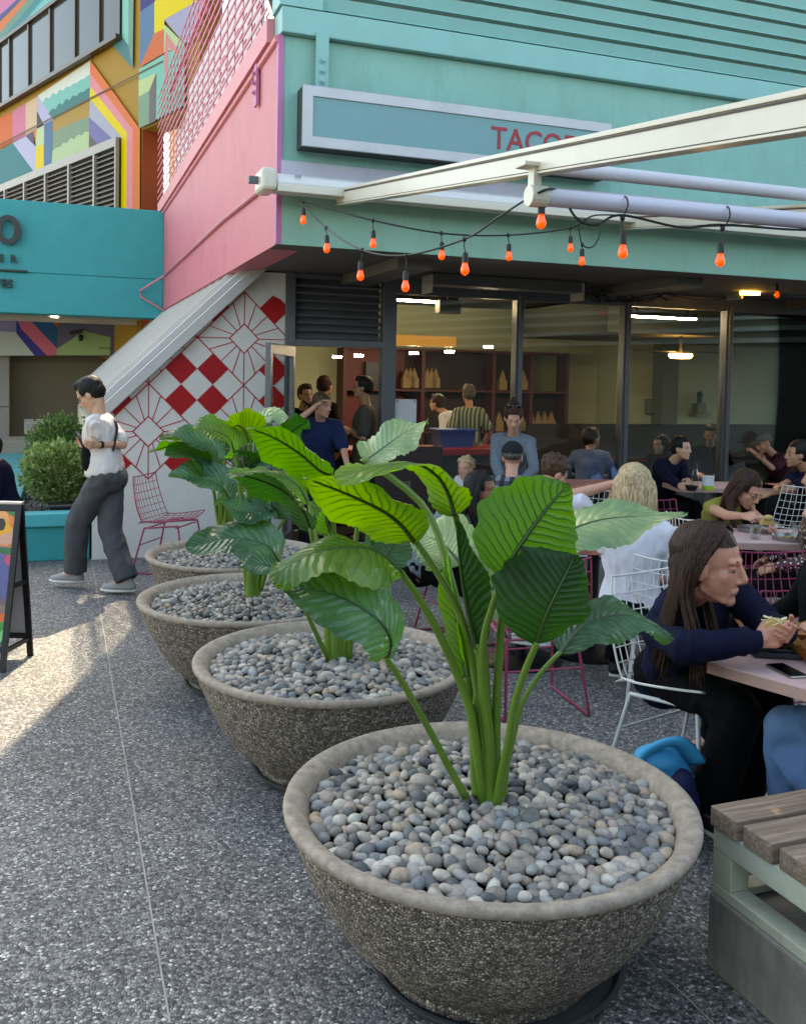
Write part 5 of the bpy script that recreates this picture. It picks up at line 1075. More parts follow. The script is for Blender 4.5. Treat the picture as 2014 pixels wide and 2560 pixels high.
# trays, glasses on the middle table
steel=M('steel_tray','8f8d8a',.3,.05,metal=.85)
def lathe_thing(name,lab,cat,c,prof,mat,part,grp=None,n=28,smooth=50): q=thing(name,c,lab,cat,grp); MB().lathe(prof,c,n).build(part,mat,q,smooth=smooth); return q
for (x,y,r,lab) in ((1895,1330,.13,'round steel tray of food in front of the glasses wearer'),(1985,1352,.13,'round steel tray with scraps at the right end of the middle table')):
    c=onZ(x,y,TZ)+Vector((0,.03,0)); q=lathe_thing('food_tray',lab,'tray',c,[(.001,.002),(r-.01,.002),(r,.028),(r+.004,.028),(r-.004,.0),(.001,.0)],steel,'tray_dish','steel trays'); 
    m=MB(); rs_=random.Random(x)
    for k in range(7): a=rs_.uniform(0,6.28); d=rs_.uniform(0,r*.6); m.ell(c+Vector((d*math.cos(a),d*math.sin(a),.014)),(.02,.014,.01),7,5)
    o=m.build('food_scraps',M('taco_scraps','a5824f',.7,.35,60)); tag(o,'bits of taco food on the '+('left' if x<1950 else 'right')+' steel tray','food')
glsM,N,L,p=nodes('drinking_glass'); t=N.new('ShaderNodeBsdfTransparent'); t.inputs[0].default_value=(.9,.92,.93,1); gl=N.new('ShaderNodeBsdfGlossy'); gl.inputs['Roughness'].default_value=.03; lw_=N.new('ShaderNodeLayerWeight'); lw_.inputs[0].default_value=.35; x=N.new('ShaderNodeMixShader'); L.new(lw_.outputs['Facing'],x.inputs[0]); L.new(t.outputs[0],x.inputs[1]); L.new(gl.outputs[0],x.inputs[2]); L.new(x.outputs[0],N['Material Output'].inputs[0])
for (x,y,lab) in ((1886,1348,'water glass at the left of the steel tray'),(1990,1340,'water glass at the right end of the middle table'),(1462,1370,'empty glass on the coral table')):
    c=onZ(x,y,TZ); lathe_thing('water_glass',lab,'glass',c,[(.001,.003),(.030,.003),(.033,.008),(.037,.095),(.034,.095),(.030,.012),(.001,.012)],glsM,'glass_body','water glasses')
# chip jar with lime green base, bottle, napkins on the small table
c=onZ(1768,1225,TZ); q=thing('lidded_jar',c,'white jar with a lime green band standing on the small pink table','jar'); MB().lathe([(.055,.0),(.055,.045)],c,24).build('jar_band',M('lime_band','93b52a',.5,.04),q); MB().lathe([(.0555,.0455),(.0555,.125),(.06,.127),(.06,.135),(.001,.137)],c,24).build('jar_body',M('jar_white','c4c6c8',.4,.04),q)
c=onZ(1744,1222,TZ)+Vector((0,.1,0)); q=thing('glass_bottle',c,'clear glass bottle standing behind the lime banded jar','bottle'); MB().lathe([(.001,0),(.035,0),(.035,.13),(.015,.18),(.013,.25),(.001,.25)],c,20).build('bottle_body',glsM,q)
c=onZ(1745,1228,TZ); q=lathe_thing('salsa_bowl','dark bowl on the small pink table left of the jar','bowl',c+Vector((-.06,.03,0)),[(.001,0),(.04,0),(.065,.05),(.06,.05),(.001,.02)],M('black_bowl','121214',.4,.04),'bowl_dish')
# backpack between bowl and chair
bpM=M('backpack_cyan','0fa0cf',.6,.08,12,.002,60); bp2=M('backpack_navy','141a4a',.7,.06,12,.002,60)
c=onZ(1668,1990); c=Vector((1.05,3.62,0)); q=thing('backpack',c,'cyan and navy childs backpack on the ground behind the nearest bowl rim','backpack')
m=MB(); m.ell(c+UZ*.16,(.13,.10,.19)); m.cap(c+Vector((-.05,0,.05)),c+Vector((.07,0,.05)),.07,.07); m.ell(c+Vector((-.03,-.02,.30)),(.10,.08,.06)); vox(m,'pack_body',bpM,q,.012,3)
m=MB(); m.ell(c+Vector((.03,-.075,.14)),(.10,.05,.12)); m.ell(c+Vector((.05,-.07,.22)),(.06,.045,.07)); vox(m,'front_pocket',bp2,q,.012,3)
m=MB(); m.tube(catmull([c+Vector((-.11,-.03,.26)),c+Vector((-.07,-.07,.36)),c+Vector((.03,-.07,.39)),c+Vector((.12,-.04,.30))],16),.018,6,flat=2.2); m.build('carry_strap',M('strap_cyan','1aa0cc',.6,.05),q,smooth=True)
# ---------------------------------------------------------------- wooden bench on concrete (right foreground)
c0=onZ(1790,2310); 
bt_=.50; cA=onZ(1778,2012,bt_)                 # back left corner of the top
bR=onZ(1885,2215,bt_)                          # front direction along the plank ends
dE=(onZ(1990,2150,bt_)-cA); dE.z=0; dE.normalize()  # direction along the plank ends (towards camera right)
dP=Vector((-dE.y,dE.x,0)); dP=dP if dP.x>0 else -dP
wood=M('weathered_wood','6e5a49',.75,.0)
def woodM():
    m,N,L,p=nodes('weathered_plank'); g=N.new('ShaderNodeNewGeometry'); vt=N.new('ShaderNodeVectorRotate'); vt.rotation_type='Z_AXIS'; vt.inputs['Angle'].default_value=-math.atan2(dP.y,dP.x); L.new(g.outputs['Position'],vt.inputs['Vector']); mp=N.new('ShaderNodeVectorMath'); mp.operation='MULTIPLY'; mp.inputs[1].default_value=(1.6,34,34); L.new(vt.outputs[0],mp.inputs[0])
    n=N.new('ShaderNodeTexNoise'); n.inputs['Scale'].default_value=2.2; n.inputs['Detail'].default_value=9; n.inputs['Roughness'].default_value=.7; n.inputs['Distortion'].default_value=.6; L.new(mp.outputs[0],n.inputs['Vector']); cr=N.new('ShaderNodeValToRGB'); L.new(n.outputs['Fac'],cr.inputs[0]); e=cr.color_ramp.elements; e[0].position=.3; e[0].color=lin('54443a'); e[1].position=.72; e[1].color=lin('a38e7c'); k=e.new(.5); k.color=lin('7f6a58')
    n2=N.new('ShaderNodeTexNoise'); n2.inputs['Scale'].default_value=6; n2.inputs['Detail'].default_value=5; L.new(g.outputs['Position'],n2.inputs['Vector']); r=N.new('ShaderNodeMapRange'); r.inputs['From Min'].default_value=.68; r.inputs['From Max'].default_value=.72; L.new(n2.outputs['Fac'],r.inputs['Value']); mx=N.new('ShaderNodeMix'); mx.data_type='RGBA'; L.new(r.outputs['Result'],mx.inputs['Factor']); L.new(cr.outputs[0],mx.inputs['A']); mx.inputs['B'].default_value=lin('b08a66'); L.new(mx.outputs['Result'],p.inputs['Base Color']); p.inputs['Roughness'].default_value=.8
    b=N.new('ShaderNodeBump'); b.inputs['Distance'].default_value=.0025; L.new(n.outputs['Fac'],b.inputs['Height']); L.new(b.outputs['Normal'],p.inputs['Normal']); return m
WD=woodM(); bq=thing('wooden_bench',Vector((cA.x,cA.y,0)),'weathered wooden slat bench on a rusty pale green steel frame over a concrete block','bench')
pw=.115; gap=.022; 
ends=[0,-.035,-.075,-.11]
for i in range(11):
    c=cA+dE*((pw+gap)*i+pw/2)+dP*(1.1+ .0)-UZ*.03
    MB().ob(c+dP*rs_.uniform(-.006,.006),dP*1.1,dE*(pw/2),UZ*.03).build('plank',WD,bq,bevel=.004)
stl=M('pale_green_steel','bfc3ae',.55,.12,8,.0006,60,dirt='7d5638',ds=11,dt=.6); LB=1.45
m=MB(); 
f0=cA+dP*.045; 
def beam(a,b,w,h,mb): d=(b-a); mb.ob((a+b)/2,d/2,dP*w/2 if abs(d.normalized().dot(dP))<.5 else dE*w/2,UZ*h/2)
a=f0-UZ*.097; m.ob(a+dE*LB/2,dE*LB/2,dP*.035,UZ*.035); m.ob(f0+dE*.04-UZ*.184,dE*.04,dP*.034,UZ*.0515); m.ob(f0+dE*LB/2-UZ*.252,dE*LB/2,dP*.035,UZ*.016)
a=f0+dP*2.0; m.ob(a+dE*LB/2-UZ*.097,dE*LB/2,dP*.035,UZ*.035); m.ob(a+dE*LB/2-UZ*.252,dE*LB/2,dP*.035,UZ*.016); m.ob(a+dE*.04-UZ*.184,dE*.04,dP*.034,UZ*.0515)
m.ob(f0+dP*1.0-UZ*.250+dE*.04,dP*.96,dE*.03,UZ*.012); m.ob(f0+dE*(LB-.05)-UZ*.184,dE*.05,dP*.034,UZ*.0515)
m.build('steel_frame',stl,bq,bevel=.003)
m=MB(); m.ob(cA+dE*(LB/2)+dP*1.0-UZ*(bt_-.1155),dE*(LB/2-.0),dP*1.0,UZ*.1155); m.build('concrete_block',M('raw_concrete','87837a',.88,.22,9,.0018,60,dirt='514d45',streak=7,dt=.45),bq,bevel=.008)
# ---------------------------------------------------------------- A-frame sign board
ap=W(58,1262,5.68); fA=onZ(14,1682); fB=onZ(84,1640); az_=ap.z
q=thing('sandwich_board',Vector((ap.x,ap.y,0)),'black framed sandwich board with a colourful tropical food poster, cut by the left edge','sign board')
XL=Vector((-1,.02,0)); wd=.62
for f in (fA,fB): pass
apA=Vector((ap.x,ap.y-.012,az_)); apB=Vector((ap.x,ap.y+.012,az_)); 
for nm,foot,a in (('front_frame',fA,apA),('back_frame',fB,apB)):
    d=(foot-a).normalized(); m=MB(); Lg=(foot-a).length; n=XL.cross(d).normalized()
    m.ob(a+d*Lg/2+XL*.018,XL*.018,d*Lg/2,n*.010); m.ob(a+d*Lg/2+XL*(wd-.018),XL*.018,d*Lg/2,n*.010); m.ob(a+d*.02+XL*wd/2,XL*(wd/2-.036),d*.018,n*.009); m.ob(a+d*(Lg-.13)+XL*wd/2,XL*(wd/2-.036),d*.018,n*.009); m.build(nm,M('board_black','0c0c0d',.4,.05),q,bevel=.002)
m=MB(); 
for k in (.5,.88): a=apA.lerp(fA,k); b=apB.lerp(fB,k); m.ob((a+b)/2+XL*.018,(b-a)/2,XL*.01,UZ*.012)
m.build('spreader_bar',M('board_black2','111112',.4,.05),q)
m=MB(); m.ob(ap+XL*wd/2+UZ*.012,XL*wd/2,Vector((0,.022,0)),UZ*.006); m.build('top_cap',M('bright_alu','c9cacd',.3,.03,metal=.7),q)
d=(fA-apA).normalized(); Lg=(fA-apA).length; n=XL.cross(d).normalized(); n=n if n.y<0 else -n; U=-XL; o_=apA+XL*(wd-.036)+d*.04; pw_=wd-.072; ph=Lg-.19
def pz(x,y): # poster coordinates from the photo pixels (zoom of 3.947)
    r=ray(x/3.947,1150+y/3.947); k=(o_-CAM).dot(n)/r.dot(n); p=CAM+r*k-o_; return (p.dot(U),p.dot(d))
MB().ob(o_+U*pw_/2+d*ph/2,U*pw_/2,d*ph/2,n*.002).build('poster_sheet',M('poster_base','7a5a8a',.35,.1,6),q)
PA=[('e8823c',[(-300,400),(180,410),(160,860),(-300,800)]),('f0a060',[(-300,420),(60,420),(100,600),(-300,640)]),('3f7a3a',[(0,420),(175,430),(165,560),(90,520),(20,450)]),('2f6a3c',[(-300,830),(-100,860),(140,850),(130,960),(0,900),(-300,930)]),('5a5a8c',[(-300,960),(130,940),(105,1330),(80,1380),(-300,1180)]),
('d89a80',[(-200,700),(0,735),(125,655),(158,700),(150,800),(60,835),(-60,800),(-200,780)]),('eaa51e',[(-30,640),(60,575),(125,655),(110,700),(0,735),(-40,720)]),('3a2c18',[(0,565),(45,570),(65,620),(40,680),(-10,690)]),('d24a6c',[(40,980),(70,925),(130,930),(122,1050),(80,1030)]),('6c5a66',[(-300,1180),(80,1380),(75,1500),(-300,1400)]),('8a6f60',[(-300,1370),(80,1430),(75,1540),(-300,1480)]),('e06a2c',[(-200,1500),(60,1500),(70,1540),(0,1600),(-200,1680)]),('2f8a3c',[(-200,1680),(0,1590),(65,1560),(40,1960),(-200,1960)]),('7fc080',[(-100,1790),(40,1640),(50,1680),(-60,1900)]),('1d6a4c',[(-100,1830),(45,1760),(35,1960),(-100,1960)])]
for k,(c_,P) in enumerate(PA):
    Q=clip([pz(*p) for p in P],[(0,0),(pw_,0),(pw_,ph),(0,ph)]) or clip([pz(*p) for p in P][::-1],[(0,0),(pw_,0),(pw_,ph),(0,ph)])
    if Q: MB().prism(Q,o_+n*(.0022+.0004*k),U,d,n,.0006).build('poster_shape',M('poster_'+c_,c_,.35,.12,25),q)
d=(fB-apB).normalized(); Lg=(fB-apB).length; n=XL.cross(d).normalized(); MB().ob(apB+XL*wd/2+d*(Lg/2-.05),XL*(wd/2-.036),d*(Lg/2-.09),n*.003).build('back_panel',M('board_inner_pale','a9a3a0',.5,.15,3,dirt='c08a80'),q)
# ---------------------------------------------------------------- people
def skinM(n,c): return M('skin_'+n,c,.5,.06,14,.0004,90)
SK={'light':skinM('light','c58f78'),'tan':skinM('tan','ae7a5e'),'brown':skinM('brown','80523a'),'asian':skinM('asian','c49478'),'rosy':skinM('rosy','c4856e')}
def cloth(n,c,b=.002,bs=14,v=.08,r=.85): return M('cloth_'+n,c,r,v,5,b,bs,spec=.12)
def hairM(n,c,c2):
    m,N,L,p=nodes('hair_'+n); g=N.new('ShaderNodeTexCoord'); mp=N.new('ShaderNodeVectorMath'); mp.operation='MULTIPLY'; mp.inputs[1].default_value=(60,60,9); L.new(g.outputs['Object'],mp.inputs[0]); n_=N.new('ShaderNodeTexNoise'); n_.inputs['Scale'].default_value=2.; n_.inputs['Detail'].default_value=6; L.new(mp.outputs[0],n_.inputs['Vector'])
    mx=N.new('ShaderNodeMix'); mx.data_type='RGBA'; mr=N.new('ShaderNodeMapRange'); mr.inputs['From Min'].default_value=.35; mr.inputs['From Max'].default_value=.68; L.new(n_.outputs['Fac'],mr.inputs['Value']); L.new(mr.outputs['Result'],mx.inputs['Factor']); mx.inputs['A'].default_value=lin(c); mx.inputs['B'].default_value=lin(c2); L.new(mx.outputs['Result'],p.inputs['Base Color']); p.inputs['Roughness'].default_value=.55; p.inputs['Specular IOR Level'].default_value=.22
    b=N.new('ShaderNodeBump'); b.inputs['Distance'].default_value=.004; L.new(n_.outputs['Fac'],b.inputs['Height']); L.new(b.outputs['Normal'],p.inputs['Normal']); return m
HR={'black':hairM('black','0c0b0b','221d1b'),'dark':hairM('dark_brown','1c0f0a','472c20'),'brown':hairM('brown','35241a','5f4535'),'blond':hairM('blond','8f7350','d6bd98'),'grey':hairM('grey_brown','3a322c','6a5f55')}
eyeW=M('eye_white','9a938c',.35,0); eyeB=M('eye_iris','1d120c',.2,0); lipM=M('lip','8f4a42',.5,.05)
def ik(a,t,l1,l2,pole):
    a=Vector(a);t=Vector(t); d=t-a; D=min(d.length,(l1+l2)*.995); dn=d.normalized(); t=a+dn*D; x=(l1*l1-l2*l2+D*D)/(2*D); h=math.sqrt(max(l1*l1-x*x,1e-6)); p=Vector(pole); p=p-dn*p.dot(dn); p=p.normalized() if p.length>1e-4 else dn.orthogonal().normalized(); return a+dn*x+p*h,t
def hand(m,w,d,n,side,s=1.,curl=.5,r=.0085):
    # w wrist, d direction along the hand, n palm normal (palm faces n), side: thumb side vector
    d=d.normalized(); n=(n-d*n.dot(d)).normalized(); sd=d.cross(n); 
    if sd.dot(side)<0: sd=-sd
    m.cap(w,w+d*.03*s,.026*s,.027*s,8)
    for k,(o,Lf) in enumerate(((.030,.072),(.010,.080),(-.010,.074),(-.029,.058))):
        kn=w+d*(.085-.004*abs(k-1))*s+sd*o*s; m.cap(w+d*.02*s+sd*o*.6*s,kn,.017*s,.0125*s,8); p=kn; a=curl*(.55+.1*k); dd=d
        for j,f in enumerate((.45,.32,.23)):
            dd=(d*math.cos(a)+n*math.sin(a)).normalized(); q=p+dd*Lf*f*s; m.cap(p,q,r*s*(1-.1*j),r*s*(.92-.1*j),7); p=q; a+=curl*.9
    t0=w+d*.025*s+sd*.03*s; t1=t0+(d*.55+sd*.6+n*.35).normalized()*.04*s; t2=t1+(d*.85+sd*.1+n*.4).normalized()*.032*s; m.cap(t0,t1,.014*s,.0115*s,8); m.cap(t1,t2,.0112*s,.009*s,8)
def head(m,c,f,r,u,s=1.,nose=1.):
    def P(x,y,z): return c+r*(x*s)+f*(y*s)+u*(z*s)
    ax=(r,f,u); E=lambda p,q,n=14,k=10: m.ell(P(*p),tuple(a*s for a in q),n,k,ax)
    E((0,-.012,.028),(.076,.096,.086),20,14); E((0,.022,-.03),(.062,.068,.085),18,12); E((0,.045,-.072),(.040,.042,.036)); E((0,.070,-.100),(.022,.018,.018))
    for q in (-1,1): E((q*.036,.050,-.026),(.024,.025,.028)); m.cap(P(q*.014,.084,.022),P(q*.044,.074,.022),.009*s,.007*s); E((q*.074,-.004,-.015),(.010,.02,.032),8,6); m.cap(P(q*.047,.0,-.068),P(q*.022,.058,-.098),.013*s,.012*s); E((q*.012,.093,-.040),(.008,.009,.007),8,6)
    m.cap(P(0,.086,.012),P(0,.102*1.0+.005*nose,-.030),.0085*s,.011*s); E((0,.105,-.036),(.010,.009,.009),10,8); m.cap(P(-.018,.082,-.068),P(.018,.082,-.068),.009*s,.009*s)
    return P
def face_bits(par,P,f,r,u,s,eyes=True,brow='dark',skm_=None):
    ax=(r,f,u)
    for q in (-1,1):
        if eyes:
            o=MB().ell(P(q*.030,.071,-.001),(.0125*s,.0105*s,.0080*s),12,8,ax).build('eye',eyeW,par,smooth=True); MB().ell(P(q*.030,.0785,-.003),(.0062*s,.0042*s,.0062*s),10,6,ax).build('iris',eyeB,o,smooth=True); MB().ell(P(q*.030,.0722,.0048),(.0155*s,.0128*s,.0082*s),12,8,ax).build('eyelid',skm_,o,smooth=True)
        MB().tube([P(q*.012,.0885,.020),P(q*.028,.0862,.0255),P(q*.046,.0735,.021)],[.0012*s,.0022*s,.0010*s],5).build('eyebrow',HR[brow if brow in HR else 'dark'],par)
    m=MB(); m.tube([P(-.020,.0800,-.069),P(-.008,.0868,-.0660),P(0,.0862,-.067),P(.008,.0868,-.0660),P(.020,.0800,-.069)],[.0012*s,.0032*s,.0030*s,.0032*s,.0012*s],6); m.tube([P(-.017,.0795,-.073),P(0,.0865,-.0750),P(.017,.0795,-.073)],[.0018*s,.0038*s,.0018*s],6); m.build('lips',lipM,par,smooth=True)
def strands(m,P,s,specs,rs): pass
def person(lab,hd,face,grp=None,stand=False,look=None,nod=0.,sk='light',top=None,sleeve='long',bot=None,hair='short',hc='dark',hands=(None,None),feet=None,sc_=1.,fem=False,vx=.0095,glasses=False,hat=None,hs=1.,pelvis=None,shoe='shoe_dark',eyes=True,curl=.5,legs=True,palm=None,elbow=None,collar=None,cat='person',bag=0.,opening=0.,hw=1.9,tuck=False,beard=False,build_=1.,knees=None,heads=True):
    hd=Vector(hd); a=R(face); F_=Vector((math.cos(a),math.sin(a),0)); Rr=Vector((math.sin(a),-math.cos(a),0))
    pz=(.90 if stand else .535)*(sc_ if stand else 1.)
    Lt=(.67 if stand else .63)*sc_
    if pelvis is None:
        ln_=math.acos(max(-1,min(1,(hd.z-pz)/Lt))); 
        if hd.z-pz>Lt: Lt=hd.z-pz; ln_=0
        pv=Vector((hd.x,hd.y,0))-F_*(Lt*math.sin(ln_)+.03); pv.z=pz
    else: pv=Vector(pelvis)
    ax_=hd-F_*.035-pv; Lt=ax_.length; A_n=ax_.normalized(); k=Lt/.66; w=(.92 if fem else 1.)*build_*(1 if sc_>.8 else sc_)
    Fn=(F_-A_n*F_.dot(A_n)).normalized(); Rn=Fn.cross(A_n).normalized()
    q=thing('person',Vector((pv.x,pv.y,0)),lab,cat,grp); skm=SK[sk]
    # head frame
    la=R(face if look is None else look); lf=Vector((math.cos(la),math.sin(la),0)); hf=(lf*math.cos(nod)-UZ*math.sin(nod)); hr=Vector((math.sin(la),-math.cos(la),0)); hu=hr.cross(hf).normalized(); h_=hs
    def T(x,y,z): return pv+Rn*x*w+Fn*y+A_n*z*k      # torso frame
    neck=T(0,-.01,.50); 
    sh=[T(-.166,-.01,.425),T(.166,-.01,.425)]; hp=[pv-Rr*.085*w,pv+Rr*.085*w]
    bm=MB(); P=head(bm,hd,hf,hr,hu,h_); bm.cap(T(0,-.012,.46),hd-hu*.07*h_-hf*.02*h_,.052*w,.048*h_,14)
    def torso(m,g,zm=-1):
        fz_=.90 if fem else 1.
        m.loft([(T(0,y,z),Rn*((rx*(fz_ if .08<z<.4 else 1)+g*1.1)*w),Fn*(ry+g*1.1)) for (z,rx,ry,y) in ((-.12,.10,.075,0),(-.07,.152,.108,0),(.02,.156,.112,0),(.11,.142,.104,.0),(.20,.143,.106,.005),(.29,.158,.114,.005),(.37,.165,.106,.0),(.425,.150,.086,-.008),(.462,.095,.064,-.012),(.485,.058,.052,-.012)) if z>zm])
        if fem: [m.ell(T(q_*.065,.07,.30),(.06+g,.055+g,.06),12,8,(Rn,Fn,A_n)) for q_ in (-1,1)]
        for q_ in (0,1): m.cap(T((q_*2-1)*.08,-.012,.425),sh[q_],.066+g,.052*w+g,12); m.cap(T((q_*2-1)*.12,-.005,.36),sh[q_],.07+g,.050*w+g,12)
    torso(bm,0)
    arms=[]
    for i in (0,1):
        sg=-1 if i==0 else 1; t=hands[i] if hands[i] is not None else (T(sg*.24,.08,-.02) if stand else T(sg*.12,.30,.12) if False else pv+F_*.30+Rr*sg*.14+UZ*.10)
        po=(elbow[i] if elbow and elbow[i] is not None else (Rr*sg*.6-UZ*.8-F_*.35)); e,tt_=ik(sh[i],t,.275*sc_,.245*sc_,po); arms.append((sh[i],e,tt_))
        bm.cap(sh[i],e,.046*w,.037*w,12); bm.cap(e,tt_,.037*w,.025*w,12)
        d=(tt_-e).normalized(); 
        pn=(palm[i] if palm and palm[i] is not None else (Rr*-sg*.5-UZ*.6+F_*.2)); hand(bm,tt_,(d+(Vector(0*d)))if True else d,Vector(pn),UZ*.6-Rr*sg*.8,s=.95*sc_,curl=curl)
    lg=[]
    for i in (0,1):
        sg=-1 if i==0 else 1
        if feet: fpos=Vector(feet[i])
        elif stand: fpos=Vector((pv.x,pv.y,.085))+Rr*sg*.11+F_*.02
        else: fpos=Vector((pv.x,pv.y,.085))+Rr*sg*.12+F_*.47
        kp=(F_*1.+UZ*.35) if knees is None else Vector(knees[i]); kn,fo=ik(hp[i],fpos,.43*sc_,.42*sc_,kp); lg.append((hp[i],kn,fo))
        if legs: bm.cap(hp[i],kn,.078*w,.052*w,14); bm.cap(kn,fo,.05*w,.034*w,12); bm.cap(fo,fo+F_*.10-UZ*.035,.034,.028,10)
    vox(bm,'body',skm,q,vx,2)
    if heads: face_bits(q,P,hf,hr,hu,h_,eyes,hc,skm)
    # trousers
    if bot is not None and legs:
        m=MB(); g=.020
        m.ell(T(0,-.005,-.03),(.158*w+g*.5,.115+g*.4,.09*k),16,10,(Rn,Fn,A_n)); m.ell(pv-UZ*.02-F_*.02,(.168*w,.138,.125),16,10,(Rr,F_,UZ)); m.ell(T(0,0,.0),(.172*w,.134,.07),16,10,(Rn,Fn,A_n))
        for i in (0,1): a_,b_,c_=lg[i]; m.cap(a_,b_,.092*w+bag*.6,.070*w+bag,16); m.tube([b_-(c_-b_).normalized()*.03,b_,b_.lerp(c_,.5),c_+UZ*.015-(F_*.01)],[.03,.068*w+bag,.064*w+bag,.066*w+bag],16)
        wrinkle(vox(m,'trousers',bot,q,.011 if vx>.008 else .009,4),.009,9.,(1,1,.5),len(lab)+3)
    # shoes
    if legs:
        for i in (0,1):
            a_,b_,c_=lg[i]; fd=(F_ if feet is None or len(feet)<3 else Vector(feet[2])); g0=Vector((c_.x,c_.y,max(c_.z-.085,0))); m=MB(); m.cap(g0-fd*.045+UZ*.045,g0+fd*.10+UZ*.040,.042,.040,12); m.cap(g0+fd*.10+UZ*.038,g0+fd*.165+UZ*.032,.040,.030,12); m.cap(g0-fd*.03+UZ*.06,g0-fd*.02+UZ*.085,.043,.042,12)
            sh_=vox(m,'shoe',M(shoe,{'shoe_dark':'0e0e10','shoe_white':'c9c9c6','shoe_grey':'8a8a8a'}[shoe],.6,.08,20),q,.008,3)
            m=MB(); rr=Vector((fd.y,-fd.x,0)); ps=[g0-fd*.085+UZ*.014,g0+fd*.03+UZ*.012,g0+fd*.13+UZ*.013,g0+fd*.195+UZ*.022]; m.tube(ps,[.012,.016,.016,.010],10,flat=2.9,side=UZ); m.build('sole',M('sole_white','cfcbc2',.6,.06,20),sh_,smooth=True)
    # top
    if top is not None:
        m=MB(); torso(m,.013,(.05 if tuck else -.03 if not stand else -.2)); 
        if not tuck: m.loft([(T(0,0,-.15 if stand else -.035),Rn*(.170*w),Fn*.130),(T(0,0,-.05 if stand else 0.),Rn*(.176*w),Fn*.130),(T(0,0,.06),Rn*(.166*w),Fn*.122),(T(0,0,.2),Rn*(.13*w),Fn*.10)])
        else: m.loft([(T(0,.005,-.005),Rn*(.135*w),Fn*.095),(T(0,.01,.03),Rn*(.182*w),Fn*.140),(T(0,.005,.14),Rn*(.168*w),Fn*.130),(T(0,0,.26),Rn*(.15*w),Fn*.11)])
        for i in (0,1):
            s_,e,t=arms[i]
            if sleeve=='long': m.cap(s_,e,.060*w,.052*w,14); m.cap(e,e.lerp(t,.93),.052*w,.040*w,14)
            elif sleeve=='short': m.cap(s_,s_.lerp(e,.78),.056*w,.070*w,14)
            elif sleeve=='none': pass
        wrinkle(vox(m,'shirt',top,q,.0105 if vx>.008 else .008,4),.009 if vx<.009 else .006,(13. if vx<.006 else 10.),(1,1,.55),len(lab))
        if collar is not None: 
            m=MB(); C_=[T(.062*math.cos(t),.058*math.sin(t)-.005,.475+.012*math.sin(t)*-1) for t in [j/16*2*math.pi for j in range(16)]]; m.tube(C_,.013,7,closed=True,flat=1.6); m.build('collar',collar,q,smooth=True)
    # hair
    E=lambda m,p_,r_,n=16,kk=12: m.ell(P(*p_),tuple(x*h_ for x in r_),n,kk,(hr,hf,hu))
    hm=HR[hc]; rs=random.Random(hash(lab)%997 if False else len(lab)*7)
    if hat is None or hair in('long','pony'):
        m=MB(); E(m,(0,-.022,.036),(.086,.103,.094),22,16)
        if hair in('short','fade','neat'): E(m,(0,-.05,-.0),(.080,.070,.075)); 
        if hair=='neat' or hair=='short': m.cap(P(-.03,.040,.102),P(.04,.036,.104),.024*h_,.022*h_); E(m,(0,.02,.09),(.062,.06,.04))
        if hair in('long','bun','pony'): E(m,(0,-.045,-.01),(.084,.075,.085))
        if hair=='bun': E(m,(0,-.06,.135),(.036,.036,.036))
        if hair=='messy': 
            for k_ in range(40): v=Vector((rs.uniform(-1,1),rs.uniform(-1,.8),rs.uniform(-.3,1))).normalized(); E(m,(v.x*.082,v.y*.1-.02,v.z*.088+.04),(.02,.02,.02),7,5)
        # carve: remove the face opening afterwards
        ho=vox(m,'hair',hm,q,.0075*max(1,h_*.9),2)
        import bmesh
        b=bmesh.new(); b.from_mesh(ho.data); off=world_off(q); kill=[]
        for v in b.verts:
            d=v.co+off-hd; x,y,z=d.dot(hr)/h_,d.dot(hf)/h_,d.dot(hu)/h_
            front= y>.048-opening+(.015 if hair=='bun' else 0) and z<.062; ear=(abs(x)>.05 and y>.010 and z<.0); low=(z<-.075 and hair in('short','fade','neat')) 
            if front or ear or low or (y>.02 and z<-.01): kill.append(v)
        bmesh.ops.delete(b,geom=kill,context='VERTS'); b.to_mesh(ho.data); b.free()
        for v in ho.data.vertices: nn_=noise.noise(v.co*28)*.004+noise.noise(v.co*70)*.002; d=(v.co+off-hd).normalized(); v.co+=d*nn_
    if hair in('long','pony','curly'):
        m=MB(); NS=300 if vx<.006 else 110 if vx<.0085 else 70
        for k_ in range(NS):
            t=rs.uniform(-1,1); ang=t*hw+math.pi  # around the back, 0=front
            x0=.070*math.sin(ang)*1.1; y0=.085*math.cos(ang)*1.0; 
            top_=P(x0*.25,-.02+y0*.3,.118+rs.uniform(-.006,.004)); side_=P(x0*1.2,y0*1.08-.01,.02+rs.uniform(-.01,.01)); ln2=(.30 if hair=='long' else .20)*rs.uniform(.8,1.1)
            low_=P(x0*1.35+rs.uniform(-.012,.012),y0*1.0-.015,-.09); 
            fr=(math.cos(ang)>-.35)
            base_=low_-UZ*ln2*.55+(F_*(.05 if fr else -.045)); end_=low_-UZ*ln2+(F_*(.075 if fr else -.06))+Vector((rs.uniform(-.02,.02),rs.uniform(-.02,.02),0))
            if hair=='curly':
                pts=catmull([top_,side_,low_],10)+[low_-UZ*(ln2*j/8)+Vector((math.sin(j*1.5+k_),math.cos(j*1.5+k_),0))*.012 for j in range(1,7)]
            else: pts=catmull([top_,side_,low_,base_,end_],16)
            m.tube(pts,[ (.0075+.004*math.sin(i/len(pts)*3.1))*(.62 if vx<.006 else 1)*h_*(1.0 if i<len(pts)-3 else .4) for i in range(len(pts))],5)
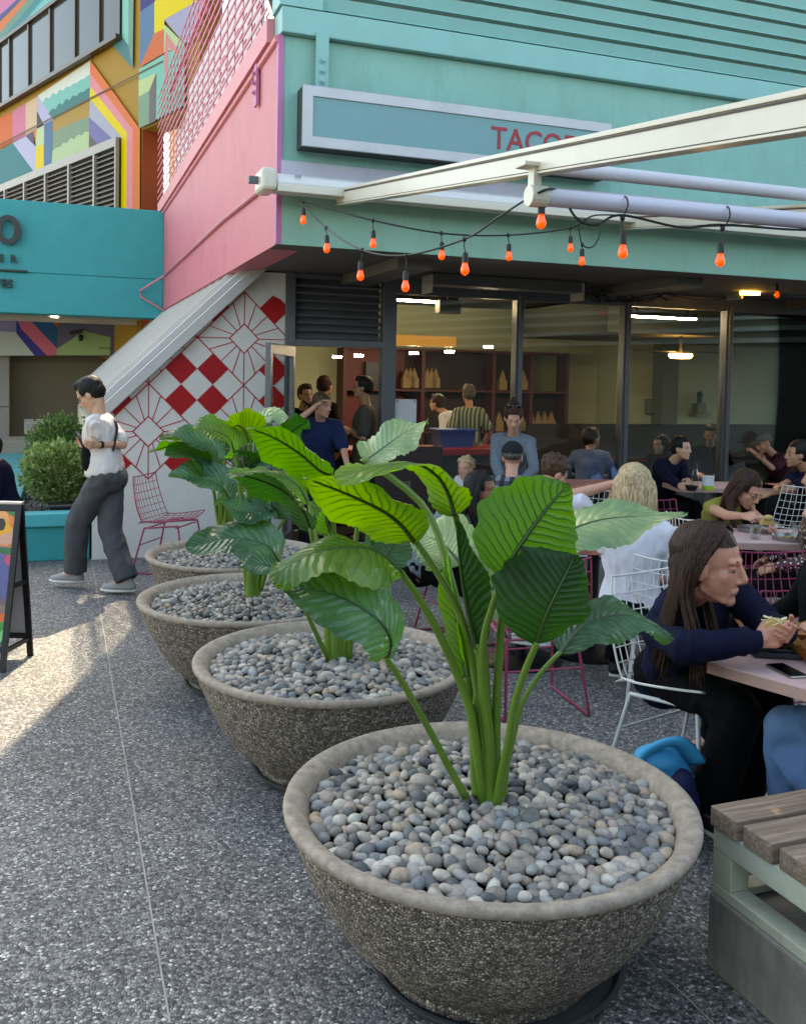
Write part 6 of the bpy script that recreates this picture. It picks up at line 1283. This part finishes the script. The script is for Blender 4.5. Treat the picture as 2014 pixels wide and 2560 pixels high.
        if hair!='curly' and heads:
            for k_ in range(NS//2):
                q_=1 if k_%2 else -1; j1=rs.uniform(-.06,-.012); j2=rs.uniform(0,.012)
                pts=catmull([P(q_*.012,.045+j1,.125),P(q_*.055,.052+j1*.8,.088+j2),P(q_*(.084+j2*.5),.022+j1,.02),P(q_*(.086+j2),.0+j1,-.05),P(q_*(.080+j2),-.005+j1,-.10),P(q_*.078,0,-.10)-UZ*.13+F_*(.03+j1),P(q_*.075,0,-.10)-UZ*(.24+rs.uniform(-.03,.03))+F_*(.06+j1)],20)
                m.tube(pts,[(.0052 if i<17 else .002)*h_ for i in range(20)],5)
        m.build('hair_strands',hm,q,smooth=True)
    if hat:
        m=MB(); E(m,(0,-.012,.050),(.088,.104,.080),22,14); ho=vox(m,'cap_crown',hat,q,.008,3); import bmesh
        b=bmesh.new(); b.from_mesh(ho.data); off=world_off(q); bmesh.ops.delete(b,geom=[v for v in b.verts if (v.co+off-hd).dot(hu)/h_<.035],context='VERTS'); b.to_mesh(ho.data); b.free()
        m=MB(); m.tube([P(-.06,.085,.042),P(-.02,.115,.048),P(.02,.115,.048),P(.06,.085,.042)],[.012*h_]*4,6,flat=.4); m.ell(P(0,.11,.045),(.062*h_,.062*h_,.006*h_),16,6,(hr,hf,hu)); m.build('cap_brim',hat,q,smooth=True)
        m=MB(); E(m,(0,-.03,.015),(.079,.086,.05)); ho=vox(m,'hair',hm,q,.008,2); b=bmesh.new(); b.from_mesh(ho.data); bmesh.ops.delete(b,geom=[v for v in b.verts if (v.co+off-hd).dot(hf)/h_>.01],context='VERTS'); b.to_mesh(ho.data); b.free()
    if beard: 
        m=MB(); m.cap(P(-.045,.045,-.07),P(0,.075,-.1),.016*h_,.02*h_); m.cap(P(.045,.045,-.07),P(0,.075,-.1),.016*h_,.02*h_); vox(m,'beard',hm,q,.008,2)
    if glasses:
        m=MB()
        for s_ in (-1,1): m.tube([P(s_*.031+.021*math.cos(t),.094-.004*abs(math.cos(t)),-.002+.017*math.sin(t)) for t in [j/14*2*math.pi for j in range(14)]],.0018*h_,5,closed=True); m.tube([P(s_*.052,.088,.002),P(s_*.076,.04,.004),P(s_*.080,-.01,.0)],.0016*h_,5)
        m.tube([P(-.010,.097,0),P(.010,.097,0)],.0018*h_,5); m.build('glasses',M('glasses_black','0a0a0b',.25,0),q)
    q['_p']=0; del q['_p']; return q,P,T,arms
def bandM(name,c1,c2,c3,per,vert=True,rot=.35):
    m,N,L,p=nodes(name); g=N.new('ShaderNodeNewGeometry'); vr=N.new('ShaderNodeVectorRotate'); vr.rotation_type='Z_AXIS'; vr.inputs['Angle'].default_value=rot; L.new(g.outputs['Position'],vr.inputs['Vector']); s=N.new('ShaderNodeSeparateXYZ'); L.new(vr.outputs[0],s.inputs[0])
    def stripe(o):
        a=N.new('ShaderNodeMath'); a.operation='MULTIPLY'; a.inputs[1].default_value=1/per; L.new(o,a.inputs[0]); f=N.new('ShaderNodeMath'); f.operation='FRACT'; b0=N.new('ShaderNodeMath'); b0.operation='ADD'; b0.inputs[1].default_value=100; L.new(a.outputs[0],b0.inputs[0]); L.new(b0.outputs[0],f.inputs[0]); t=N.new('ShaderNodeMath'); t.operation='GREATER_THAN'; t.inputs[1].default_value=.5; L.new(f.outputs[0],t.inputs[0]); return t.outputs[0]
    x=stripe(s.outputs[0]); mx=N.new('ShaderNodeMix'); mx.data_type='RGBA'; L.new(x,mx.inputs['Factor']); mx.inputs['A'].default_value=lin(c1); mx.inputs['B'].default_value=lin(c2); out=mx.outputs['Result']
    if not vert: z=stripe(s.outputs[2]); m2=N.new('ShaderNodeMix'); m2.data_type='RGBA'; m2.blend_type='MULTIPLY'; L.new(z,m2.inputs['Factor']); L.new(out,m2.inputs['A']); m2.inputs['B'].default_value=lin(c3); out=m2.outputs['Result']
    L.new(out,p.inputs['Base Color']); p.inputs['Roughness'].default_value=.85; return m
plaid=bandM('plaid_shirt','2a3038','6f7680','8a8e94',.075,False); striped=bandM('striped_shirt','3c4434','8a9078','',.045)
floral,N,L,p=nodes('floral_blouse'); g=N.new('ShaderNodeNewGeometry'); v=N.new('ShaderNodeTexVoronoi'); v.inputs['Scale'].default_value=42; L.new(g.outputs['Position'],v.inputs['Vector']); cr=N.new('ShaderNodeValToRGB'); cr.color_ramp.elements[0].color=lin('d8c8b8'); cr.color_ramp.elements[0].position=.22; cr.color_ramp.elements[1].color=lin('2e1416'); cr.color_ramp.elements[1].position=.30; L.new(v.outputs['Distance'],cr.inputs[0]); L.new(cr.outputs[0],p.inputs['Base Color'])
denim=cloth('light_denim','68727c',.002,30,.16); jeans=cloth('blue_jeans','5b7ba3',.003,22,.2); navy=cloth('navy','10142a'); blk_=cloth('black','07080b'); chc=cloth('charcoal','4a4b4e',.004,9,.08); wht=cloth('white','cfcdd6',.004,10,.04); navP=cloth('navy_polo','1b2a4c'); gryT=cloth('grey_tee','47453f'); olive=cloth('olive','4b4a38'); mustard=cloth('olive_yellow','8a8440'); maroonT=cloth('maroon_tee','3c1a22'); cream=cloth('cream_tee','d2c9c4',.004,10,.04); vest=cloth('vest_black','1a1d20'); lav=cloth('pale_blue_shirt','6f7fa4')
# --- walking man
hm_=W(226,985,7.54); hipx=W(262,1180,7.54)
fL=onZ(158,1476); fR=onZ(334,1474); lt=Vector((-1,0,0))
q,P,T,ar=person('person in a white tee and charcoal trousers walking left while looking down at a phone',(hm_.x,hm_.y,hm_.z),180,stand=True,nod=.62,sk='asian',top=cream,sleeve='short',bot=chc,hair='neat',hc='black',pelvis=(hipx.x+.02,7.54,.93),feet=((fL.x+.05,7.60,.125),(fR.x-.02,7.42,.10),(-1,0,0)),hands=(W(222,1112,7.68),W(246,1112,7.34)),sc_=1.04,vx=.0075,glasses=True,shoe='shoe_grey',curl=.95,palm=(Vector((.1,-.6,.3)),Vector((-.3,.8,.3))),elbow=(Vector((1,.1,-.8)),Vector((1,0,-.7))),tuck=True,knees=((-1,0,.1),(-1,0,.12)),hs=1.1,bag=.022)
m=MB(); c=W(222,1140,7.42); m.ell(c,(.065,.05,.12)); m.ell(c-UZ*.05,(.06,.055,.08)); vox(m,'sling_bag',cloth('sling_black','121315'),q,.012,2)
m=MB(); m.tube(catmull([c+UZ*.1,T(.10,.10,.30),T(.10,.04,.47),T(.02,-.13,.40),T(-.12,-.12,.2)],24),.010,6,flat=1.6); m.build('bag_strap',cloth('strap_grey','2d2f33'),q)
w_=ar[1][2]; e_=ar[1][1]; d=(w_-e_).normalized(); m=MB(); m.tube([w_-d*.035,w_-d*.012],.031,14); m.build('wristwatch',M('watch_black','101012',.3,0),q)
c=W(208,1108,7.46); o=MB().ob(c+Vector((-.02,0,.03)),Vector((.004,0,0)),Vector((0,.036,0)),Vector((-.03,0,.065))).build('phone',phM,None,bevel=.003); tag(o,'black phone held by the walking person in the white tee','phone')
# --- long haired woman in navy (main)
hwp=W(1772,1408,3.48)
q,P,T,ar=person('long haired person in a navy jacket eating a taco at the nearest table',(hwp.x,hwp.y,hwp.z),-58,look=-32,nod=.08,sk='rosy',top=navy,sleeve='long',bot=blk_,hair='long',hc='dark',pelvis=(1.20,4.02,.53),hands=(W(1960,1580,3.38),W(1885,1600,3.33)),feet=((1.42,4.0-.25,.09),(1.24,3.62,.09),(.5,-.86,0)),fem=True,vx=.0058,hs=1.24,opening=.035,hw=1.45,bag=.008,curl=.85,palm=(Vector((-.3,-.3,.2)),Vector((.4,.5,-.1))),elbow=(Vector((.7,.3,-.8)),Vector((-1,.1,-.15))),collar=navy,build_=1.22,eyes=True)
c=W(1935,1562,3.36); m=MB(); rs_=random.Random(9)
m.prism([(.055*math.cos(a/10*math.pi),.045*math.sin(a/10*math.pi)) for a in range(11)],c-UZ*.02-Vector((0,.02,0)),Vector((1,0,.05)),UZ,Vector((0,1,0)),.03)
o=m.build('taco',M('tortilla','c9a468',.7,.15,40),None,bevel=.004); tag(o,'folded taco held in both hands by the person in the navy jacket','taco')
m=MB()
for k in range(26): m.tube([c+Vector((rs_.uniform(-.05,.05),rs_.uniform(-.018,.012),rs_.uniform(-.005,.015))),c+Vector((rs_.uniform(-.055,.06),rs_.uniform(-.022,.02),rs_.uniform(.01,.035)))],.0028,4)
m.build('cabbage_filling',M('cabbage','ddd3a4',.6,.1),o)
# --- right edge person in jeans
q,P,T,ar=person('person in blue jeans at the right edge, mostly out of the photo',(1.80,3.42,1.17),160,sk='light',top=vest,bot=jeans,hair='short',hc='brown',pelvis=(1.86,3.32,.53),bag=.01,feet=((1.50,3.50,.09),(1.62,3.16,.09),(-1,.3,0)),hands=(W(2060,1600,3.5),W(2080,1620,3.2)))
q,P,T,ar=person('person in a dark top leaning at the right edge beyond the nearest table',(1.92,4.2,1.22),175,sk='light',top=blk_,bot=blk_,hair='short',hc='dark')
# --- blond back view
h=W(1585,1222,5.15); q,P,T,ar=person('blond person in a white shirt seen from behind, one hand in the hair',(h.x,h.y,h.z),70,look=60,nod=.2,sk='light',top=wht,sleeve='short',bot=blk_,hair='curly',hc='blond',fem=True,hands=(W(1524,1212,5.15),None),hs=1.12,elbow=(Vector((-.5,0,-1)),None),vx=.008,build_=1.1)
# --- glasses woman
h=W(1866,1222,6.75); q,P,T,ar=person('dark haired person with glasses in a sleeveless yellow green top, eating',(h.x,h.y,h.z),-70,look=-50,nod=.55,sk='light',top=mustard,sleeve='none',bot=blk_,hair='long',hc='dark',fem=True,glasses=True,hands=(W(1930,1315,6.4),W(1860,1290,6.35)),vx=.008,curl=.8,hs=1.08)
c=W(1918,1305,6.36); m=MB(); m.prism([(.05*math.cos(a/8*math.pi),.04*math.sin(a/8*math.pi)) for a in range(9)],c-UZ*.02,Vector((1,0,0)),UZ,Vector((0,1,0)),.03); m.ell(c+UZ*.03,(.035,.02,.02),8,6); o=m.build('taco',M('tortilla2','cfb070',.7,.2,40)); tag(o,'taco held over a tray by the person with glasses','taco')
# --- others
def pp(lab,px,py,Y,face,**k): h=W(px,py,Y); return person(lab,(h.x,h.y,h.z),face,vx=k.pop('vx',.0095),**k)
pp('short haired man in a navy shirt with crossed arms beside the third window post',1702,1120,9.6,-60,look=-45,sk='asian',top=navy,bot=blk_,hair='neat',hc='black',hands=(W(1725,1215,9.1),W(1700,1215,9.1)),collar=navy)
pp('man in a dark navy tee in profile at the right edge, facing left',1992,1135,9.0,190,look=180,sk='tan',top=navy,sleeve='short',bot=blk_,hair='fade',hc='black',hands=(W(1905,1240,8.8),W(1900,1245,8.5)),hs=1.1)
q,P,T,ar=pp('person in a dark floral blouse cut by the right edge',2050,1195,5.9,170,look=165,sk='tan',top=floral,bot=blk_,hair='long',hc='dark',fem=True)
pp('man in a plaid shirt and dark cap seen from behind',1280,1142,7.5,80,sk='light',top=plaid,bot=blk_,hair='short',hc='grey',hat=cloth('cap_charcoal','25262a'),hands=(None,None))
q,P,T,ar=pp('person in a light denim jacket with a hair bun, leaning over a table',1283,1043,8.6,-100,look=-95,nod=.5,stand=True,sk='light',top=denim,bot=blk_,hair='bun',hc='dark',fem=True,pelvis=W(1277,1210,9.0),hands=(W(1310,1195,8.4),W(1250,1195,8.4)),sc_=1.0,hs=1.05)
h=W(1283,1043,8.6); MB().ell(T(0,.082,.31),(.055,.055,.15),14,10,).build('maroon_tee_front',maroonT,q,smooth=True); m=MB(); 
for s_ in (-1,1): m.ell(h+Vector((s_*.035,-.07,.105)),(.03,.012,.02),10,8)
m.tube([h+Vector((-.08,-.0,.10)),h+Vector((-.06,-.06,.11)),h+Vector((.06,-.06,.11)),h+Vector((.08,0,.10))],.005,5); tag(m.build('sunglasses',M('shades_black','08080a',.08,0)),'dark sunglasses pushed up on the head of the denim jacket wearer','sunglasses')

pp('smiling dark haired person in profile behind the bright leaves',1203,1225,6.05,-20,look=-25,sk='brown',top=denim,bot=blk_,hair='pony',hc='black',fem=True,shoe='shoe_white',vx=.008,feet=((1.02,5.55,.09),(1.10,5.75,.09),(.9,-.3,0)))
pp('child with light blond hair whose head shows above the leaves',1163,1170,8.8,-120,sk='light',top=wht,bot=jeans,hair='messy',hc='blond',sc_=.75,hs=.9)
pp('brown haired man in an olive shirt with bowed head',1385,1182,6.9,60,look=20,nod=.5,sk='light',top=olive,bot=jeans,hair='messy',hc='brown',hs=1.05)
pp('man in a navy polo with a hand at his ear in the doorway',806,1012,9.15,-75,look=-38,nod=.15,stand=True,sk='light',top=navP,sleeve='short',bot=cloth('dark_trouser','1d1f24'),hair='fade',hc='brown',hands=(W(872,1180,9.0),W(786,1018,9.02)),elbow=(Vector((.5,0,-1)),Vector((-1,-.2,-.9))),collar=navP,sc_=.97,vx=.008)
pp('man in a printed grey tee in profile facing left inside the doorway',906,968,10.0,178,look=180,stand=True,sk='tan',top=gryT,sleeve='short',bot=olive,hair='neat',hc='black',glasses=True,hands=(W(868,1075,9.9),W(865,1080,9.75)),sc_=1.04)
pp('dark shirted man standing behind the man in the navy polo',813,965,10.9,60,stand=True,sk='tan',top=blk_,bot=blk_,hair='fade',hc='dark',sc_=1.06)
pp('bearded man in black half hidden by the left door jamb',764,987,10.6,-60,stand=True,sk='tan',top=blk_,bot=blk_,hair='short',hc='dark',beard=True)
pp('man in a green striped shirt seen from behind inside the first window',1170,985,12.2,110,stand=True,sk='tan',top=striped,sleeve='short',bot=olive,hair='short',hc='grey')
pp('dark haired person in black and white inside the first window',1092,1008,12.8,150,stand=True,sk='light',top=wht,bot=blk_,hair='short',hc='dark')
pp('man in a pale blue shirt seen from behind inside the second window',1478,1096,11.0,75,look=35,sk='light',top=lav,bot=blk_,hair='neat',hc='dark',hs=1.1)
pp('black haired person in black looking left inside the third window',1650,1112,11.2,-120,look=-150,sk='asian',top=blk_,bot=blk_,hair='long',hc='black',fem=True)
pp('man in a dark suit and white shirt inside the third window near the post',1775,1085,11.8,-110,look=-110,nod=.3,sk='tan',top=blk_,bot=blk_,hair='neat',hc='black',collar=wht)
h=W(1908,1108,11.3); person('man in a maroon tee and grey cap biting a taco inside the fourth window',(h.x,h.y,h.z),190,look=195,nod=.35,sk='tan',top=maroonT,sleeve='short',bot=blk_,hair='short',hc='grey',hat=cloth('cap_grey','5c5a55'),hands=(W(1888,1135,11.05),W(1888,1138,10.9)),curl=.8)
h=W(-28,1120,8.7); person('person in a navy top and black jeans bending on the bench at the left edge',(h.x,h.y,h.z),200,sk='tan',top=navy,bot=blk_,hair='short',hc='black',pelvis=W(18,1262,8.75))
# vest over shirt of the seated man omitted detail: small pots and shelf plants on the green wall
for (px,py,t_,lab) in ((1742,1005,TW-.05,'small cactus in a pale pot on a wall shelf inside the third window'),(1968,945,TW-.05,'small leafy plant in a square pale pot on the interior green wall')):
    s,z=onT(px,py,t_); q=thing('wall_plant',B(s,t_,z-.25),lab,'plant','small plants on the interior wall'); MB().bb(s-.09,s+.09,t_-.14,t_+.02,z-.2,z-.02).build('pot',M('pale_pot','6f7160',.6,.05),q,bevel=.01); MB().bb(s-.16,s+.16,t_-.16,t_+.03,z-.23,z-.203).build('wall_shelf',M('wall_shelf_pale','74765f',.6,.05),q)
    m=MB()
    if px<1800: m.cap(B(s,t_-.06,z-.02),B(s,t_-.06,z+.14),.045,.05)
    else:
        for k in range(9): a=-1.3+k*.32; m.tube([B(s,t_-.06,z-.02),B(s+math.sin(a)*.1,t_-.06,z+.05+math.cos(a)*.04),B(s+math.sin(a)*.17,t_-.07,z+.04+math.cos(a)*.10)],[.014,.02,.012],6)
    m.build('greenery',M('dark_plant','141f12',.6,.2),q)
s0,z1=onT(1951,1015,TW-.02); s1,z0=onT(1992,1098,TW-.02); tag(MB().bb(s0,s1,TW-.03,TW-.004,z0,z1).build('wall_poster',M('brown_print','4a3622',.6,.5,9)),'brown patterned print hanging on the interior green wall at the right','poster')
s,z=onT(1625,1016,TW-.02+.0); tag(MB().bb(s-.12,s+.12,TW-.12,TW-.004,z-.13,z+.13).build('dispenser',M('dispenser_grey','5f6456',.5,.05),None,bevel=.02),'pale wall dispenser inside the third window','dispenser')
s,z=onT(1700,888,TS+2.2); q=thing('ceiling_fan',B(s,TS+2.2,z),'ceiling fan with an oval warm lamp inside the third window','ceiling fan'); MB().lathe([(.001,-.05),(.14,-.045),(.17,-.01),(.16,.02),(.001,.02)],B(s,TS+2.2,z),28).build('fan_lamp',M('fan_lamp_warm','c9955a',.4,0,emis=16),q,smooth=40)
for k in range(4): a=.3+k*math.pi/2; d=Vector((math.cos(a),math.sin(a),0)); MB().ob(B(s,TS+2.2,z+.05)+d*.42,d*.32,Vector((-d.y,d.x,.1))*.055,UZ*.004).build('fan_blade',darkM,q)
MB().tube([B(s,TS+2.2,z+.02),B(s,TS+2.2,2.95)],.02,8).build('fan_rod',darkM,q)
m=MB(); m.bb(sP-1.6,sP+4.,TW-.62,TW-.1,.40,.47); tag(m.build('booth_bench',M('booth_dark','1a1210',.5,.05)),'dark booth bench along the interior green wall','bench')
